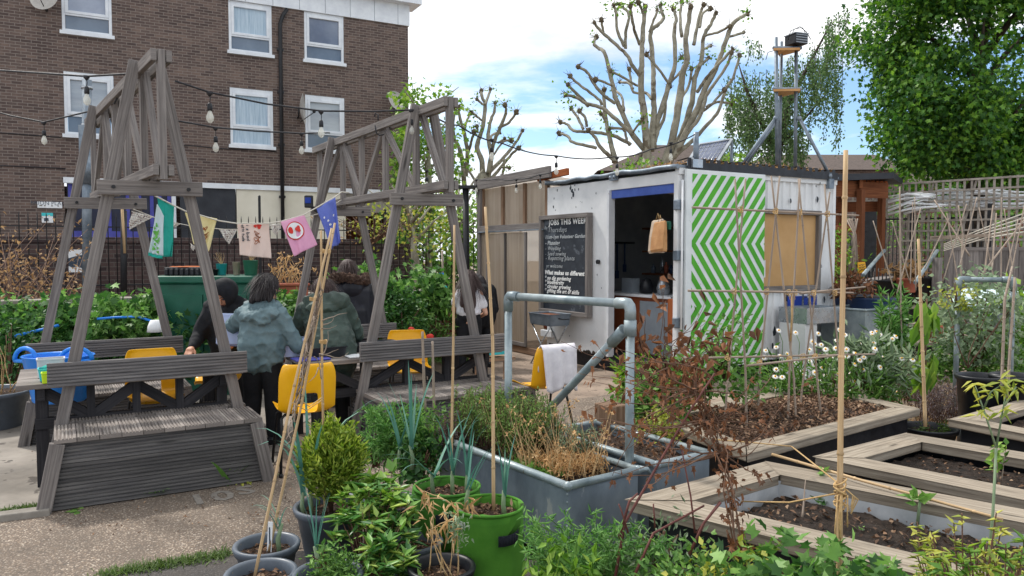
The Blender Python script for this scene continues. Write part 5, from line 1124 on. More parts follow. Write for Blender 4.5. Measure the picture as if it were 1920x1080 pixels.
# ---------------------------------------------------------------- things on the tables and benches
def crate(name, lab, cat, c, size, mat, yaw=0, taper=.88, wall=.006, rim=True, R=None, group=None):
    t = thing(name, lab, cat, c, group); m = MB(); L_, W_, Hh = size; k = 6
    def ring(z, s, inset=0):
        out = []
        for (sx_, sy_) in ((-1, -1), (1, -1), (1, 1), (-1, 1)):
            for a in range(4):
                an = {(-1, -1): PI, (1, -1): 1.5 * PI, (1, 1): 0, (-1, 1): .5 * PI}[(sx_, sy_)] + a / 3 * PI / 2; r = min(L_, W_) * .12
                x = sx_ * (L_ / 2 * s - r) + r * math.cos(an) - inset * sx_; y = sy_ * (W_ / 2 * s - r) + r * math.sin(an) - inset * sy_
                q = V((x * math.cos(yaw) - y * math.sin(yaw), x * math.sin(yaw) + y * math.cos(yaw), z)); out.append(V(c) + ((R @ q) if R else q))
        return out
    seq = [ring(0, taper), ring(Hh * .92, .985), ring(Hh * .92, 1.03), ring(Hh, 1.03), ring(Hh, 1, wall), ring(.01, taper, wall)]
    for a, b in zip(seq, seq[1:]):
        for i in range(16): m.face([a[i], a[(i + 1) % 16], b[(i + 1) % 16], b[i]], smooth=False)
    m.face(seq[0][::-1]); m.face(seq[-1]); m.build('tray', mat, t); return t
yaw = math.radians(30.8)
TP = lambda A, a, b, z=.725: V((*A, 0)) + E1 * a + E2 * b + UP * z
# blue tub with two handles on the far left bench
tb = V((-3.66, 6.12, .40)); t = thing('flexible_tub', 'large bright blue flexible tub with two loop handles on the left', 'tub', tb)
m = MB(); m.lathe([(.0, .0), (.19, .0), (.20, .01), (.265, .36), (.275, .37), (.268, .375), (.258, .36), (.19, .02), (0, .02)], tb, 32, squash=.82); m.build('body', M['blue_tub'], t)
for s in (-1, 1):
    m = MB(); c = tb + V((s * .2, -.10, .37)); a = V((.95, .3 * s, 0)).normalized()
    m.tube([c + a * .115 * math.cos(q) + UP * (.10 * math.sin(q) - .03) for q in np.linspace(0, PI, 12)], .017, 8); m.tube([c + a * (.115 * x) + UP * (-.035) for x in (-1, 0, 1)], .016, 8); m.build('handle', M['blue_tub'], t)
crate('lunch_box', 'white frosted lidded box beside the blue tub', 'box', TP(A1, -.62, .40), (.17, .12, .13), M['white_liner'], yaw, .95)
t = crate('lunch_box', 'small turquoise plastic box with a cloth in it', 'box', TP(A1, -.62, .22), (.15, .11, .085), M['teal'], yaw, .85)
m = MB(); m.ball(TP(A1, -.62, .22, .81), .05, 10, sc=(1.2, .9, .4)); m.build('cloth', M['teal_cloth'], t)
crate('lunch_box', 'small lime green lidded box by the bench end', 'box', TP(A1, -.62, .11), (.11, .09, .07), M['lime'], yaw, .9)
crate('storage_box', 'clear plastic storage box held up between the two helpers', 'box', V((-2.42, 6.55, .80)), (.26, .2, .26), M['clear_box'], .2, .9, R=Matrix.Rotation(-.25, 3, 'X'))
crate('storage_box', 'clear plastic box on the table by the olive sleeve', 'box', TP(A2, -.98, .55), (.22, .18, .15), M['clear_box'], yaw, .9)
crate('seed_tray', 'shallow black tray on the right table', 'tray', TP(A2, -.25, .62), (.5, .3, .06), M['black'], yaw, .94)
crate('seed_tray', 'second black tray further right on the right table', 'tray', TP(A2, .3, .52), (.42, .28, .05), M['black'], yaw, .94)
crate('seed_tray', 'black tray under the olive sleeve', 'tray', TP(A2, -.75, .35), (.3, .24, .09), M['black'], yaw, .9)
m = MB(); m.box(TP(A2, -.92, .22, .733), (.28, .2, .012), frame(E1, E2)); tag(m.build('folder', M['blue_paint'], bevel=.003), 'flat blue folder on the near corner of the right table', 'folder')
m = MB(); m.box(TP(A2, -.5, .2, .732), (.25, .18, .01), frame(E1, E2)); tag(m.build('plate', M['paper'], bevel=.003), 'sheet of pale paper on the right table', 'paper')
t = crate('turquoise_tray', 'turquoise tray on a plank past the right bench', 'tray', at(925, 664, 8.6), (.26, .16, .05), M['teal'], yaw, .9)
m = MB(); p = at(925, 672, 8.6); m.bar(p - E1 * .25, p + E1 * .22, .24, .03); m.bar(p - E1 * .2 - UP * .02, V(((p - E1 * .2).x, (p - E1 * .2).y, 0)), .05, .05, E1); m.bar(p + E1 * .17 - UP * .02, V(((p + E1 * .17).x, (p + E1 * .17).y, 0)), .05, .05, E1); tag(m.build('low_table', M['timber']), 'small timber plank table holding the turquoise tray', 'table')
m = MB(); p = at(292, 622, 7.9); m.lathe([(.0, .12), (.05, .12), (.075, .06), (.085, 0), (.08, 0), (.05, .1), (0, .11)], p, 16); tag(m.build('upturned_pot', M['paper']), 'small white upturned pot on the bed in front of the left ivy', 'pot')
# white cloth over the lone chair
cf = V((-.5, .86, 0)).normalized(); cs = V((cf.y, -cf.x, 0)); bk = c4 - cf * .25; m = MB(); G = []
nx, ny = 16, 22
for j in range(ny + 1):
    row = []
    for i in range(nx + 1):
        s = (i / nx - .5) * .34; q = j / ny; L_ = q * .62 - .22
        if L_ < 0: p = bk + cf * (.035 + .01 * math.sin(i)) + UP * (.815 + L_)
        else: p = bk - cf * (.028 + .03 * math.sin(i * 1.1 + .3) * L_ * 2 + L_ * .12) + UP * (.815 - L_ * (.9 + .08 * math.sin(i * .5)))
        if -.02 < L_ < .02: p = bk + UP * .822
        row.append(p + cs * s * (1 - .12 * max(L_, 0)))
    G.append(row)
for j in range(ny):
    for i in range(nx): m.face([G[j][i], G[j][i + 1], G[j + 1][i + 1], G[j + 1][i]], smooth=True)
o = m.build('towel', M['terry']); tag(o, 'white towel draped over the back of the lone yellow chair', 'towel'); o.modifiers.new('weld', 'WELD'); s = o.modifiers.new('solid', 'SOLIDIFY'); s.thickness = .006
# ---------------------------------------------------------------- green cabinet with pots on top
c = at(384, 700, 8.45); cab = V((c.x, 8.45, 0)); cu, cv = rot(2); CR = frame(cu, cv); t = thing('metal_cabinet', 'dark green metal street cabinet behind the headscarf', 'cabinet', cab)
W_, D_, H_ = 1.02, .5, 1.25
m = MB(); m.box(cab + UP * (H_ / 2) + cv * .25, (W_, D_, H_), CR); m.build('body', M['green_metal'], t, bevel=.012)
m = MB(); m.box(cab + UP * (H_ + .045) + cv * .25, (W_ + .09, D_ + .08, .085), CR); m.build('lid', M['green_metal'], t, bevel=.02)
for s in (-1, 1):
    m = MB(); m.box(cab + UP * (H_ / 2 - .03) - cv * .008 + cu * (s * .24), (.47, .02, 1.08), CR); d = m.build('door', M['green_metal'], t, bevel=.005)
    for z in (.25, 1.02):
        m = MB(); m.box(cab + UP * z - cv * .022 + cu * (s * .485), (.05, .012, .055), CR); m.build('hinge', M['steel'], d)
top = lambda a, b: cab + cu * a + cv * b + UP * (H_ + .09)
t = thing('plug_tray', 'black plug tray of brown mulch on the green cabinet', 'tray', top(-.28, .2))
m = MB(); p = top(-.26, .22); m.box(p + UP * .045, (.40, .26, .09), CR); 
for i in range(7): m.box(p + UP * .04 - cv * .14 + cu * (-.17 + i * .057), (.035, .03, .07), CR)
m.build('tray', M['black'], t, bevel=.006)
m = MB(); m.disc(p + UP * .095, .13, 20, .012)
for i in range(len(m.v)): x, y, z = m.v[i]; m.v[i] = (p.x + (x - p.x) * 1.5, p.y + (y - p.y) * 1.0, z)
m.build('mulch', M['wood_red'], t)
def small_pot(px, w_, h_, mat, lab, b=.2):
    p = top((px - 384) / 1430 * 8.5, b); t = thing('flower_pot', lab, 'pot', p); m = MB(); m.lathe([(0, 0), (w_ * .38, 0), (w_ * .5, h_), (w_ * .53, h_), (w_ * .47, h_), (w_ * .36, .01), (0, .01)], p, 20); m.build('pot', mat, t); m = MB(); m.disc(p + UP * h_ * .85, w_ * .46, 14, .006); m.build('soil', M['soil'], t); return p + UP * h_ * .85
q = small_pot(407, .12, .13, M['teal'], 'turquoise pot on the green cabinet lid'); st = MB(); [stalk(st, q, (random.uniform(-.5, .5), 0, 1), .16, .003) for _ in range(8)]; tag(st.build('dry_stalks', M['straw']), 'dry stalks standing in the turquoise pot', 'dry plant')
small_pot(399, .075, .07, M['black'], 'small black pot tucked against the turquoise pot', .12)
small_pot(435, .085, .15, M['kraft_pale'], 'small beige pot between two greenish pots')
q = small_pot(462, .17, .17, plain('sage_pot', (62, 128, 104), (78, 144, 120), 4, .5), 'sage green pot at the right of the cabinet lid'); st = MB(); [stalk(st, q, (random.uniform(-.6, .6), 0, 1), .15, .003) for _ in range(9)]; tag(st.build('dry_stalks', M['straw']), 'dry stalks leaning out of the sage green pot', 'dry plant')
# terracotta trough with dried stalks
p = at(538, 563, 9.75); t = thing('trough_planter', 'long terracotta trough on the brick bed behind the stooping pair', 'planter', p)
m = MB(); m.box(p + UP * .1, (.50, .2, .19), frame(BD, -BN)); m.box(p + UP * .2, (.54, .24, .035), frame(BD, -BN)); m.build('trough', M['terracotta'], t, bevel=.012)
st = MB(); tp = []
for i in range(26):
    q = p + BD * random.uniform(-.22, .22) + UP * .2; tp.append(stalk(st, q, (random.uniform(-.5, .5), 0, 1), random.uniform(.14, .42), .007, .28)[-1])
t = thing('dry_plant', 'pale dried stalks standing in the terracotta trough', 'dry plant', p + UP * .2); st.build('stalk', M['straw'], t)
b = LB(); C = np.concatenate([np.array(x) + rng.normal(size=(4, 3)) * .03 for x in tp]); b.add(C, rdir(len(C), -.3), .06, .02, curl=.5); b.build('leaf', L['straw'], t)
# potted red trays along left bed
m = MB(); p = at(265, 580, 8.9); m.box(p, (.22, .16, .06), frame(BD, -BN)); tag(m.build('red_tray', M['terracotta'], bevel=.008), 'small terracotta tray on the bed left of the cabinet', 'tray')
for px, lab in ((185, 'grey pot on the bed rim, left one of two'), (205, 'grey pot on the bed rim nearest the cabinet')):
    p = at(px, 608, 8.75); m = MB(); m.lathe([(0, 0), (.05, 0), (.065, .13), (.068, .13), (.058, .12), (0, .11)], p, 16); tag(m.build('flower_pot', M['pot_grey']), lab, 'pot')
# blue pipe in the ivy
m = MB(); m.tube([at(*q) for q in ((28, 630, 8.0), (70, 620, 8.05), (110, 610, 8.1))], .015, 8); tag(m.build('blue_pipe', M['blue_tub']), 'thin blue water pipe showing among the left ivy', 'pipe')
m = MB(); m.tube([at(*q) for q in ((182, 598, 7.9), (215, 595, 7.95), (258, 594, 8.0), (285, 602, 8.0))], .012, 8); tag(m.build('blue_hose', M['blue_tub']), 'thin blue hose curving over the ivy beside the cabinet', 'hose')
# big grey pot at the far left edge
def potbody(m, p, rt, rb, h, wall=.012, rimh=.04, rimw=.014):
    m.lathe([(0, 0), (rb * .96, 0), (rb, .012), (rt * .965, h - rimh), (rt + rimw * .4, h - rimh + .003), (rt + rimw, h - .008), (rt + rimw * .7, h), (rt - wall * .2, h + .001), (rt - wall, h - .01), (rt - wall * 1.5, h - .05), (rb - wall, .03), (0, .03)], p, 40)
p = gp(-15, 800); p = at(-20, 790, 6.9); p.z = 0; t = thing('large_pot', 'big dark grey planter cut by the left edge behind the bench', 'planter', p); m = MB(); potbody(m, p, .34, .26, .34); m.build('pot', M['pot_grey'], t); m = MB(); m.disc(p + UP * .3, .32, 20, .02); m.build('soil', M['soil'], t)
st = MB(); [stalk(st, p + V((random.uniform(-.2, .2), random.uniform(-.2, .2), .3)), (random.uniform(-.4, .6), 0, 1), .5, .006) for _ in range(10)]; tag(st.build('dry_stalks', M['straw']), 'dry yellow stems in the big pot at the left edge', 'dry plant')
# ---------------------------------------------------------------- white cabin (converted container)
C0 = V((1.96, 9.05, 0)); K = lambda a, b, z=0: C0 + E1 * a + E2 * b + UP * z     # a along the front, b along the receding side
NF = -E2; NL = -E1; KR = frame(E1, E2)
fr = lambda px, py: (lambda h: ((h - C0).dot(E1), h.z))(hit(px, py, C0, NF))
lf = lambda px, py: (lambda h: ((h - C0).dot(E2), h.z))(hit(px, py, C0, NL))
FW = fr(1562, 500)[0]; LW = lf(1026, 500)[0]; HT_ = 2.58; ZB = .2; DEEP = LW
cb = thing('cabin', 'white painted converted container with a green chevron door and open side', 'cabin', K(FW / 2, DEEP / 2))
def kbox(m, a0, a1, b0, b1, z0, z1, mi=0): m.box(K((a0 + a1) / 2, (b0 + b1) / 2, (z0 + z1) / 2), (abs(a1 - a0), abs(b1 - b0), abs(z1 - z0)), KR, mi)
def kpart(name, mat, *q, par=cb, bevel=.004): m = MB(); kbox(m, *q); return m.build(name, mat, par, bevel=bevel)
dA = lf(1262, 500)[0]; dB = lf(1139, 500)[0]
wl, wr = fr(1428, 470)[0], fr(1532, 470)[0]; wz0, wz1 = fr(1480, 536)[1], fr(1480, 402)[1]
# side wall: panel | door opening | corner post
m = MB(); kbox(m, 0, .06, dB, DEEP, ZB, HT_ - .02); m.build('side_wall', M['white_old'], cb, bevel=.004)
kpart('corner_post', M['white_old'], 0, .07, 0, dA, ZB, HT_ - .02)
kpart('door_head', M['white_old'], 0.002, .06, dA, dB, 2.42, HT_ - .02)
kpart('door_jamb', M['white_paint'], -.02, .08, dB - .05, dB, ZB, 2.42)
kpart('roller_blind', M['roller'], .02, .06, dA + .01, dB - .05, 2.31, 2.42)
# front wall with window opening, vertical corrugation
m = MB()
def corr(a0, a1, z0, z1):
    n = max(1, int((a1 - a0) / .14)); w_ = (a1 - a0) / n
    for i in range(n):
        x = a0 + i * w_; pr = [(0, 0), (.30, 0), (.40, .022), (.9, .022), (1.0, 0)]
        for (u0, d0), (u1, d1) in zip(pr, pr[1:]): m.face([K(x + w_ * u0, d0, z0), K(x + w_ * u1, d1, z0), K(x + w_ * u1, d1, z1), K(x + w_ * u0, d0, z1)])
corr(.07, wl - .05, ZB, HT_ - .06); corr(wl - .05, wr + .05, ZB, wz0 - .05); corr(wl - .05, wr + .05, wz1 + .05, HT_ - .06); corr(wr + .05, FW - .04, ZB, HT_ - .06); m.build('front_wall', M['white_old'], cb)
kpart('corner_post', M['white_old'], FW - .04, FW + .02, -.01, .06, ZB, HT_ - .02)
kpart('roof_rail', M['white_old'], .0, FW + .03, -.02, .05, HT_ - .06, HT_ + .02)
kpart('back_wall', M['interior'], .06, FW, DEEP - .06, DEEP, ZB, HT_ - .02); kpart('end_wall', M['white_paint'], FW - .04, FW, .06, DEEP - .06, ZB, HT_ - .02); kpart('inner_lining', M['interior'], .07, FW - .05, .03, .05, wz1 + .1, HT_ - .06)
kpart('inner_lining', M['interior'], .07, wl - .06, .03, .05, ZB, wz1 + .1)
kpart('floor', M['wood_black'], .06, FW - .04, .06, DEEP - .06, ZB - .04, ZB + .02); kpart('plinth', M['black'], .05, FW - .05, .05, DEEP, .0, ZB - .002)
kpart('roof', M['galv'], -.03, FW + .05, -.03, DEEP + .02, HT_ + .02, HT_ + .05)
# ragged corrugated edging and sedum on the roof
m = MB(); n = 46
for i in range(n):
    a0, a1 = .1 + (FW - .1) * i / n, .1 + (FW - .1) * (i + 1) / n; z = HT_ + .05 + (.05 if i % 2 else .085) + random.uniform(-.012, .012); m.face([K(a0, -.05, HT_), K(a1, -.05, HT_), K(a1, -.05, z), K(a0, -.05, z)]); m.face([K(a0, -.05, z), K(a1, -.05, z), K(a1, .15, z - .02), K(a0, .15, z - .02)])
o = m.build('roof_edging', M['black'], cb)
m = MB(); P = []
for i in range(18): P.append(K(-.04 + random.uniform(-.012, .012), -.03 + (DEEP + .0) * i / 17, HT_ + .035 + random.uniform(-.012, .018)))
m.tube(P, .03, 7); m.build('roof_flashing', M['galv'], cb)
b = LB(); n = 2600; P = np.array([K(random.uniform(.2, FW - .05), random.uniform(.05, 1.0) ** 1.5, HT_ + .06 + random.random() * .06) for _ in range(n)]); b.add(P, rdir(n, .8), rng.uniform(.03, .08, n), .03, curl=.4); o = b.build('sedum_roof', L['tan'], None); tag(o, 'orange brown sedum growing on the cabin roof', 'roof plants', kind='stuff')
b = LB(); n = 260; P = np.array([K(random.uniform(2.1, 2.6), random.uniform(1.0, 1.7), HT_ + .05 + random.random() * .4) for _ in range(n)]); b.add(P, rdir(n, .8), rng.uniform(.05, .1, n), .05); tag(b.build('roof_shrub', L['lime'], None), 'light green shoots behind the solar panel', 'shrub')
b = LB(); n = 110; q0 = lf(1155, 330)[0]; P = np.array(K(.3, q0, HT_ + .12)) + rng.normal(size=(n, 3)) * [.12, .2, .06]; b.add(P, rdir(n, .8), rng.uniform(.04, .07, n), .04); tag(b.build('roof_weeds', L['lime'], None), 'small green weeds on the roof edge above the open doorway', 'weeds', kind='stuff')
# window with tan shutter board
kpart('window_frame', M['wood'], wl - .05, wr + .05, -.03, .06, wz1, wz1 + .06); kpart('window_frame', M['wood'], wl - .05, wr + .05, -.03, .06, wz0 - .07, wz0); kpart('window_frame', M['wood'], wr - .0, wr + .055, -.028, .06, wz0, wz1)
kpart('shutter_board', M['plaster_ply'], wl - .03, wr, .03, .05, wz0, wz1)
# chevron door folded flat on the front
da, db = fr(1281, 500)[0], fr(1424, 500)[0]; z0d, z1d = .22, 2.53
dr = kpart('chevron_door', M['stripe_white'], da - .03, db, -.075, -.035, z0d - .03, z1d + .05)
ga, gb = fr(1288, 500)[0], db - .002; zA, zB_ = fr(1355, 457)[1], fr(1355, 571)[1]
def clip(poly, x, keep_less):
    out = []
    for i in range(len(poly)):
        p, q = poly[i], poly[(i + 1) % len(poly)]; ip = (p[0] <= x) == keep_less or p[0] == x; iq = (q[0] <= x) == keep_less or q[0] == x
        if ip: out.append(p)
        if ip != iq: t_ = (x - p[0]) / (q[0] - p[0]); out.append((x, p[1] + (q[1] - p[1]) * t_))
    return out
m = MB(); per, sl_ = .158, .80
def off_at(z): return -sl_ * (z1d - z) if z >= zA else (-sl_ * (z1d - zA) + sl_ * 0.98 * (zA - z) if z >= zB_ else -sl_ * (z1d - zA) + sl_ * .98 * (zA - zB_) - sl_ * (zB_ - z))
for (zt_, zb_) in ((z1d, zA), (zA, zB_), (zB_, z0d)):
    for k in range(-22, 28):
        x0 = ga + k * per; w_ = per * .57; poly = [(x0 + off_at(zb_), zb_), (x0 + w_ + off_at(zb_), zb_), (x0 + w_ + off_at(zt_), zt_), (x0 + off_at(zt_), zt_)]
        poly = clip(clip(poly, gb, True), ga, False)
        if len(poly) >= 3: m.face([K(x, -.0775, z) for x, z in poly])
m.build('chevron_stripe', M['green_stripe'], dr)
m = MB(); kbox(m, db + .0, db + .03, -.07, -.02, 1.28, 1.5); m.build('door_stay', M['white_paint'], dr)
for z in (2.1, 1.5, .7): kpart('hinge', M['galv'], -.03, .09, -.03, .05, z, z + .12, bevel=.01)
m = MB(); m.tube([K(.03, -.045, .3), K(.03, -.045, 2.45)], .014, 8); m.build('lock_rod', M['white_old'], cb)
for k, (px, py) in enumerate(((1154, 333), (1552, 345))):
    m = MB()
    if k == 0: q = K(-.03, lf(px, py)[0], lf(px, py)[1]); m.box(q, (.05, .13, .08), KR); m.ball(q + NL * .02 + E2 * .04, .025, 8); m.ball(q + NL * .02 - E2 * .04, .025, 8)
    else: q = K(fr(px, py)[0], -.04, fr(px, py)[1]); m.box(q, (.10, .05, .13), KR); m.tube([q + UP * .06, q + UP * .14], .02, 7)
    m.build('corner_casting', M['galv'], cb)
m = MB(); q = K(-.012, lf(1124, 491)[0], lf(1124, 491)[1]); m.tube([q, q + NL * .03], .03, 10); m.build('lock_barrel', M['black_metal'], cb)
# paint chips on the side wall
m = MB(); rs = random.Random(2)
for px, py, r in ((1070, 352, .035), (1073, 358, .045), (1075, 365, .04), (1078, 356, .02), (1085, 355, .02), (1052, 345, .03), (1078, 346, .03), (1039, 372, .02), (1038, 388, .025), (1118, 362, .015), (1110, 391, .015), (1080, 388, .015), (1072, 371, .018), (1120, 515, .015), (1128, 540, .012), (1068, 630, .012)):
    b_, z_ = lf(px, py); pts = [K(-.002, b_ + r * rs.uniform(.3, .8) * math.cos(a), z_ + r * rs.uniform(.6, 1.4) * math.sin(a)) for a in np.linspace(0, 2 * PI, 9)[:-1]]; m.face(pts)
m.build('paint_chip', M['slate'], cb)
m = MB()
for px, py, r in ((1418, 385, .03), (1482, 377, .03), (1532, 373, .04), (1475, 558, .05), (1545, 562, .04), (1550, 585, .03), (1452, 622, .06), (1448, 648, .04)):
    a_, z_ = fr(px, py); m.face([K(a_ + r * rs.uniform(.3, .7) * math.cos(a), -.006, z_ + r * rs.uniform(.7, 1.5) * math.sin(a)) for a in np.linspace(0, 2 * PI, 9)[:-1]])
m.build('paint_chip', M['slate'], cb)
m = MB(); rs = random.Random(5)
for i in range(34):
    b_ = rs.uniform(dB, DEEP - .05); h_ = rs.uniform(.012, .05); w_ = rs.uniform(.02, .06); m.face([K(-.003, b_ - w_, ZB + .002), K(-.003, b_ + w_, ZB + .002), K(-.003, b_ + w_ * .5, ZB + h_), K(-.003, b_ - w_ * .4, ZB + h_ * .8)])
m.build('rust_edge', M['bark_dark'], cb)
# ---- inside: counter, panel, shelves, hung bags
t = thing('counter', 'wooden counter with a white worktop inside the dark doorway', 'counter', K(.9, 1.4, ZB))
def kin(name, mat, *q, par): m = MB(); kbox(m, *q); return m.build(name, mat, par, bevel=.004)
kin('front', M['counter'], .42, .50, .55, 2.0, ZB + .03, 1.0, par=t); kin('worktop', M['white_paint'], .36, .86, .50, 2.05, 1.0, 1.035, par=t); kin('panel', M['grey_panel'], .395, .417, .58, 1.14, ZB + .05, .95, par=t); kin('edge_trim', M['white_paint'], .393, .417, .545, .578, ZB + .05, .9, par=t)
m = MB(); kbox(m, .22, .27, .17, .40, ZB + .02, 1.02); tag(m.build('slatted_board', M['wood_red'], bevel=.004), 'orange timber board leaning just inside the doorway', 'board')
t = thing('kitchen_shelf', 'dark shelves of bottles and jars at the back of the cabin', 'shelf', K(1.9, 1.5, ZB))
for z in (1.25, 1.6, 1.95): kin('shelf_board', M['wood_brown'], 1.5, 1.8, .4, 2.4, z, z + .03, par=t)
kin('upright', M['wood_brown'], 1.48, 1.54, 1.02, 1.12, ZB, 2.4, par=t)
for i in range(16):
    q = K(1.62 + random.uniform(-.06, .08), .5 + .115 * i, random.choice((1.28, 1.63, 1.98))); m = MB(); h_ = random.uniform(.12, .26); m.lathe([(0, 0), (.035, 0), (.035, h_ * .65), (.014, h_ * .8), (.014, h_), (0, h_)], q, 10); tag(m.build('bottle', random.choice([M['barrel'], M['glass_dark'], M['steel'], M['green_metal'], M['terracotta']])), 'bottle or jar on the dark shelves inside the cabin', 'bottle', 'bottles and jars inside the cabin')
for i, (mat, lab) in enumerate(((M['steel'], 'shiny kettle on the cabin worktop'), (M['black'], 'black pot on the cabin worktop'), (M['grey_panel'], 'grey box on the cabin worktop'))):
    q = K(.6, .9 + i * .34, 1.037); m = MB(); m.lathe([(0, 0), (.08, 0), (.095, .1), (.06, .19), (.02, .21), (0, .22)], q, 16) if i < 2 else m.box(q + UP * .1, (.14, .22, .2), KR); tag(m.build('kettle' if i == 0 else ('cooking_pot' if i == 1 else 'storage_box'), mat), lab, 'kettle' if i == 0 else ('pot' if i == 1 else 'box'))
t = thing('tool_rack', 'rail of hanging garden tools on the dark inner wall', 'tool rack', K(.5, DEEP - .1, 1.8)); m = MB(); m.tube([K(.15, DEEP - .1, 1.75), K(1.6, DEEP - .1, 1.75)], .014, 6); m.build('rail', M['black_metal'], t); m = MB()
for i in range(9): m.tube([K(.2 + i * .15, DEEP - .1, 1.74), K(.21 + i * .15, DEEP - .09, 1.2 + .1 * (i % 3))], .014, 6); m.box(K(.21 + i * .15, DEEP - .09, 1.15 + .1 * (i % 3)), (.06, .02, .12), KR)
m.build('tool', M['barrel'], t)
m = MB(); m.tube([K(.3, 1.7, 1.0), K(.5, 2.0, .98)], .04, 8)
def bag(b0, z0, w_, h_, mat, lab, dn):
    q = K(-.03 - dn, b0, z0); t = thing('paper_bag', lab, 'bag', q); m = MB(); G = []
    for z, s, dd in ((h_, .86, .02), (h_ * .97, .9, .03), (h_ * .5, 1.0, .06), (h_ * .08, 1.02, .075), (0, .96, .06)):
        ww = w_ * s / 2; G.append([q + E2 * (-ww) + NL * .005 + UP * z, q + E2 * (-ww * .96) + NL * dd + UP * (z + .012), q + E2 * 0 + NL * (dd * 1.12) + UP * z, q + E2 * (ww) + NL * dd + UP * (z - .01), q + E2 * (ww * .97) + NL * .005 + UP * z])
    for a, b in zip(G, G[1:]):
        for i in range(4): m.face([a[i], a[i + 1], b[i + 1], b[i]])
        m.face([a[4], a[0], b[0], b[4]])
    m.face(G[-1]); m.face(G[0][::-1]); m.build('bag', mat, t); m = MB(); m.tube([q + UP * h_ + NL * .02 - E2 * .03, q + UP * (h_ + .08) + NL * .02, q + UP * h_ + NL * .02 + E2 * .03], .004, 5); m.build('handle', M['twine'], t); return t
bag(dA + .13, fr(1250, 464)[1] - .05, .22, .36, M['kraft'], 'brown paper bag hung on the doorpost beside the chevron door', .045); bag(dA + .22, fr(1250, 468)[1] - .04, .22, .40, M['kraft_pale'], 'paler paper bag hung behind the brown one in the doorway', .0)
m = MB(); q = K(-.02, dA + .08, 1.92); m.box(q, (.03, .1, .1), KR); tag(m.build('green_box', M['green_metal'], bevel=.006), 'small green box above the hung paper bags', 'box')
m = MB(); p0 = K(.1, dA + .09, ZB); m.lathe([(0, .02), (.10, .02), (.12, .28), (.125, .28), (.11, .27), (0, .26)], p0 + E1 * .02, 20); tag(m.build('bucket', M['grey_panel']), 'small grey bucket on the cabin floor by the doorway', 'bucket')
# ---- blackboard
b0, b1 = lf(1020, 500)[0], lf(1112, 500)[0]; z1b, z0b = lf(1066, 402)[1], lf(1066, 590)[1]
t = thing('blackboard', 'framed blackboard headed JOBS THIS WEEK on the white side wall', 'blackboard', K(-.06, (b0 + b1) / 2, z0b))
kin('slate', M['slate'], -.045, -.012, b1 + .03, b0 - .03, z0b + .03, z1b - .03, par=t)
for q in ((b1, b0, z1b - .06, z1b), (b1, b0, z0b, z0b + .06)): kin('frame', M['wood'], -.10, -.01, q[0], q[1], q[2], q[3], par=t)
for q in ((b1, b1 + .055), (b0 - .055, b0)): kin('frame', M['wood'], -.098, -.01, q[0], q[1], z0b + .06, z1b - .06, par=t)
bw = b0 - b1 - .12
M['chalk_mid'] = plain('half_wiped_chalk', (150, 156, 160), (186, 190, 192), 40, .9, .1)
def chalk(s, frac, size, mat, ind=0, sh=.25, bold=.0): 
    o = text(s, mat, K(-.0485, b0 - .075 - ind, z1b - .07 - (z1b - z0b - .12) * frac), -E2, UP, size, t, 'chalk_writing', shear=sh, bold=bold, sp=1.12)
chalk('JOBS THIS WEEK', .055, .115, M['chalk'], .13, 0, .003); chalk('By', .10, .07, M['chalk_mid'], .01)
chalk('Thursdays', .135, .105, M['chalk_mid'], .10); chalk('11am-1pm Volunteer Garden', .205, .075, M['chalk_mid'], .03, .25, .002); chalk('- Planning', .275, .085, M['chalk_mid'], .03, .2, .003); chalk('- Weeding', .335, .085, M['chalk_mid'], .03); chalk('- Seed sowing', .395, .085, M['chalk_mid'], .03); chalk('- Repotting plants', .445, .09, M['chalk_mid'], .04)
chalk('yr welcome', .53, .08, M['chalk_mid'], .06)
chalk('What makes us different', .605, .088, M['chalk'], .02, .2, .003)
for i, s in enumerate(('* no dig gardening', '* biodiversity', '* circular growing', '* gifting the art of skills')): chalk(s, .665 + i * .047, .080, M['chalk'], .02, .3, .002)
# ---- barbecue on crossed legs under the board
q = K(-.33, lf(1066, 640)[0], .0); t = thing('barbecue', 'rusty folding barbecue on crossed legs under the blackboard', 'barbecue', q)
zz = .58; m = MB(); G = [[q + E1 * (x * s) + E2 * (y * s) + UP * z for x, y in ((-.17, -.27), (.17, -.27), (.17, .27), (-.17, .27))] for s, z in ((1.06, zz + .16), (1.0, zz + .155), (.92, zz), (.0, zz))]
for a, b in zip(G, G[1:]):
    for i in range(4): m.face([a[i], a[(i + 1) % 4], b[(i + 1) % 4], b[i]])
o = m.build('firebox', M['galv'], t); sd_ = o.modifiers.new('solid', 'SOLIDIFY'); sd_.thickness = .006
m = MB(); m.box(q + UP * (zz + .13), (.30, .50, .015), KR); m.build('ash_bed', M['wood_brown'], t); m = MB()
for s in (-1, 1): m.tube([q + E1 * (s * .14) - E2 * .24 + UP * zz, q + E1 * (s * .15) + E2 * .26], .011, 7); m.tube([q + E1 * (s * .14) + E2 * .24 + UP * zz, q + E1 * (s * .15) - E2 * .26], .011, 7)
m.build('crossed_leg', M['steel'], t); m = MB(); m.tube([q + E2 * -.27 + UP * (zz + .1) + NL * .03, q + E2 * -.33 + UP * (zz + .09), q + E2 * -.33 + UP * (zz + .09) + E1 * .1], .008, 6); m.build('handle', M['black'], t)
m = MB(); q2 = K(-.04, lf(1030, 620)[0], lf(1030, 625)[1]); m.box(q2, (.05, .3, .1), KR); tag(m.build('meter_box', M['white_paint'], bevel=.008), 'little white box fixed low on the side wall above the barbecue', 'box')
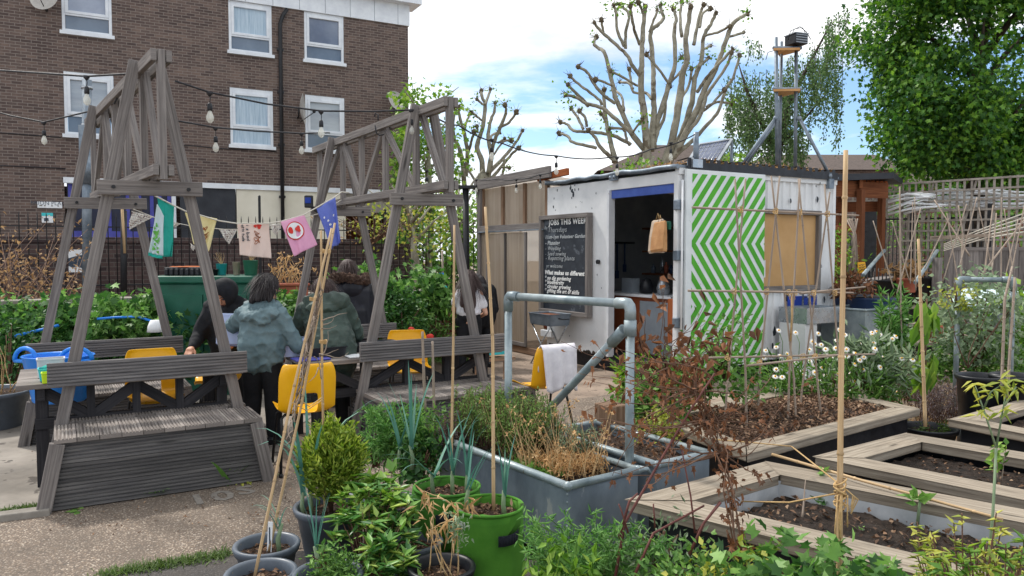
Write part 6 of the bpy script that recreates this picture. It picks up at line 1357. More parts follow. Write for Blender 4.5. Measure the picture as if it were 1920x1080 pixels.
# ---- sinks, tank, barrels on the front
a0, a1 = fr(1450, 600)[0], fr(1516, 600)[0]
t = thing('hand_sink', 'stainless steel sink unit with taps and a blue splashback', 'sink', K((a0 + a1) / 2, -.35))
kin('splashback', M['blue_sign'], a0 + .22, a1 + .10, -.05, -.035, .62, 1.02, par=t)
for nm, q in (('basin', (a0, a1, -.52, -.08, .70, .90)),): kin(nm, M['steel'], *q, par=t)
m = MB(); kbox(m, a0 + .05, a1 - .05, -.47, -.14, .902, .904); m.build('bowl', M['galv_tank'], t)
kin('cabinet_panel', M['white_old'], a0, a0 + .22, -.5, -.1, 0, .70, par=t)
for k in (0, 1):
    x = K(a0 + .42 + k * .12, -.12, .9); m = MB(); m.tube([x, x + UP * .16, x + UP * .17 + NF * .03], .014, 8); m.tube([x + UP * .1, x + UP * .13 + NF * .16 - E1 * .1, x + UP * .11 + NF * .18 - E1 * .12], .010, 7); m.build('tap', M['steel'], t)
m = MB(); m.tube([K(a0 + .4, -.3, .7), K(a0 + .38, -.3, .45), K(a0 + .35, -.25, .3)], .02, 7); m.build('waste_pipe', M['black'], t)
def openbox(name, lab, cat, a0, a1, b0, b1, z0, z1, mat, rimr, P, Rm, water=None, rim_mat=None):
    c = P((a0 + a1) / 2, (b0 + b1) / 2, z0); t = thing(name, lab, cat, c); m = MB(); w_ = .012
    q = [(a0, b0), (a1, b0), (a1, b1), (a0, b1)]; qi = [(a0 + w_, b0 + w_), (a1 - w_, b0 + w_), (a1 - w_, b1 - w_), (a0 + w_, b1 - w_)]
    for i in range(4):
        x, y = q[i], q[(i + 1) % 4]; xi, yi = qi[i], qi[(i + 1) % 4]; ln = math.dist(x, y)
        m.face([P(*x, z0), P(*y, z0), P(*y, z1), P(*x, z1)], [(0, 0), (ln, 0), (ln, 1), (0, 1)]); m.face([P(*yi, z0 + .02), P(*xi, z0 + .02), P(*xi, z1), P(*yi, z1)]); m.face([P(*x, z1), P(*y, z1), P(*yi, z1), P(*xi, z1)])
    m.face([P(*x, z0) for x in q[::-1]]); m.face([P(*x, z0 + .02) for x in qi]); m.build('body', mat, t)
    if rimr:
        m = MB(); m.tube([P(*x, z1) for x in q + q[:2]], rimr, 10)
        for x in q: m.ball(P(*x, z1), rimr * 1.22, 8)
        m.build('rim', rim_mat or mat, t)
    return t
x0, x1 = fr(1524, 600)[0], fr(1612, 600)[0]
tk = openbox('galvanised_tank', 'pale galvanised water tank on a concrete block at the cabin corner', 'water tank', x0 + .04, x1 - .05, -.75, -.1, .36, .86, M['pipe'], .018, K, KR)
m = MB(); kbox(m, x1 - .32, x1 - .02, -.72, -.3, 0, .355); tag(m.build('concrete_block', M['concrete'], bevel=.01), 'concrete block under the galvanised tank', 'block')
m = MB(); kbox(m, x0 + .02, x0 + .2, -.6, -.3, 0, .355); tag(m.build('concrete_block', M['concrete'], bevel=.01), 'second concrete block under the galvanised tank in deep shade', 'block')
for px, d, h_, r, lab in ((1590, 10.9, 1.0, .30, 'blue barrel partly hidden behind the galvanised tank'), (1632, 10.6, .98, .33, 'big dark blue barrel right of the galvanised tank')):
    p = at(px, 600, d); p.z = 0; t = thing('water_barrel', lab, 'barrel', p, 'blue water barrels'); m = MB(); m.lathe([(0, 0), (r * .78, 0), (r * .8, .03), (r * .82, .4), (r * .86, .42), (r * .86, .46), (r * .92, h_ - .2), (r, h_ - .03), (r * 1.03, h_), (r * .98, h_), (r * .9, h_ - .04), (0, h_ - .06)], p, 32); m.build('body', M['barrel'], t); m = MB(); m.lathe([(r * .6, h_ - .05), (r * .98, h_ + .004), (r * .6, h_ + .015), (0, h_ + .02)], p, 32); m.build('lid', M['black'], t)
# ---- mast, solar panel, roof post
ZR = HT_ + .06
t = thing('mast', 'scaffold tube mast with plywood shelves standing on the cabin roof', 'mast', at(1475, 318, 10.6))
def rp(px, py, d): return at(px, py, d)
for a, b in (((1457, 322, 10.4), (1455, 70, 10.4)), ((1461, 322, 10.75), (1465, 78, 10.75)), ((1491, 322, 10.55), (1493, 92, 10.55))):
    m = MB(); m.tube([rp(*a), rp(*b)], .024, 10); m.build('upright', M['galv'], t)
for a, b in (((1386, 316, 10.3), (1454, 222, 10.4)), ((1392, 318, 10.9), (1456, 226, 10.7)), ((1556, 330, 10.4), (1499, 222, 10.5))):
    m = MB(); m.tube([rp(*a), rp(*b)], .022, 10); m.ball(rp(*b), .036, 8); m.ball(rp(*a), .034, 8); m.build('brace', M['galv'], t)
for py in (90, 167):
    m = MB(); m.face([rp(1450, py, 10.3), rp(1500, py - 1, 10.4), rp(1500, py + 2, 10.9), rp(1462, py + 12, 10.9)]); o = m.build('shelf', M['ply'], t); sd_ = o.modifiers.new('solid', 'SOLIDIFY'); sd_.thickness = .03
    m = MB(); m.tube([rp(1450, py, 10.35), rp(1502, py, 10.5)], .025, 8); m.build('cross_tube', M['galv'], t)
p = rp(1493, 76, 10.5); t = thing('weather_box', 'dark grey vented box on the mast top', 'box', p - UP * .1); Rb = Matrix.Rotation(.35, 3, 'Z'); m = MB(); m.box(p, (.21, .22, .135), Rb); m.build('housing', M['black'], t, bevel=.01); m = MB()
for k in range(4): m.box(p + Rb @ V((0, -.112, -.05 + k * .033)), (.19, .006, .012), Rb)
m.box(p + UP * .072, (.225, .235, .012), Rb); m.build('vent', M['grey_panel'], t)
m = MB(); m.tube([rp(1478, 75, 10.45), rp(1482, 58, 10.4), rp(1500, 50, 10.4), rp(1512, 60, 10.5), rp(1520, 74, 10.6)], .006, 5); m.tube([rp(1480, 72, 10.5), rp(1490, 54, 10.45), rp(1505, 52, 10.45), rp(1512, 66, 10.5)], .005, 5); m.tube([rp(1454, 94, 10.4), rp(1440, 98, 10.4), rp(1436, 112, 10.4)], .005, 5); m.build('antenna_wire', M['cable'], t)
t = thing('solar_panel', 'tilted solar panel in an aluminium frame on the cabin roof', 'solar panel', at(1330, 310, 10.1))
q = [at(1282, 318, 9.95), at(1338, 314, 9.95), at(1372, 262, 10.65), at(1310, 272, 10.65)]; u = (q[1] - q[0]); n_ = u.cross(q[3] - q[0]).normalized()
m = MB(); m.face(q); o = m.build('glass', M['solar'], t); sd_ = o.modifiers.new('solid', 'SOLIDIFY'); sd_.thickness = .02
m = MB(); bl_ = lambda a, b: (q[0] * (1 - a) + q[1] * a) * (1 - b) + (q[3] * (1 - a) + q[2] * a) * b + n_ * .004
for i in range(1, 8): m.tube([bl_(i / 8, 0), bl_(i / 8, 1)], .0045, 4)
for j in range(1, 6): m.tube([bl_(0, j / 6), bl_(1, j / 6)], .0045, 4)
m.build('cell_grid', M['steel'], t); m = MB()
for a, b in zip(q, q[1:] + q[:1]): m.bar(a, b, .035, .035, n_)
m.build('frame', M['steel'], t); m = MB(); m.tube([q[2], V((q[2].x, q[2].y, HT_ + .05))], .022, 8); m.tube([q[3], V((q[3].x, q[3].y, HT_ + .05))], .022, 8); m.build('leg', M['galv'], t)
t = thing('roof_post', 'short galvanised post on the cabin roof corner holding the cable', 'post', at(1305, 312, 9.2)); m = MB(); m.tube([at(1305, 316, 9.2), at(1305, 248, 9.2)], .034, 10); m.build('tube', M['galv'], t); m = MB(); m.box(at(1303, 307, 9.15), (.16, .10, .10), KR); m.ball(at(1296, 300, 9.15), .04, 8); m.build('clamp', M['steel'], t)
# ---- glazed lean-to (greenhouse) continuing the side
GL = lf(903, 520)[0]; gz = lf(1038, 322)[1]; t = thing('greenhouse', 'timber framed lean-to glazed with cloudy plastic sheets', 'greenhouse', K(.5, (DEEP + GL) / 2))
mid = lf(950, 428)[1]; gd = lambda px: lf(px, 540)[0]
def gbar(name, mat, p, q, w_, h_, up=UP): m = MB(); m.bar(p, q, w_, h_, up); return m.build(name, mat, t, bevel=.004)
gbar('eave_beam', M['wood'], K(-.06, GL + .12, gz - .03), K(-.06, lf(1038, 330)[0], gz - .0), .05, .17)
gbar('eave_board', M['wood_red'], K(.0, DEEP + .25, gz - .06), K(.0, lf(1065, 330)[0], gz - .03), .05, .10)
gbar('mid_rail', M['wood'], K(-.03, GL + .05, mid), K(-.03, DEEP + .02, mid), .06, .11); gbar('mid_track', M['galv'], K(-.07, GL, mid - .05), K(-.07, DEEP, mid - .05), .02, .02)
for b_ in (GL, (GL * 2 + DEEP) / 3, (GL + 2 * DEEP) / 3, DEEP + .05):
    gbar('stud', M['timber'], K(.03, b_, mid), K(.03, b_, gz - .1), .045, .06, E2)
gbar('corner_post', M['wood'], K(0, GL + .03, 0), K(0, GL + .03, gz - .1), .09, .09, E2)
def sheetp(name, b0_, b1_, z0_, z1_, a=.0): 
    m = MB(); q = [K(a, b0_, z0_), K(a, b1_, z0_), K(a, b1_, z1_), K(a, b0_, z1_)]; m.face(q, [(b0_, z0_), (b1_, z0_), (b1_, z1_), (b0_, z1_)]); o = m.build(name, M['poly'], t); s = o.modifiers.new('solid', 'SOLIDIFY'); s.thickness = .008; return o
sheetp('upper_panel', GL, DEEP + .02, mid, gz - .1, .06)
dz0 = .12
for p0, p1 in ((918, 952), (952, 990)):
    b_0, b_1 = gd(p0), gd(p1); sheetp('sliding_panel', b_1, b_0, dz0, mid - .08, -.03)
    for b_ in (b_0, b_1): gbar('panel_frame', M['wood'], K(-.045, b_, dz0), K(-.045, b_, mid - .08), .035, .05, E2)
    gbar('panel_frame', M['wood'], K(-.045, b_0, dz0 + .03), K(-.045, b_1, dz0 + .03), .035, .06)
sheetp('side_panel', gd(918), GL, .05, mid, .0)
gbar('sill', M['timber'], K(0, GL, .06), K(0, DEEP, .06), .09, .1)
m = MB(); m.face([K(0, DEEP + .02, gz - .04), K(0, GL, gz - .1), K(2.2, GL, gz - .2), K(2.2, DEEP, gz - .2)]); o = m.build('roof_sheet', M['poly'], t); s = o.modifiers.new('solid', 'SOLIDIFY'); s.thickness = .01
m = MB(); m.face([K(0, GL, 0), K(2.2, GL, 0), K(2.2, GL, gz - .2), K(0, GL, gz - .1)]); o = m.build('end_sheet', M['poly'], t); s = o.modifiers.new('solid', 'SOLIDIFY'); s.thickness = .01
m = MB(); m.face([K(2.2, GL, 0), K(2.2, DEEP, 0), K(2.2, DEEP, gz - .2), K(2.2, GL, gz - .2)]); o = m.build('rear_sheet', M['poly'], t); s = o.modifiers.new('solid', 'SOLIDIFY'); s.thickness = .01
for i, z in enumerate((.35, .75, 1.15, 1.55, 1.9)):
    t2 = thing('staging_shelf', ('lowest', 'second', 'third', 'fourth', 'top')[i] + ' plant shelf seen through the greenhouse opening', 'shelf', K(.6, DEEP + .5, z)); m = MB(); kbox(m, .35, .85, DEEP + .05, gd(985), z, z + .03); m.build('board', M['black'] if i % 2 else M['timber'], t2)
    for k in range(4):
        q = K(.42, DEEP + .14 + k * .17, z + .03); t3 = thing('plant_pot', 'seedling pot on the staging inside the greenhouse', 'pot', q, 'seedling pots in the greenhouse'); m = MB(); m.lathe([(0, 0), (.045, 0), (.06, .1), (.05, .095), (0, .09)], q, 12); m.build('pot', random.choice([M['black'], M['terracotta'], M['paper']]), t3)
        b = LB(); n = 40; C = np.array(q) + [0, 0, .16] + rng.normal(size=(n, 3)) * .045; b.add(C, rdir(n, .5), .06, .035); b.build('foliage', L['lime'] if i > 2 else L['mid'], t3)
t2 = thing('plant_tray', 'white crate on the greenhouse staging', 'crate', K(.32, DEEP + .3, 1.2)); m = MB(); kbox(m, .28, .45, DEEP + .1, DEEP + .42, 1.19, 1.4); m.build('crate', M['paper'], t2, bevel=.008)
t = thing('downpipe_post', 'black pole with a flat cap left of the greenhouse', 'post', at(882, 640, 13.2)); a = at(876, 640, 13.2); a.z = 0; m = MB(); m.tube([a, at(873, 352, 13.2)], .055, 10); m.build('pole', M['black_metal'], t); m = MB(); m.box(at(873, 351, 13.2), (.32, .2, .05)); m.build('cap', M['black_metal'], t)
# ---------------------------------------------------------------- right background: shelter, steps, trellis, fences
t = thing('shelter', 'brown timber shelter with a flat overhanging roof right of the cabin', 'shelter', at(1625, 560, 13.0))
sh = lambda px, d, z: (lambda p: V((p.x, p.y, z)))(at(px, 473, d))
zr = at(1600, 360, 13).z
for px, d in ((1612, 12.6), (1572, 14.2), (1651, 13.6)):
    m = MB(); m.bar(sh(px, d, 0), sh(px, d, zr), .10, .10, E1); m.build('post', M['wood_brown'], t, bevel=.005)
m = MB(); m.bar(sh(1560, 12.5, zr + .02), sh(1660, 13.0, zr + .02), .06, .26); m.bar(sh(1560, 14.0, zr - .2), sh(1656, 13.7, zr - .2), .06, .18); m.bar(sh(1612, 12.6, zr + .1), sh(1572, 14.2, zr + .1), .05, .14); m.build('beam', M['wood_brown'], t)
m = MB()
for i in range(13): m.bar(sh(1562 + i * 8, 12.55 + i * .035, zr + .13), sh(1545 + i * 8.6, 15, zr + .13), .05, .10)
m.build('rafter', M['wood_red'], t)
m = MB(); q = [sh(1540, 12.3, zr + .22), sh(1672, 12.7, zr + .30), sh(1690, 15.2, zr + .42), sh(1520, 15.2, zr + .40)]; m.face(q); o = m.build('roof', M['charcoal'], t); s = o.modifiers.new('solid', 'SOLIDIFY'); s.thickness = .1
for z in (1.0, 1.5, 2.0): m = MB(); m.bar(sh(1566, 13.2, z), sh(1612, 12.65, z), .03, .13); m.build('side_rail', M['wood_brown'], t)
def lattice(name, lab, a, b, z0, z1, nx, nz, mat, w_=.045, th=.02, group=None, diag=False):
    a, b = V(a), V(b); t = thing(name, lab, 'trellis', V(((a.x + b.x) / 2, (a.y + b.y) / 2, 0)), group); m = MB()
    d = (b - a).normalized()
    for i in range(nx + 1): p = a.lerp(b, i / nx); m.bar(p + UP * z0, p + UP * (z1 + random.uniform(-.02, .03)), th, w_, d)
    m.build('uprights', mat, t); m = MB(); n_ = d.cross(UP) * (th + .001)
    for j in range(nz + 1): z = z0 + (z1 - z0) * j / nz; m.bar(a + n_ + UP * z, b + n_ + UP * z, th, w_)
    m.build('laths', mat, t)
    if diag:
        m = MB()
        for i in (3, 9): p = a.lerp(b, i / nx); q = a.lerp(b, (i + 1.6) / nx); m.bar(p - n_ + UP * (z1 - .8), q - n_ + UP * z1, th, w_)
        m.build('brace', mat, t)
    return t
lattice('trellis', 'tall grey lattice trellis along the right boundary', sh(1690, 14.9, 0), sh(2080, 12.5, 0), .9, 2.93, 27, 11, M['lattice'], .036, diag=True)
lattice('trellis', 'grey lattice trellis panel behind the timber shelter', sh(1560, 16.8, 0), sh(1700, 16.4, 0), 1.0, 2.9, 11, 10, M['lattice'], .036)
t = thing('steel_railings', 'dark iron railings below the right trellis', 'fence', sh(1740, 15.6, 0)); m = MB()
for z in (.9, 2.25): m.bar(sh(1560, 15.8, z), sh(2000, 13.4, z), .04, .03)
m.build('rail', M['black_metal'], t); m = MB()
for i in range(56): p = sh(1560, 15.8, 0).lerp(sh(2000, 13.4, 0), i / 55); m.tube([p + UP * .5, p + UP * 2.3], .009, 5)
m.build('bars', M['black_metal'], t)
for px in (1640, 1725, 1868): p = sh(1560, 15.8, 0).lerp(sh(2000, 13.4, 0), (px - 1560) / 440); m = MB(); m.box(p + UP * 1.25, (.09, .09, 2.5)); m.build('post', M['black_metal'], t)
t = thing('low_wall', 'red brick wall with a stone coping under the right railings', 'wall', sh(1730, 15.4, 0)); a, b = sh(1600, 15.4, 0), sh(1800, 14.6, 0); ln = (b - a).length; m = MB(); m.face([a, b, b + UP * .95, a + UP * .95], [(0, 0), (ln, 0), (ln, .95), (0, .95)]); m.build('wall', M['brick_red'], t); m = MB(); m.bar(a + UP * 1.0, b + UP * 1.0, .25, .10); m.build('coping', M['stone'], t)
t = thing('slatted_fence', 'grey vertical slat fence at the far right', 'fence', sh(1850, 13.2, 0)); a, b = sh(1775, 13.6, 0), sh(2060, 12.4, 0); m = MB()
for i in range(30): p = a.lerp(b, i / 29); m.bar(p + UP * .3, p + UP * (1.68 + random.uniform(-.02, .02)), .02, .085, (b - a).normalized())
m.build('slats', M['wood'], t); m = MB(); m.bar(a + UP * 1.66, b + UP * 1.66, .06, .06); m.bar(a + UP * .6, b + UP * .6, .05, .08); m.build('rail', M['wood'], t)
for u in (0, .45): p = a.lerp(b, u); m = MB(); m.bar(p + V((0, -.06, 0)), p + V((0, -.06, 1.75)), .1, .1, E1); m.build('post', M['wood'], t)
m = MB(); P = sh(1758, 11.6, 0); m.bar(P, P + UP * 1.52, .1, .1, E1); tag(m.build('timber_post', M['wood']), 'square grey timber post at the foot of the wooden steps', 'post')
m = MB(); m.bar(at(1745, 446, 11.5), at(1925, 438, 10.6), .06, .05); tag(m.build('hose_rail', M['cane_old']), 'pale horizontal rail above the right pipe frame', 'rail')
m = MB()
for k in range(5): m.tube([at(1770, 458 + k * 3, 11.8), at(1850, 432 + k * 5 - 6, 11.0), at(1925, 398 + k * 9, 10.2)], .009, 5)
tag(m.build('string_lines', M['rope']), 'fan of pale strings stretched to the right edge', 'strings', kind='stuff')
# bundles of white tubes and crumpled fleece
t = thing('fleece_roll', 'long white bundles of fleece and tubes lying along the trellis', 'fleece', at(1780, 380, 14.6)); m = MB()
for k in range(18):
    y0 = 360 + (k % 6) * 6; P = [at(1665 + 30 * (k // 6) + i * 36, y0 + random.uniform(-4, 4) - i * .5 + (8 if i == 0 else 0), 14.7 - i * .1 + random.uniform(-.1, .1)) for i in range(7)]; m.tube(P, [random.uniform(.010, .030) for _ in P], 7)
m.build('fleece', M['paper'], t)
# steps and deck with handrails
t = thing('wooden_steps', 'short wooden steps with sloping grey handrails', 'steps', sh(1715, 11.5, 0))
for i, z in enumerate((.28, .52, .76)):
    m = MB(); a = sh(1655, 11.2 + i * .32, z); b = sh(1770, 11.0 + i * .32, z); m.bar(a, b, .34, .045); m.build('tread', M['wood_pale'], t); m = MB(); m.bar(a - UP * .13 + V((0, .12, 0)), b - UP * .13 + V((0, .12, 0)), .02, .2); m.build('riser', M['black'], t)
for p, q in (((1618, 516, 11.0), (1658, 470, 12.2)), ((1716, 530, 10.9), (1757, 470, 11.9))): m = MB(); m.tube([at(*p), at(*q)], .028, 8); m.build('handrail', M['pipe'], t)
m = MB()
for i in range(22): p = sh(1620, 12.0, 0).lerp(sh(1772, 11.7, 0), i / 21); m.tube([p + UP * .75, p + UP * 1.35], .01, 5)
m.build('balusters', M['black_metal'], t)
t = thing('yellow_sign', 'small tilted yellow notice with handwriting by the steps', 'sign', at(1617, 513, 11.3)); q = [at(1609, 513, 11.3), at(1625, 509, 11.3), at(1622, 491, 11.3), at(1608, 492, 11.3)]; m = MB(); m.face(q); o = m.build('board', M['yellow'], t); s = o.modifiers.new('solid', 'SOLIDIFY'); s.thickness = .01; m = MB()
for k in range(3):
    a, b = q[0].lerp(q[3], .3 + k * .22), q[1].lerp(q[2], .3 + k * .22); m.tube([a.lerp(b, u / 8) + V((0, -.012, .012 * math.sin(u * 2.2))) for u in range(1, 8)], .004, 4)
m.build('handwriting', M['ink'], t)
def tpot(px, py, d, rt, rb, h_, mat, lab, leaf=None, nl=160, ll=.1, spread=.14):
    p = at(px, py, d); t = thing('flower_pot', lab, 'pot', p); m = MB(); potbody(m, p, rt, rb, h_); m.build('pot', mat, t); m = MB(); m.disc(p + UP * (h_ - .05), rt - .012, 16, .01); m.build('soil', M['soil'], t)
    if leaf:
        b = LB(); P = np.array(p) + [0, 0, h_ + spread * .6] + rng.normal(size=(nl, 3)) * [spread, spread, spread * .6]; b.add(P, rdir(nl, .5), rng.uniform(.6, 1.2, nl) * ll, ll * .5); tag(b.build('pot_plant', leaf), 'plant growing in the ' + lab, 'plant')
    return p
tpot(1766, 642, 10.2, .20, .14, .24, M['terracotta'], 'wide terracotta bowl right of the cabin', L['mid'], 60, .09, .1)
tpot(1700, 548, 11.7, .16, .12, .22, M['terracotta'], 'terracotta pot of grassy leaves on the steps', L['tan'], 140, .14, .1)
tpot(1732, 548, 11.8, .15, .12, .24, M['black'], 'black pot on the steps beside the terracotta one')
tpot(1660, 548, 12.0, .2, .14, .2, M['black'], 'broad black pot left on the steps'); m = MB(); m.bar(at(1600, 533, 11.9), at(1668, 520, 12.3), .3, .04); m.bar(at(1610, 533, 11.9), V((at(1610, 533, 11.9).x, 11.9, 0)), .08, .08, E1); m.bar(at(1660, 522, 12.2), V((at(1660, 522, 12.2).x, 12.2, 0)), .08, .08, E1); tag(m.build('potting_bench', M['wood']), 'grey potting bench behind the yellow sign', 'bench')
bush('dried_fern', 'rust brown dried plant above the water barrels', 'shrub', at(1598, 540, 10.3), (.22, .2, .14), 420, .08, .04, L['brown'], 14, .05, 8)
bush('leafy_shrub', 'sparse shrub behind the big bamboo by the cabin corner', 'shrub', at(1588, 480, 11.6), (.25, .3, .5), 420, .08, .04, L['lime'], 20, .08, 8)
m = MB()
for k in range(9): m.tube([at(1590 + k * 3, 510 + k * 4, 11.3), at(1602 + random.uniform(-3, 3), 440, 11.4), at(1598 + random.uniform(-12, 12), 410, 11.5)], .009, 5)
tag(m.build('cane_bundle', M['cane_old']), 'sheaf of thin canes tied in a wigwam behind the barrels', 'canes')
m = MB(); m.box(at(1625, 450, 14.5), (.35, .04, 1.2)); 
for k in range(3): m.bar(at(1606, 430 + k * 35, 14.4), at(1628, 430 + k * 35, 14.4), .04, .04)
tag(m.build('dark_gate', M['black_metal']), 'dark metal gate beside the brown shelter post', 'gate')
t = thing('growing_tunnel', 'pale green cloche behind the right pipe frame', 'cloche', at(1925, 590, 9.2)); m = MB(); c = at(1935, 598, 9.3)
for i in range(10):
    a0, a1 = PI * i / 10, PI * (i + 1) / 10; m.face([c + V((.35 * math.cos(a), y, .32 * math.sin(a))) for a, y in ((a0, 0), (a1, 0), (a1, 1.2), (a0, 1.2))], smooth=True)
o = m.build('cover', M['print_white'], t); s = o.modifiers.new('solid', 'SOLIDIFY'); s.thickness = .006
# ---------------------------------------------------------------- zinc tanks and pipe goals
ZT_ = .46
def corner_tank(name, lab, pf, pr, depth, zt, zb, inset_soil=.05):
    a, r = gp(*pf, zt), gp(*pr, zt); x = V((r.x - a.x, r.y - a.y, 0)); w_ = x.length; x.normalize(); y = V((-x.y, x.x, 0)); P = lambda p, q, z=0: V((a.x, a.y, 0)) + x * p + y * q + UP * z
    t = openbox(name, lab, 'planter', 0, w_, 0, depth, zb, zt, M['galv_tank'], .021, P, frame(x, y), rim_mat=M['pipe'])
    m = MB(); k = 14; G = [[P(.012 + (w_ - .024) * i / k, .012 + (depth - .024) * j / k, zt - inset_soil + random.uniform(-.012, .012)) for i in range(k + 1)] for j in range(k + 1)]
    for j in range(k):
        for i in range(k): m.face([G[j][i], G[j][i + 1], G[j + 1][i + 1], G[j + 1][i]], smooth=True)
    m.build('soil', M['soil'], t); return t, P, w_, x, y
t1, P1, w1, x1_, y1_ = corner_tank('zinc_trough', 'large zinc water tank planter of rosemary nearest the camera', (1065, 912), (1196, 881), 1.22, ZT_, .07)
m = MB()
for q in (.06, .28): m.tube([P1(w1 + .012, q, .36), P1(w1 + .04, q, .33), P1(w1 + .02, q, .30)], .006, 6)
for zz in np.linspace(.1, .42, 9): m.ball(P1(-.001, .004, zz), .006, 6)
m.build('rivet', M['pipe'], t1)
m = MB(); m.tube([P1(w1, -.01, ZT_ + .005), P1(w1 + .05, -.02, ZT_), P1(w1 + .07, -.025, ZT_ - .03)], [.02, .013, .01], 8); m.build('spout', M['pipe'], t1)
t2_, P2, w2, x2_, y2_ = corner_tank('zinc_trough', 'second zinc tank planter with bare soil behind the first', (1232, 872), (1330, 850), .95, .47, .06, .045)
m = MB(); m.bar(P1(-.08, -.10, .035), P1(.24, -.14, .035), .12, .065); m.bar(P1(-.12, .9, .035), P1(.3, .85, .035), .12, .065); tag(m.build('timber_bearer', M['timber'], bevel=.004), 'weathered timber bearers under the nearest zinc tank', 'timber')
m = MB(); c = at(1146, 800, 5.0); c.z = 0; m.box(c + UP * .30, (.155, .17, .60), frame(E1, E2)); tag(m.build('timber_block', M['timber'], bevel=.008), 'upright block of sawn timber behind the two zinc tanks', 'block')
def goal(lab, pL, dL, pR, dR, zt, brace, mat, group, r=.024):
    L_ = at(*pL, dL); R_ = at(*pR, dR); L_.z = R_.z = zt; t = thing('pipe_goal', lab, 'pipe frame', V(((L_.x + R_.x) / 2, (L_.y + R_.y) / 2, 0)), group); d = (R_ - L_).normalized()
    m = MB(); m.tube([L_ + d * .03, R_ - d * .03], r, 14); m.build('rail', mat, t)
    for p, s in ((L_, 1), (R_, -1)):
        m = MB(); m.tube([V((p.x, p.y, 0)), p - UP * .04], r, 14); m.build('post', mat, t)
        m = MB(); m.tube([p - UP * .095, p - UP * .035, p - UP * .012 + d * s * .006, p + d * s * .016, p + d * s * .04 + UP * .002, p + d * s * .095], [r * 1.28, r * 1.28, r * 1.32, r * 1.32, r * 1.28, r * 1.28], 14); m.build('elbow', mat, t, )
    b0, b1 = brace; m = MB(); m.tube([b0, b1], r, 14); m.build('brace', M['pipe_white'] if mat is M['pipe'] and 'second' in lab else mat, t)
    m = MB(); q = R_ if (b0 - R_).length < (b0 - L_).length else L_; m.tube([V((q.x, q.y, b0.z - .03)), V((q.x, q.y, b0.z + .055))], r * 1.4, 14); m.tube([b0, b0.lerp(b1, .10)], r * 1.35, 14); m.build('clamp', mat, t); return t
goal('grey pipe goal frame standing over the zinc tanks', (953, 553), 4.79, (1182, 575), 4.06, 1.325, (at(1170, 618, 4.1), at(985, 815, 5.2)), M['pipe'], 'grey pipe frames')
goal('second pipe goal frame at the right edge with a pale brace', (1797, 527), 7.15, (1900, 519), 7.05, 1.345, (at(1891, 560, 7.1), at(1822, 690, 7.6)), M['pipe'], 'grey pipe frames')
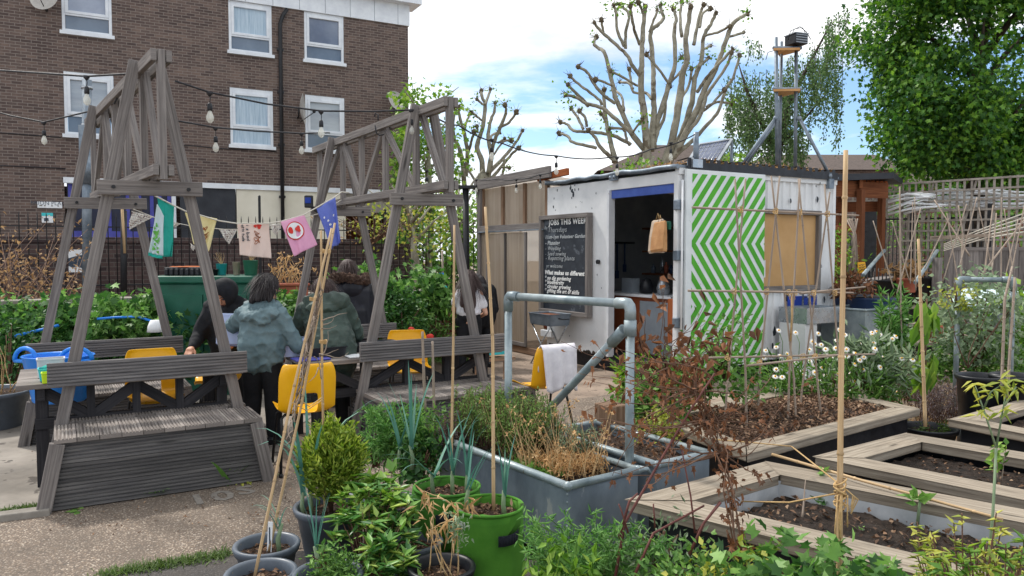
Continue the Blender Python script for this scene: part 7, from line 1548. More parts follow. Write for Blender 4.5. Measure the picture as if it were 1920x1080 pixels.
# ---------------------------------------------------------------- raised beds
def bed(lab, c, l, b_, f_, z, w_, th=.055, soil_drop=.07, liner=False, soilm=None, extra_front=None, mound=.0):
    """c: near-left corner ; l: along one side ; f_: along the other (ground vectors)"""
    c, l, f_ = V((*c[:2], 0)), V((*l[:2], 0)), V((*f_[:2], 0)); t = thing('raised_bed', lab, 'raised bed', c + (l + f_) * .5, 'plank edged raised beds')
    q = [c, c + l, c + l + f_, c + f_]; cen = (q[0] + q[2]) / 2
    ins = []
    for i in range(4):
        p = q[i]; a = (q[(i + 1) % 4] - p).normalized(); b = (q[(i - 1) % 4] - p).normalized(); sn = abs(a.cross(b).z); ins.append(p + (a + b) * (w_ / max(sn, .3)))
    for i in range(4):
        j = (i + 1) % 4; g = .004; d_ = (q[j] - q[i]).normalized() * g; m = MB()
        o0, o1, i1, i0 = q[i] + d_, q[j] - d_, ins[j] - d_, ins[i] + d_; ln = (q[j] - q[i]).length; zz = z + random.uniform(-.004, .004)
        k = random.random() * 5; m.face([p + UP * zz for p in (o0, o1, i1, i0)] if (q[1] - q[0]).cross(q[3] - q[0]).z > 0 else [p + UP * zz for p in (i0, i1, o1, o0)], [(k, 0), (k + ln, 0), (k + ln, w_), (k, w_)] if (q[1] - q[0]).cross(q[3] - q[0]).z > 0 else [(k, w_), (k + ln, w_), (k + ln, 0), (k, 0)])
        for p0, p1 in ((o0, o1), (o1, i1), (i1, i0), (i0, o0)): l2 = (p1 - p0).length; m.face([p0 + UP * (zz - th), p1 + UP * (zz - th), p1 + UP * zz, p0 + UP * zz], [(k, 0), (k + l2, 0), (k + l2, th), (k, th)])
        m.face([p + UP * (zz - th) for p in (i0, i1, o1, o0)]); o = m.build('rim_board', M['wood_pale'], t); wd = o.modifiers.new('weld', 'WELD'); bv = o.modifiers.new('bevel', 'BEVEL'); bv.width = .006; bv.segments = 2
    m = MB(); s = [cen + (p - cen) * (1 - .10 / max((p - cen).length, .3)) for p in q]
    for i in range(4): m.face([s[i], s[(i + 1) % 4], s[(i + 1) % 4] + UP * (z - th - .002), s[i] + UP * (z - th - .002)])
    m.build('side', M['black'], t)
    if liner:
        m = MB(); e = [cen + (p - cen) * 1.02 for p in ins]
        for i in range(4): m.face([e[i] + UP * (z - .15), e[(i + 1) % 4] + UP * (z - .15), ins[(i + 1) % 4] + UP * (z - .03), ins[i] + UP * (z - .03)])
        m.build('liner', M['white_liner'], t)
    m = MB(); k = 22; e = [cen + (p - cen) * (.94 if liner else 1.03) for p in ins]; G = []
    for jj in range(k + 1):
        G.append([])
        for ii in range(k + 1):
            u, v_ = ii / k, jj / k; p = (e[0] * (1 - u) + e[1] * u) * (1 - v_) + (e[3] * (1 - u) + e[2] * u) * v_; G[-1].append(p + UP * (z - soil_drop + random.uniform(-.014, .014) + mound * math.sin(PI * u) * math.sin(PI * v_)))
    for jj in range(k):
        for ii in range(k): m.face([G[jj][ii], G[jj][ii + 1], G[jj + 1][ii + 1], G[jj + 1][ii]], smooth=True)
    m.build('soil', soilm or M['soil'], t)
    return t, lambda u, v_, dz=0: (e[0] * (1 - u) + e[1] * u) * (1 - v_) + (e[3] * (1 - u) + e[2] * u) * v_ + UP * (z - soil_drop + mound * math.sin(PI * u) * math.sin(PI * v_) + dz)
def litter(name, lab, fn, n, mat, ll=.05, dz=.02, kind='stuff', u=(0, 1), v_=(0, 1)):
    P = np.array([fn(random.uniform(*u), random.uniform(*v_), random.random() * dz + .008) for _ in range(n)]); b = LB(); D = rdir(n); D[:, 2] *= .35; b.add(P, D, rng.uniform(.5, 1.3, n) * ll, rng.uniform(.5, 1.3, n) * ll * .6, curl=.4, N=rdir(n, 1.6)); o = b.build(name, mat); tag(o, lab, 'leaf litter', kind=kind); return o
zb_ = .45; a = gp(1400, 850, zb_); r = gp(1726, 765, zb_); l = gp(1216, 780, zb_)
bd1, f1 = bed('broad raised bed of brown mulch under the cane trellis', a, r - a, None, (l - a) * 1.05, zb_, .15, mound=.06, soil_drop=.04)
litter('leaf_litter', 'brown dead leaves strewn on the mulched bed under the canes', f1, 4200, L['litter'], .03, .03)
a = gp(1527, 856, zb_); b_ = gp(1700, 812, zb_); c_ = gp(1920, 936, zb_)
bd2, f2b = bed('raised bed of sifted soil at the right edge, second from front', a, b_ - a, None, (c_ - a) * 1.6, zb_, .17, soil_drop=.09, soilm=M['soil_dark'])
litter('leaf_litter', 'pale bits scattered on the soil of the right edge bed', f2b, 300, L['litter'], .03, .012)
a = gp(1176, 936, zb_); b_ = gp(1436, 866, zb_); c_ = gp(1690, 1066, zb_)
bd3, f3 = bed('front raised bed with a white liner and sunken soil', a, b_ - a, None, (c_ - a) * 1.5, zb_, .19, soil_drop=.105, liner=True, soilm=M['soil_dark'])
litter('leaf_litter', 'dead leaves scattered on the sunken soil of the lined bed', f3, 420, L['litter'], .03, .015)
a = gp(1777, 786, zb_); b_ = gp(1990, 728, zb_); c_ = gp(1925, 815, zb_)
bd4, f4 = bed('raised bed corner at the right edge with the split black pot', a, b_ - a, None, (c_ - a) * 2.2, zb_, .16, soil_drop=.09)
P = lambda px, py, z: gp(px, py, z)
# ---------------------------------------------------------------- pots in front
def pot(lab, px, py, z, r, mat=M['pot_grey'], cat='pot', group='round plastic plant pots', soil=M['soil'], drop=.05, taper=.72, name='plant_pot'):
    p = gp(px, py, z); p.z = 0; t = thing(name, lab, cat, p, group); m = MB(); potbody(m, p, r, r * taper, z); m.build('pot', mat, t); m = MB(); m.disc(p + UP * (z - drop), r * .93, 30, .012); m.build('soil', soil, t)
    P_ = np.array([p + V((r * .85 * math.sqrt(random.random()) * math.cos(a), r * .85 * math.sqrt(random.random()) * math.sin(a), z - drop + .012)) for a in np.linspace(0, 40, 90)]); b = LB(); D = rdir(90); D[:, 2] *= .3; b.add(P_, D, rng.uniform(.012, .035, 90), .014, curl=.4, N=rdir(90, 1.6)); o = b.build('mulch', L['litter'], t); return p
pA = pot('grey pot with a white plant label, rear of the two by the path', 500, 1018, .24, .140)
pB = pot('grey pot with a single cane at the bottom edge', 489, 1071, .24, .140)
pC = pot('grey pot of feathery seedlings at the bottom edge beside the leafy shrub', 615, 1072, .24, .138, soil=M['soil_dark'])
pD = pot('large grey pot holding the round boxwood', 622, 945, .30, .182)
pE = pot('black pot of dead stems in front of the green grow bags', 828, 1060, .25, .135, M['black'])
pF = pot('grey pot half hidden behind the leafy shrub', 776, 1012, .24, .128)
pG = pot('black pot of dry mulch between the boxwood and the grow bags', 735, 938, .28, .15, M['black'])
m = MB(); q = pA + V((.015, .0, .20)); m.box(q + UP * .06, (.022, .003, .16), Matrix.Rotation(.06, 3, 'Y')); o = m.build('plant_label', M['paper']); tag(o, 'white plastic plant label with pen marks stuck in the grey pot', 'plant label')
m = MB(); m.box(q + UP * .075 + V((0, -.0025, 0)), (.006, .001, .08)); m.build('pen_mark', M['ink'], o)
def growbag(lab, px, py, z, r, mat, strap_ang, tagged=False):
    p = gp(px, py, z); p.z = 0; t = thing('grow_bag', lab, 'grow bag', p, 'green felt grow bags'); m = MB(); rs_ = [(0, 0), (r * .93, .0), (r * 1.0, .03), (r * 1.035, z * .3), (r * 1.0, z * .6), (r * 1.02, z * .9), (r * .99, z), (r * .955, z + .002), (r * .95, z - .02), (r * .95, z - .1), (0, z - .1)]
    m.lathe(rs_, p, 40, wob=.022); o = m.build('bag', mat, t); add_wrinkle(o, .028, .11)
    m = MB(); m.tube([p + V((r * 1.0 * math.cos(a), r * 1.0 * math.sin(a), z)) for a in np.linspace(0, 2 * PI, 41)], .008, 6); m.build('hem', mat, t)
    m = MB(); m.disc(p + UP * (z - .045), r * .95, 30, .016); m.build('soil', M['soil'], t)
    P_ = np.array([p + V((r * .85 * math.sqrt(random.random()) * math.cos(a), r * .85 * math.sqrt(random.random()) * math.sin(a), z - .03)) for a in np.linspace(0, 60, 150)]); b = LB(); D = rdir(150); D[:, 2] *= .3; b.add(P_, D, rng.uniform(.015, .05, 150), .015, curl=.4, N=rdir(150, 1.6)); b.build('mulch', L['litter'], t)
    m = MB(); G = []
    for i in range(9):
        a = math.radians(strap_ang) + (i / 8 - .5) * .62; rr = r * 1.035 + .016 * math.sin(PI * i / 8) + .012; c_ = V((math.cos(a), math.sin(a), 0)); G.append((p + c_ * rr + UP * (z * .70 + .012 * (i / 8 - .5)), p + c_ * rr + UP * (z * .70 + .048 + .012 * (i / 8 - .5))))
    for g0, g1 in zip(G, G[1:]): m.face([g0[0], g1[0], g1[1], g0[1]], smooth=True)
    o = m.build('strap_handle', M['strap'], t); s = o.modifiers.new('solid', 'SOLIDIFY'); s.thickness = .004
    if tagged:
        a = math.radians(228); c_ = V((math.cos(a), math.sin(a), 0)); m = MB(); m.box(p + c_ * (r * 1.03 + .012) + UP * (z - .045), (.035, .003, .028), Matrix.Rotation(a + PI / 2, 3, 'Z')); m.build('care_tag', M['white_liner'], t)
    return p
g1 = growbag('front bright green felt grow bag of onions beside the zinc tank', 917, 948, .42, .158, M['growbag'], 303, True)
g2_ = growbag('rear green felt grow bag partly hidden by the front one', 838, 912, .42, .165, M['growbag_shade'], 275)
# ---------------------------------------------------------------- bamboo canes
def cane(pts, r, mat=M['bamboo'], lab='', par=None, nodes=7, group=None, name='bamboo_cane'):
    pts = [V(p) for p in pts]; m = MB(); N = 14; L_ = []
    for i in range(N + 1):
        u = i / N * (len(pts) - 1); k = min(int(u), len(pts) - 2); L_.append(pts[k].lerp(pts[k + 1], u - k))
    rr = [r * (1 - .25 * i / N) for i in range(N + 1)]; m.tube(L_, rr, 8); tot = pts[-1] - pts[0]
    for i in range(1, nodes + 1):
        u = i / (nodes + .6) * N; k = min(int(u), N - 1); c_ = L_[k].lerp(L_[k + 1], u - k); d = (L_[k + 1] - L_[k]).normalized(); m.tube([c_ - d * .006, c_, c_ + d * .006], [rr[k] * 1.02, rr[k] * 1.28, rr[k] * 1.02], 8, cap=False)
    if par is not None: return m.build(name, mat, par)
    return tag(m.build(name, mat), lab, 'cane', group)
CG = 'standing bamboo canes'
tops = at(614, 424, 3.62)
cane([V((pB.x - .03, pB.y, .20)), at(548, 740, 3.4), at(622, 428, 3.55)], .0072, lab='left leaning cane of the tied wigwam, foot in the front grey pot', group=CG)
cane([V((pA.x + .01, pA.y, .20)), at(565, 760, 3.58), at(628, 418, 3.62)], .0072, lab='middle leaning cane of the tied wigwam, foot in the labelled pot', group=CG)
cane([V((pD.x - .03, pD.y - .02, .25)), at(604, 700, 3.78), at(602, 432, 3.72)], .0072, lab='upright cane of the tied wigwam standing in the boxwood pot', group=CG)
m = MB(); rs = random.Random(4)
for k in range(8):
    y0 = rs.uniform(560, 840); P_ = []
    for i in range(16):
        py = y0 - i * rs.uniform(6, 14); u = (py - 428) / (1045 - 428); px = 622 - 132 * u + 5 * math.sin(i * 1.3 + k) + 4; P_.append(at(px, py, 3.55 - .12 * u + .014 * math.cos(i * 1.3 + k)))
    m.tube(P_, .0028, 5)
for k in range(9):
    p = at(rs.uniform(555, 608), rs.uniform(600, 720), 3.62); stalk(m, p, (rs.uniform(-1, 1), rs.uniform(-.3, .3), rs.uniform(-.5, .8)), rs.uniform(.06, .16), .0035, .35)
tag(m.build('dried_vine', M['cane_old']), 'dried pale vine twisted round the tied wigwam canes', 'vine')
m = MB()
for (px, py, d) in ((588, 560, 3.57), (611, 470, 3.60), (606, 640, 3.7)): 
    c_ = at(px, py, d)
    for q in range(4): m.tube([c_ + V((.018 * math.cos(a), .018 * math.sin(a), .004 * q - .008 + .003 * math.sin(a * 2))) for a in np.linspace(0, 2 * PI, 12)], .0022, 5)
m.tube([at(560, 748, 3.5), at(580, 762, 3.55), at(604, 745, 3.72)], .0025, 5); m.tube([at(548, 755, 3.45), at(575, 770, 3.5), at(604, 750, 3.72)], .0025, 5)
tag(m.build('twine_binding', M['twine']), 'twine wound round the wigwam canes', 'twine')
cane([at(846, 880, 4.0), at(850, 640, 4.05), at(852, 422, 4.1)], .0075, lab='thin upright cane in the rear grow bag', group=CG)
cane([V((g1.x + .02, g1.y + .05, .36)), at(924, 640, 3.72), at(910, 388, 3.8)], .009, lab='thicker upright cane in the front grow bag', group=CG)
cane([at(797, 770, 5.0), at(792, 622, 5.0)], .011, M['cane_old'], 'short square stake in front of the right bench, left one', nodes=1, group=CG)
cane([at(814, 770, 5.05), at(811, 640, 5.05)], .010, M['cane_old'], 'short square stake in front of the right bench, right one', nodes=1, group=CG)
big = cane([at(1572, 1230, 2.55), at(1577, 700, 2.62), at(1586, 282, 2.7)], .0115, lab='tall thick bamboo pole in the front raised bed', group=CG, nodes=5)
cane([at(1735, 800, 5.3), at(1722, 448, 5.5)], .013, lab='upright bamboo cane between the right-hand beds', group=CG)
cane([at(1768, 700, 7.8), at(1770, 600, 7.9)], .01, M['cane_old'], lab='short grey stake behind the hanging green leaves', group=CG)
for q, lab in ((((1690, 640, 8.5), (1687, 350, 8.8)), 'tall grey cane right of the shelter post'), (((1818, 480, 9.6), (1752, 375, 10.2)), 'leaning grey cane in front of the slat fence'), (((1800, 545, 9.2), (1805, 440, 9.5), (1797, 385, 9.6)), 'upright grey cane before the lattice'), (((1845, 520, 9.3), (1862, 385, 9.8)), 'grey cane leaning right before the lattice'), (((1860, 505, 9.2), (1868, 400, 9.8)), 'second grey cane leaning right before the lattice'), (((1840, 515, 8.9), (1922, 410, 9.4)), 'long cane slanting up to the right edge'), (((1878, 730, 5.6), (1884, 560, 5.7), (1898, 500, 5.8)), 'cane leaning over the split black pot'), (((1888, 745, 5.55), (1903, 520, 5.7)), 'second cane leaning over the split black pot')):
    cane([at(*p) for p in q], .011, M['cane_old'], lab, group='grey garden canes at the right')
rs = random.Random(21)
for k in range(14): x, d = rs.uniform(1675, 1930), rs.uniform(8.4, 10.5); cane([at(x, rs.uniform(500, 570), d), at(x + rs.uniform(-45, 45), rs.uniform(352, 430), d + .3)], .008, M['cane_old'], 'slender grey cane among those standing before the lattice', group='slender canes before the lattice')
# trellis of canes over the mulched bed
t = thing('cane_trellis', 'double row of crossed grey canes lashed over the mulched bed', 'cane trellis', f1(.5, .5)); lash = MB()
for (x0, y0, d0), (x1, y1, d1) in (((1398, 700, 5.0), (1378, 335, 5.0)), ((1362, 745, 5.1), (1398, 335, 5.1)), ((1425, 690, 5.3), (1462, 330, 5.25)), ((1488, 705, 5.2), (1446, 330, 5.3)), ((1480, 700, 5.2), (1500, 335, 5.3)), ((1535, 740, 5.4), (1497, 335, 5.4)), ((1505, 720, 5.6), (1556, 360, 5.5)), ((1578, 740, 5.5), (1546, 345, 5.5))):
    p = at(x0, y0, d0); base_ = at(x0 + (x0 - x1) * .12, y0 + 70, d0); base_.z = max(.4, base_.z - .1); cane([V((base_.x, base_.y, .42)), p, at(x1, y1, d1)], .0085, M['cane_old'], par=t, nodes=5)
for (x0, y0, d0), (x1, y1, d1) in (((1298, 389, 5.0), (1610, 404, 5.5)), ((1298, 545, 5.05), (1600, 549, 5.6)), ((1500, 550, 5.2), (1622, 538, 5.9)), ((1280, 672, 5.0), (1640, 664, 5.5)), ((1400, 686, 4.9), (1590, 664, 5.3)), ((1290, 545, 4.95), (1500, 548, 5.2))):
    cane([at(x0, y0, d0), at(x1, y1, d1)], .008, M['cane_old'], par=t, nodes=4)
for px, py, d in ((1388, 393, 5.02), (1454, 396, 5.2), (1499, 398, 5.3), (1551, 401, 5.4), (1376, 546, 5.05), (1437, 547, 5.15), (1478, 548, 5.2), (1490, 548, 5.25), (1525, 549, 5.3), (1565, 549, 5.5), (1364, 670, 5.05), (1424, 680, 5.0), (1480, 673, 5.1), (1528, 668, 5.3), (1505, 668, 5.4)):
    c_ = at(px, py, d)
    lash = MB()
    for q in range(4): lash.tube([c_ + V((.016 * math.cos(a), .016 * math.sin(a), (q - 1.5) * .006 + .010 * math.sin(a + q))) for a in np.linspace(0, 2 * PI, 11)], .003, 5)
    lash.tube([c_, c_ + V((random.uniform(-.02, .02), -.015, -.05))], .0025, 4); lash.build('lashing', M['twine'], t)
lash = MB(); lash.tube([at(1484, 550, 5.2), at(1485, 590, 5.2), at(1482, 640, 5.2)], .006, 5); lash.build('lashing', M['twine'], t)
# twine and fallen cane on the tall pole
m = MB(); c_ = at(1575, 925, 2.58)
for q in range(9): m.tube([c_ + V(((.016 + .002 * (q % 3)) * math.cos(a), (.016 + .002 * (q % 3)) * math.sin(a), (q - 4) * .010 + .012 * math.sin(a + q))) for a in np.linspace(0, 2 * PI, 13)], .003, 5)
for q in range(7): x = random.uniform(-.02, .02); m.tube([c_ + V((x, -.02, 0)), c_ + V((x * 1.2 - .004, -.022, -.06 - .012 * q)), c_ + V((x * 1.1, -.02, -.11 - .01 * q))], .0026, 5)
for q in range(4): m.tube([c_ + V((.012, -.018, .02)), c_ + V((.035 + .006 * q, -.02, -.005 * q)), c_ + V((.03, -.02, -.04 - .008 * q)), c_ + V((.008, -.02, -.03))], .0026, 5)
for tgt in ((1484, 837, 3.9), (1486, 838, 3.92)): m.tube([c_ + V((0, .01, .03)), at(*tgt)], .003, 5)
m.tube([at(1484, 837, 3.9), at(1420, 831, 3.75), at(1340, 824, 3.45)], .0035, 5); m.tube([c_ + V((-.01, 0, .0)), at(1480, 942, 2.75), at(1390, 940, 2.95)], .003, 5)
tag(m.build('twine_knot', M['twine']), 'knot of yellow twine on the tall pole with lines to the dead vine', 'twine')
cane([gp(1448, 852, .47), gp(1620, 902, .475), gp(1880, 974, .47)], .0085, lab='fallen cane lying along the back plank of the lined bed', nodes=6, group=CG)
m = MB(); stalk(m, gp(1503, 975, .34), (.35, .3, .9), .2, .007, .1); tag(m.build('pale_stick', M['cane_old']), 'pale broken stick standing in the lined bed', 'stick')
# ---------------------------------------------------------------- plants in the foreground
def plantthing(name, lab, cat, base, parts, group=None):
    t = thing(name, lab, cat, base, group)
    for nm, bld, mat in parts:
        if bld.v: bld.build(nm, mat, t)
    return t
# boxwood ball: many short upright sprays
c_ = V((pD.x + .0, pD.y, .505)); n = 4600; b = LB(); u = rdir(n); rr = rng.random((n, 1)) ** .4; P_ = np.array(c_) + u * rr * [.155, .155, .19]; P_[:, 2] += .03 * (1 - np.abs(u[:, 2])); D = nrm(u * .5 + rng.normal(size=(n, 3)) * .35 + [0, 0, .9]); b.add(P_, D, rng.uniform(.025, .048, n), .011, curl=.1)
for _ in range(60):
    v = rdir(1, .4)[0]; q = np.array(c_) + v * [.15, .15, .19]; k = 16; U = rng.random((k, 1)); dd = nrm((v * .4 + [0, 0, 1])[None] + rng.normal(size=(1, 3)) * .25)[0]; b.add(q + dd * U * .07, nrm(dd + rng.normal(size=(k, 3)) * .5), .035, .010)
m = MB(); [m.tube([V((pD.x, pD.y, .24)), c_ + V((random.uniform(-.08, .08), random.uniform(-.08, .08), random.uniform(-.1, .1)))], [.008, .003], 5) for _ in range(9)]
plantthing('boxwood', 'clipped yellowish green boxwood ball in the large grey pot', 'boxwood', V((pD.x, pD.y, .25)), (('foliage', b, L['box']), ('stem', m, M['twig'])))
def leeks(lab, spots, mat=L['leek'], wd=.022, droop=.35):
    b = LB(); st = MB()
    for (p, k, ln, spread) in spots:
        p = V(p); st.tube([p, p + V((random.uniform(-.01, .01), 0, .07)), p + V((random.uniform(-.015, .015), 0, .14))], [.013, .011, .008], 7)
        D = rdir(k); D[:, 2] = 0; D = nrm(D) * spread + [0, 0, 1]; b.blades(np.array(p + UP * .12) + rng.normal(size=(k, 3)) * .004, D, rng.uniform(.7, 1.15, k) * ln, wd, rng.uniform(.1, droop * 2.4, k), 7)
    return plantthing('leek', lab, 'leek', spots[0][0], (('foliage', b, mat), ('shank', st, L['sage'])), 'leeks and onions')
leeks('tall leek with long drooping blue green blades in the boxwood pot', [((pD.x - .10, pD.y - .02, .24), 6, .62, .35), ((pD.x - .13, pD.y - .05, .24), 3, .5, .3)], wd=.026)
leeks('onion with upright blue green blades in the front grow bag', [((g1.x + .075, g1.y - .03, .36), 6, .30, .22), ((g1.x - .1, g1.y + .04, .36), 4, .3, .5)], wd=.013, droop=.2)
leeks('onions with tall blades and fallen tops in the rear grow bag', [((g2_.x + .03, g2_.y, .36), 6, .36, .25), ((g2_.x + .10, g2_.y - .02, .36), 4, .42, .2), ((g2_.x - .06, g2_.y - .04, .36), 6, .38, .9)], wd=.016, droop=.3)
leeks('leeks with tall blades behind the rear grow bag', [(at(772, 880, 4.35), 7, .48, .25), (at(750, 880, 4.5), 6, .4, .35)], wd=.022, droop=.2)
leeks('thin onion shoots in the labelled grey pots', [((pA.x + .06, pA.y, .19), 4, .2, .4), ((pC.x - .06, pC.y + .05, .19), 6, .36, .2)], wd=.009)
# feathery seedlings pot
b = LB(); n = 1000; P_ = np.array([pC.x + .035, pC.y + .01, .25]) + rng.normal(size=(n, 3)) * [.05, .05, .04]; b.add(P_, rdir(n, .7), rng.uniform(.012, .03, n), .008); plantthing('seedling_mat', 'dense feathery green seedlings in the bottom grey pot', 'seedlings', V((pC.x, pC.y, .2)), (('foliage', b, L['mid']),))
# skimmia-like shrub in front
def whorl_shrub(lab, base, heads, mat, ll, lw, group=None, stemm=None, droop=.3, k=11):
    b = LB(); m = MB()
    for h in heads:
        h = V(h); m.tube([V(base), V(base).lerp(h, .5) + V((0, 0, .03)), h], [.004, .003, .002], 5); n = int(k * random.uniform(.7, 1.3)); D = rdir(n); D[:, 2] = np.abs(D[:, 2]) * .7 + rng.uniform(-.25, .5, n); D = nrm(D); Cn = np.array(h) - D * .004 + rng.uniform(-.05, .0, (n, 1)) * [0, 0, 1]
        N_ = nrm(np.array([0, 0, 1.0]) - D * D[:, 2:3]) + rng.normal(size=(n, 3)) * .15; b.add(Cn, D, rng.uniform(.7, 1.2, n) * ll, rng.uniform(.8, 1.2, n) * lw, curl=droop, N=nrm(N_))
    return plantthing('leafy_shrub', lab, 'shrub', base, (('foliage', b, mat), ('stem', m, stemm or M['twig'])), group)
sb = gp(720, 1075, .0); sb = V((sb.x, 3.35, .02)); heads = []
for i in range(66):
    px, py = random.gauss(718, 42), random.uniform(905, 1085); d = 3.42 - (py - 980) * .0022 + random.uniform(-.09, .09)
    if 615 < px < 800: heads.append(at(px, py, d))
whorl_shrub('glossy green shrub with pointed leaves between the pots', sb, heads, L['laurel'], .075, .026)
heads = [at(random.uniform(640, 745), random.uniform(915, 985), 3.6 + random.uniform(-.1, .1)) for _ in range(26)]
whorl_shrub('paler yellow tipped shrub behind the glossy one', V((-.72, 3.62, .02)), heads, L['lime'], .06, .032)
heads = [at(random.uniform(660, 740), random.uniform(880, 935), 3.85 + random.uniform(-.1, .1)) for _ in range(12)] + [at(657, 910, 3.75), at(690, 900, 3.8), at(718, 895, 3.8)]
whorl_shrub('bright broad leaved plant beside the boxwood pot', V((-.62, 3.85, .02)), heads, L['lime'], .085, .05, k=5)
heads = [at(random.uniform(585, 640), random.uniform(1020, 1080), 3.15 + random.uniform(-.05, .05)) for _ in range(10)]
whorl_shrub('low leafy sprigs at the bottom grey pot', V((pC.x, pC.y, .2)), heads, L['mid'], .045, .018, k=8)
# dead stems in black pot
m = MB(); b = LB(); q0 = V((pE.x, pE.y, .2)); tp = []
for k in range(6): tp.append(stalk(m, q0 + V((random.uniform(-.07, .07), random.uniform(-.05, .05), 0)), (random.uniform(-.5, .3), random.uniform(-.2, .2), 1), random.uniform(.18, .38), .0036, .12)[-1])
for x in tp: k = 4; b.add(np.array(x) + rng.normal(size=(k, 3)) * .015, rdir(k, -.4), .04, .007, curl=.6)
q1 = V((pE.x + .07, pE.y - .01, .2)); pts = stalk(m, q1, (.1, 0, 1), .22, .004, .1); k = 130; b2 = LB(); b2.add(np.array(pts[-1]) + rng.normal(size=(k, 3)) * [.025, .02, .04], rdir(k), .022, .01, curl=.5)
plantthing('dead_plant', 'withered straw stems and a browned tuft in the black pot', 'dead plant', q0, (('stem', m, M['straw']), ('foliage', b, L['straw']), ('tuft', b2, L['sage'])))
m = MB(); b = LB()
for k in range(8): x = stalk(m, V((g1.x - .12 + random.uniform(-.04, .04), g1.y - .06, .40)), (random.uniform(-.7, .2), -.3, random.uniform(-.2, .9)), random.uniform(.12, .25), .005, .25, grav=.12)[-1]; b.add(np.array(x) + rng.normal(size=(5, 3)) * .015, rdir(5, -.6), .07, .01, curl=.5)
plantthing('wilted_onion', 'wilted straw coloured onion tops hanging over the front grow bag', 'onion', V((g1.x - .12, g1.y - .06, .38)), (('stem', m, M['straw']), ('foliage', b, L['straw'])))
# rosemary and dry stems in trough
def spikes(lab, name, cat, fn, n, ln, mat, leafs, ll, lw, lean=.3, sm=None, extra=None):
    b = LB(); m = MB()
    for i in range(n):
        p = V(fn()); d = V((random.uniform(-1, 1) * lean, random.uniform(-1, 1) * lean, 1)).normalized(); h = ln * random.uniform(.6, 1.15); e = p + d * h; m.tube([p, e], [.0035, .0015], 4)
        U = rng.random((leafs, 1)); U = .15 + .85 * U; dd = np.array(d); D = nrm(rdir(leafs) * .9 + dd * .75); b.add(np.array(p) + dd * U * h, D, rng.uniform(.7, 1.2, leafs) * ll, lw, curl=.1)
    return plantthing(name, lab, cat, fn(), (('foliage', b, mat), ('stem', m, sm or M['twig'])))
spikes('dense green rosemary filling the far half of the zinc tank', 'rosemary', 'rosemary', lambda: P1(random.uniform(.04, w1 - .03), random.uniform(.55, 1.2), ZT_ - .06 + random.random() * .1), 330, .27, L['rosemary'], 34, .028, .0055, .28)
spikes('grey purple lavender tuft at the left end of the zinc tank', 'lavender', 'lavender', lambda: P1(random.uniform(-.04, .10), random.uniform(1.0, 1.25), ZT_ - .05), 60, .22, L['lav'], 18, .02, .005, .35)
spikes('grey green rosemary sprigs by the timber block', 'rosemary', 'rosemary', lambda: P1(random.uniform(w1 - .16, w1 - .0), random.uniform(.3, .75), ZT_ - .05), 90, .24, L['sage'], 20, .03, .006, .35)
m = MB(); b = LB()
for i in range(130):
    p = P1(random.uniform(.05, w1 - .04), random.uniform(.12, .75), ZT_ - .05); e = stalk(m, p, (random.uniform(-.5, .5), random.uniform(-.5, .5), 1), random.uniform(.12, .38), .0024, .15, grav=.03)[-1]
    if random.random() < .4: b.add(np.array(e) + rng.normal(size=(6, 3)) * .008, rdir(6), .02, .01)
n = 1400; P_ = np.array([P1(random.uniform(.08, w1 - .05), random.uniform(.15, .5), ZT_ - .04 + random.random() * .09) for _ in range(n)]); b.add(P_, rdir(n, .6), rng.uniform(.02, .05, n), .007)
plantthing('dry_herb', 'dry straw stems and browned tufts at the near end of the zinc tank', 'dry herb', P1(.2, .3, ZT_), (('stem', m, M['straw']), ('foliage', b, L['straw'])))
b = LB(); n = 260; P_ = np.array([P1(random.uniform(.03, .22), random.uniform(.2, .6), ZT_ - .035 + random.random() * .03) for _ in range(n)]); b.add(P_, rdir(n, .7), rng.uniform(.02, .04, n), .03, shape='star'); plantthing('ground_ivy', 'small round green leaves creeping inside the zinc tank rim', 'plant', P1(.1, .4, ZT_ - .04), (('foliage', b, L['mid']),))
litter('soil_litter', 'dry bits on the bare soil of the second zinc tank', lambda u, v, dz=0: P2(.02 + u * (w2 - .04), .02 + v * .9, .425 + dz), 320, L['litter'], .03)
# fennel, green herbs in front of the right bench
def fern(lab, base, heads, mat, ll=.018, n=60, stem=.004, spread=.05):
    b = LB(); m = MB()
    for h in heads:
        h = V(h); q = V(base) + V((random.uniform(-.06, .06), random.uniform(-.06, .06), 0)); m.tube([q, q.lerp(h, .6) + UP * .04, h], [stem, stem * .7, .0015], 5); ax = np.array(h - q); U = .45 + .6 * rng.random((n, 1)); b.add(np.array(q) + ax * U + rng.normal(size=(n, 3)) * spread * (1.25 - U), nrm(rdir(n) + ax / np.linalg.norm(ax) * .5), rng.uniform(.6, 1.3, n) * ll, ll * .16)
    return plantthing('fennel', lab, 'fennel', base, (('frond', b, mat), ('stem', m, L['lime'])))
fern('feathery fennel fronds in front of the right bench end', at(745, 860, 4.75), [at(random.uniform(690, 790), random.uniform(765, 840), 4.7 + random.uniform(-.15, .15)) for _ in range(26)], L['fern'], .05, 90)
bush('leafy_herb', 'mixed green herbs below the right bench end', 'herb', at(800, 815, 4.75), (.16, .2, .2), 900, .05, .012, L['mid'], 30, .05, 6)
bush('leafy_herb', 'dark low greens at the foot of the fennel', 'herb', at(790, 860, 4.5), (.13, .15, .12), 500, .05, .03, L['dark'], 20, .04, 4)
bush('leafy_herb', 'fine pale green foliage left of the fennel', 'herb', at(705, 830, 4.9), (.12, .12, .16), 500, .05, .006, L['fern'], 20, .05, 6)
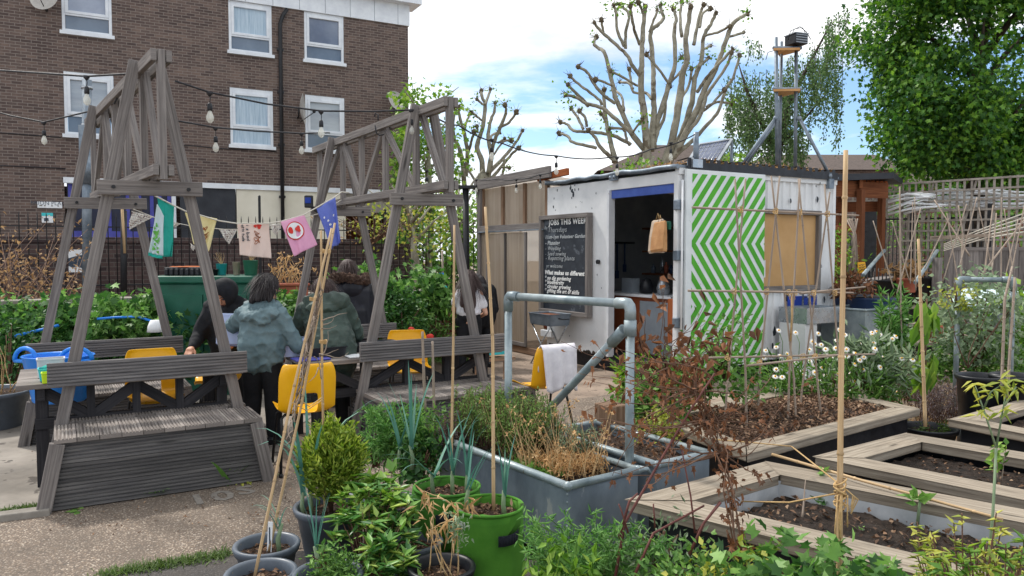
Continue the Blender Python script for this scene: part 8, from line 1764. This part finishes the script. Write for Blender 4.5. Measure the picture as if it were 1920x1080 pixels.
# weeds by the bench foot
def rosette(lab, base, n, ln, wd, mat, droop=.6, up=.9, name='weed'):
    b = LB(); D = rdir(n); D[:, 2] = 0; D = nrm(D) + [0, 0, up]; b.blades(np.array(base) + rng.normal(size=(n, 3)) * [.02, .02, 0], D, rng.uniform(.6, 1.2, n) * ln, wd, droop, 5, True); return plantthing(name, lab, 'weed', base, (('foliage', b, mat),))
rosette('broad leaved dock growing at the right foot of the nearest bench', gp(428, 908), 15, .26, .055, L['mid'], .3, 1.5)
rosette('small low weed against the middle of the nearest bench', gp(293, 928), 44, .11, .03, L['mid'], .5, 1.0)
rosette('single leafy weed at the left foot of the nearest bench', gp(147, 958), 9, .09, .035, L['mid'], .8, .5)
rosette('dry grass tuft at the nearest bench foot', gp(372, 912), 60, .10, .005, L['straw'], 1.2, .4)
rosette('yellow green weed beside the dock', gp(458, 905), 22, .09, .025, L['yellow'], .8, .6)
rosette('grass tuft by the bench corner post', gp(505, 893), 30, .07, .008, L['mid'], .8, .8)
# dead climbing plant on the right, winding stem with brown leaves
m = MB(); C = []; rs = random.Random(9)
main = [(1395, 1100, 2.75), (1385, 1010, 2.78), (1372, 920, 2.85), (1352, 850, 3.0), (1335, 790, 3.1), (1318, 735, 3.15), (1300, 690, 3.2)]
for k in range(5): P_ = [at(x + rs.uniform(-16, 16), y, d + rs.uniform(-.05, .05)) for x, y, d in main]; m.tube(P_, [.0036 * (1 - .1 * i) for i in range(len(P_))], 5); C += [np.array(p.lerp(P_[min(i + 1, 6)], random.random())) for i, p in enumerate(P_) for _ in range(9)]
for k in range(34):
    u = rs.uniform(.45, 1); i = int(u * 5.99); p = at(main[i][0], main[i][1], main[i][2]); d = (rs.choice((-1, 1.2)) * rs.uniform(.5, 1), rs.uniform(-.4, .6), rs.uniform(-.3, .32)); pts = stalk(m, p, d, rs.uniform(.15, .62), .004, .28, 8, grav=.02)
    for q in pts[2:]: C += [np.array(q)] * rs.choice((0, 0, 0, 1, 3))
for k in range(12): pts = stalk(m, at(rs.uniform(1250, 1330), rs.uniform(660, 760), 3.2), (-1, 0, rs.uniform(-.3, .5)), rs.uniform(.25, .5), .003, .2, 8); [C.append(np.array(q)) for q in pts[4:]]
C = np.array(C); b = LB(); k = 1; n = len(C); b.add(C + rng.normal(size=(n, 3)) * .018, nrm(rdir(n) + [0, 0, -.9]), rng.uniform(.014, .030, n), rng.uniform(.012, .024, n), curl=1.2, fold=.6, shape='star')
plantthing('dead_climber', 'dead climbing plant with crisp rust brown leaves before the beds', 'dead plant', at(1395, 1100, 2.75), (('stem', m, M['twig']), ('foliage', b, L['brown'])))
m = MB(); b = LB(); C = []
for k in range(24):
    pts = stalk(m, at(rs.uniform(1195, 1270), rs.uniform(640, 720), 4.6 + rs.uniform(-.2, .2)), (rs.uniform(-.5, .9), 0, rs.uniform(-.4, .6)), rs.uniform(.25, .6), .0035, .28, 8); C += [np.array(q) for q in pts[2:]]
C = np.array(C); n = len(C); b.add(C + rng.normal(size=(n, 3)) * .02, nrm(rdir(n) + [0, 0, -.8]), rng.uniform(.04, .07, n), .04, curl=.7, fold=.5)
plantthing('dead_climber', 'dry twigs with a few brown leaves across the cabin doorway', 'dead plant', at(1235, 720, 4.6), (('stem', m, M['twig']), ('foliage', b, L['brown'])))
# cut red twigs
m = MB()
for q, r in ((((1150, 1100, 2.85), (1172, 980, 2.9), (1240, 860, 3.0), (1300, 760, 3.1), (1340, 700, 3.15)), .0085), (((1160, 1010, 2.87), (1180, 940, 2.9), (1196, 925, 2.9)), .008), (((1178, 1000, 2.87), (1166, 960, 2.88), (1160, 945, 2.88)), .005), (((1180, 1100, 2.75), (1225, 1000, 2.8), (1320, 948, 2.9)), .008), (((1228, 990, 2.8), (1225, 945, 2.8)), .005), (((1303, 1000, 2.9), (1295, 930, 2.95), (1278, 842, 3.0)), .0055), (((1305, 1000, 2.9), (1350, 940, 2.95)), .006), (((1292, 1040, 2.75), (1320, 980, 2.8), (1352, 942, 2.8)), .008)):
    m.tube([at(*p) for p in q], [r * .75 * (1 - .5 * i / len(q)) for i in range(len(q))], 7)
tag(m.build('pruned_stems', M['twig_red']), 'pruned dark red twigs standing in front of the zinc tank', 'twigs')
# bottom greenery
fern('feathery yarrow foliage at the foot of the zinc tank', gp(1120, 1085, .0), [at(random.uniform(985, 1260), random.triangular(950, 1080, 1075), 2.9 + random.uniform(-.12, .12)) for _ in range(56)], L['fern'], .035, 75, .003, .035)
b = LB(); m = MB()
for k in range(15):
    p = at(random.uniform(1000, 1110), 1130, 2.75 + random.uniform(-.1, .1)); pts = stalk(m, p, (random.uniform(-.3, .3), 0, 1), random.uniform(.1, .24), .003, .12)
    for q in pts[1:]: kk = 2; b.add(np.array([q] * kk), rdir(kk, .5), .05, .022)
plantthing('broad_bean', 'bright green leafy shoots at the bottom centre', 'shoots', at(1050, 1100, 2.75), (('foliage', b, L['lime']), ('stem', m, L['lime'])))
bush('leafy_weeds', 'mixed green weeds in front of the lined bed, left part', 'weeds', at(1310, 1105, 2.7), (.2, .12, .10), 900, .035, .02, L['mid'], 40, .05, 10)
bush('leafy_weeds', 'pale dying weeds at the bottom below the dead climber', 'weeds', at(1390, 1110, 2.55), (.2, .1, .09), 320, .032, .022, L['yellow'], 30, .05, 10)
bush('leafy_weeds', 'grey green sprigs in front of the lined bed plank', 'weeds', at(1240, 1030, 2.95), (.12, .08, .10), 320, .04, .010, L['sage'], 20, .05, 8)
b = LB(); m = MB()
for k in range(9):
    p = at(random.uniform(1385, 1460), 1065, 2.85); pts = stalk(m, p, (random.uniform(-.3, .3), 0, 1), random.uniform(.06, .14), .003, .12)
    for q in pts[1:]: b.add(np.array([q] * 2), rdir(2, .5), .03, .014)
plantthing('young_shoots', 'upright green shoots left of the tall pole foot', 'shoots', at(1420, 1040, 2.85), (('foliage', b, L['lime']), ('stem', m, L['lime'])))
t = bush('maple_leaf_weed', 'broad lobed green leaves at the foot of the tall bamboo pole', 'plant', at(1515, 1100, 2.42), (.21, .12, .10), 420, .05, .055, L['ivy'], 40, .05, 10, None, .4, 'star', curl=.3)
bush('maple_leaf_weed', 'second patch of lobed leaves right of the tall pole', 'plant', at(1640, 1120, 2.3), (.16, .1, .05), 160, .05, .055, L['ivy'], 24, .05, 8, None, .4, 'star', curl=.3)
heads = [at(random.uniform(1715, 1930), random.triangular(955, 1090, 1080), 2.35 + random.uniform(-.2, .2)) for _ in range(50)]
whorl_shrub('yellow green leafy shrub at the bottom right corner', V((1.5, 2.45, .0)), heads, L['yellow'], .036, .014, k=7)
heads = [at(random.uniform(1730, 1930), random.uniform(1010, 1085), 2.3 + random.uniform(-.2, .2)) for _ in range(30)]
whorl_shrub('greener low leaves under the bottom right shrub', V((1.55, 2.35, .0)), heads, L['lime'], .045, .02, k=6)
# yellow-leaved sapling
b = LB(); m = MB(); tr = [at(*q) for q in ((1850, 1090, 2.6), (1862, 960, 2.65), (1868, 840, 2.7))]; m.tube(tr, [.0055, .005, .0045], 7)
for q in (((1868, 840, 2.7), (1845, 770, 2.72), (1828, 722, 2.75)), ((1868, 840, 2.7), (1880, 770, 2.72), (1892, 712, 2.75)), ((1845, 765, 2.72), (1858, 735, 2.7), (1880, 720, 2.7)), ((1884, 760, 2.72), (1905, 725, 2.74))):
    P_ = [at(*x) for x in q]; m.tube(P_, [.004, .003, .002], 6)
    for p in P_[1:]: k = 7; D = rdir(k); D[:, 2] *= .4; b.add(np.array([p] * k) + rng.normal(size=(k, 3)) * .01, nrm(D), rng.uniform(.04, .07, k), .014, curl=.4, N=rdir(k, 2))
plantthing('sapling', 'slender sapling with yellow leaf tips at the right', 'sapling', tr[0], (('foliage', b, L['yellow']), ('stem', m, L['sage'])))
# plants in lined bed
def cabbage(lab, p, n, ln, wd, mat=L['mid'], h=.12):
    p = V(p); m = MB(); m.tube([p, p + V((.01, 0, h))], [.008, .006], 6); b = LB(); D = rdir(n); D[:, 2] = np.abs(D[:, 2]) * .6 + .2; b.add(np.array([p + UP * h] * n) + rng.normal(size=(n, 3)) * .012, D, rng.uniform(.6, 1.1, n) * ln, wd, curl=.35); plantthing('young_brassica', lab, 'vegetable plant', p, (('foliage', b, mat), ('stem', m, L['sage'])))
cabbage('young leafy brassica on a short stem in the lined bed', gp(1720, 985, .36), 18, .06, .035)
cabbage('smaller seedling at the back of the lined bed', gp(1540, 925, .36), 14, .04, .02, L['mid'], .10)
cabbage('bushy seedling near the lined bed liner', gp(1535, 950, .34), 12, .035, .02, L['dark'], .02)
cabbage('tiny seedling in the middle of the lined bed', gp(1615, 1000, .33), 6, .025, .012, L['mid'], .02)
b = LB(); m = MB(); p = gp(1868, 905, .38)
for k in range(3):
    pts = stalk(m, p + V((.02 * k, .02, 0)), (random.uniform(-.1, .1), 0, 1), .2, .004, .08)
    for q in pts[2:]: b.add(np.array([q] * 2), rdir(2, .3), .045, .03)
plantthing('bean_seedling', 'bean seedling climbing a thin stake in the right edge bed', 'seedling', p, (('foliage', b, L['lime']), ('stem', m, M['cane_old'])))
# greens around the mulched bed
bush('leafy_weeds', 'green leafy weeds left of the mulched bed', 'weeds', at(1222, 760, 5.3), (.2, .2, .16), 700, .09, .04, L['mid'], 24, .06, 6)
bush('leafy_weeds', 'bright green leaves at the doorway step', 'weeds', at(1205, 705, 7.2), (.16, .2, .2), 420, .12, .05, L['lime'], 18, .07, 6)
bush('yellow_flower', 'small clump with yellow flowers beside the second zinc tank', 'flowers', at(1225, 800, 4.7), (.12, .1, .08), 300, .04, .025, L['yellow'], 16, .04, 5)
bush('climbing_plant', 'light green climber growing in front of the chevron door', 'climber', at(1352, 655, 5.5), (.18, .14, .22), 420, .045, .026, L['mid'], 40, .08, 12)
bush('leafy_weeds', 'low green weeds at the back of the mulched bed', 'weeds', at(1330, 710, 5.4), (.35, .2, .12), 800, .06, .03, L['mid'], 30, .06, 8)
bush('leafy_weeds', 'tall grass and weeds behind the mulched bed', 'weeds', at(1560, 720, 6.3), (.6, .3, .14), 1500, .09, .012, L['mid'], 50, .07, 14, up=.8)
bush('silver_plant', 'silvery grey leaved plant among the daisies', 'plant', at(1625, 690, 6.3), (.28, .2, .18), 500, .13, .03, L['sage'], 22, .07, 6)
# daisies
b = LB(); m = MB(); pt = LB(); ey = MB()
for k in range(85):
    px = random.gauss(1565, 70) if k < 60 else random.uniform(1440, 1690); py = random.gauss(680, 28) if k < 60 else random.uniform(610, 745); d = 6.4 + random.uniform(-.5, .7); h = at(px, py, d); q = V((h.x + random.uniform(-.12, .12), h.y + random.uniform(-.1, .1), max(.02, h.z - random.uniform(.2, .45)))); m.tube([q, q.lerp(h, .5) + V((.02, 0, .02)), h], .0028, 4)
    nn = 12; th = np.linspace(0, 2 * PI, nn, endpoint=False); ax = V((random.uniform(-.5, .5), -.7, random.uniform(.2, 1))).normalized(); a_ = ax.orthogonal().normalized(); c2 = ax.cross(a_); D = np.array([a_ * math.cos(x) + c2 * math.sin(x) for x in th]); pt.add(np.array([h] * nn), D, .028, .013, fold=.02, curl=.1, N=np.array([ax] * nn)); ey.ball(h + ax * .004, .009, 7)
plantthing('daisies', 'drift of white daisies with yellow eyes behind the mulched bed', 'daisies', at(1565, 745, 6.4), (('petal', pt, L['petal']), ('eye', ey, M['yellow']), ('stem', m, L['mid'])))
# tall mugwort and shrubs right of the barrels
spikes('tall feathery green weed right of the blue barrel', 'mugwort', 'weed', lambda: (lambda p: V((p.x, p.y, .05)))(at(random.uniform(1652, 1700), 650, 8.6 + random.uniform(-.3, .3))), 18, 1.05, L['fern'], 60, .12, .02, .13)
spikes('olive brown heathery shrub beside the hanging leaves', 'heather', 'shrub', lambda: (lambda p: V((p.x, p.y, .1)))(at(random.uniform(1650, 1735), 690, 7.6 + random.uniform(-.3, .3))), 90, .55, L['sage'], 30, .04, .008, .3)
spikes('dark brown wispy shrub in front of the right pipe frame', 'heather', 'shrub', lambda: (lambda p: V((p.x, p.y, .05)))(at(random.uniform(1720, 1800), 720, 6.9 + random.uniform(-.3, .3))), 110, .4, L['lav'], 24, .03, .008, .4)
b = LB(); m = MB(); st_ = [at(1737, 720, 6.4), at(1735, 640, 6.45), at(1738, 560, 6.5)]; m.tube(st_, .007, 6)
for k in range(20): u = random.random(); q = np.array(st_[0].lerp(st_[2], .1 + .9 * u)) + rng.normal(size=(2, 3)) * [.04, .05, .02]; b.add(q, nrm(rdir(2) * .35 + [0, 0, -1]), rng.uniform(.14, .24, 2), .075, curl=.15, N=nrm(rdir(2) + [0, -1.5, 0]))
plantthing('hanging_leaf_plant', 'plant with big drooping green leaves on an upright stem', 'plant', st_[0], (('foliage', b, L['lime']), ('stem', m, M['twig'])))
bush('fruit_bush', 'curly leaved fruit bush growing through the right pipe frame', 'bush', at(1835, 600, 7.3), (.42, .35, .40), 2000, .055, .04, L['sage'], 60, .09, 14, curl=.5)
bush('leafy_weeds', 'dense low greens below the right pipe frame', 'weeds', at(1850, 675, 7.5), (.55, .3, .2), 1600, .07, .035, L['mid'], 40, .08, 8)
bush('fruit_bush', 'bright green bush at the right edge behind the pipe frame', 'bush', at(1915, 620, 8.0), (.3, .3, .4), 900, .1, .07, L['lime'], 30, .08, 8)
bush('yellow_flower', 'yellow blooms climbing the left post of the right pipe frame', 'flowers', at(1795, 550, 7.1), (.14, .1, .14), 160, .05, .03, L['yellow'], 10, .04, 3)
b = LB(); n = 1500; P_ = np.array([at(random.uniform(1630, 1800), 0, 1) for _ in range(n)]); P_ = np.array([gp(random.uniform(1640, 1830), random.uniform(725, 830), 0) for _ in range(n)]); b.blades(P_, rdir(n, .7), rng.uniform(.08, .3, n), .005, 1.0, 4); plantthing('dry_grass', 'reddish dry grass tangle between the right-hand beds', 'grass', gp(1740, 790), (('blade', b, L['straw']),))
# black pots on the right
p = gp(1742, 800, .22); p.z = 0; t = thing('plant_pot', 'wide black pot of weeds at the foot of the right bamboo cane', 'pot', p, 'round plastic plant pots'); m = MB(); potbody(m, p, .2, .15, .22); m.build('pot', M['black'], t); m = MB(); m.disc(p + UP * .17, .18, 20, .02); m.build('soil', M['soil_dark'], t)
bush('pot_weeds', 'weeds growing in the wide black pot by the right cane', 'weeds', p + UP * .2, (.12, .1, .05), 160, .04, .015, L['moss'], 10, .03, 3)
for k, (px, lab) in enumerate(((1838, 'split black pot on the right edge bed, left half'), (1905, 'black pot joined to the split pot at the right edge'))):
    p = gp(px, 703, .62); p.z = .2; t = thing('plant_pot', lab, 'pot', p, 'round plastic plant pots'); m = MB(); potbody(m, p, .17 + .01 * k, .14, .42); m.build('pot', M['black'], t); m = MB(); m.disc(p + UP * .36, .16, 20, .02); m.build('soil', M['soil'], t); m = MB(); m.lathe([(.14, 0), (.15, .0), (.15, .2), (0, .2)], V((p.x, p.y, 0)), 20); m.build('stand', M['black'], t)
m = MB(); st2 = at(1815, 690, 6.6); [stalk(m, st2, (random.uniform(-.5, .5), 0, 1), .6, .006, .15) for _ in range(4)]; tag(m.build('bare_stems', M['twig']), 'bare woody stems rising behind the split black pot', 'stems')
# grass and weeds by the planter wall and poppies
b = LB(); n = 380; P_ = np.array([FR(random.uniform(2.9, 4.4), .02, random.uniform(.1, .6)) for _ in range(n)]); b.blades(P_, rdir(n, 1.2), rng.uniform(.2, .6, n), .012, .6, 5); plantthing('grass_clump', 'clump of long green grass before the brick bed wall', 'grass', FR(3.6, 0, .3), (('blade', b, L['mid']),))
m = MB(); hd_ = MB()
for px, py in ((807, 631), (771, 618), (804, 632)): q = at(px, py, 9.6); m.tube([V((q.x, q.y, .02)), q], .006, 5); hd_.ball(q, .045, 9, sc=(1, 1, .8))
plantthing('poppies', 'orange red poppies behind the yellow chair', 'poppies', at(800, 640, 9.6), (('stem', m, L['mid']), ('bloom', hd_, M['red_print'])))
m = MB(); q = at(831, 500, 10.8); m.tube([V((q.x, q.y, 1.0)), at(829, 470, 10.8)], .015, 6); tag(m.build('young_tree_stake', M['cane_old']), 'thin stake on the brick bed with blue tape', 'stake'); m = MB(); m.box(at(828, 515, 10.75), (.06, .05, .05)); tag(m.build('blue_tag', M['blue_tub'], bevel=.01), 'small bright blue tape on the thin stake', 'tape')
m = MB(); m.tube([at(822, 547, 10.6), at(836, 540, 10.55)], .05, 12); tag(m.build('blue_bottle', M['teal']), 'blue plastic bottle lying on the brick bed coping', 'bottle')
# litter on the path
b = LB(); n = 620; P_ = np.array([gp(random.uniform(60, 1150), random.uniform(745, 1000), .012) for _ in range(n)]); D = rdir(n); D[:, 2] *= .15; b.add(P_, D, rng.uniform(.008, .035, n), .010, curl=.3, N=rdir(n, 3)); tag(b.build('leaf_litter', L['litter']), 'scattered dead leaves and bits on the path', 'leaf litter', kind='stuff')
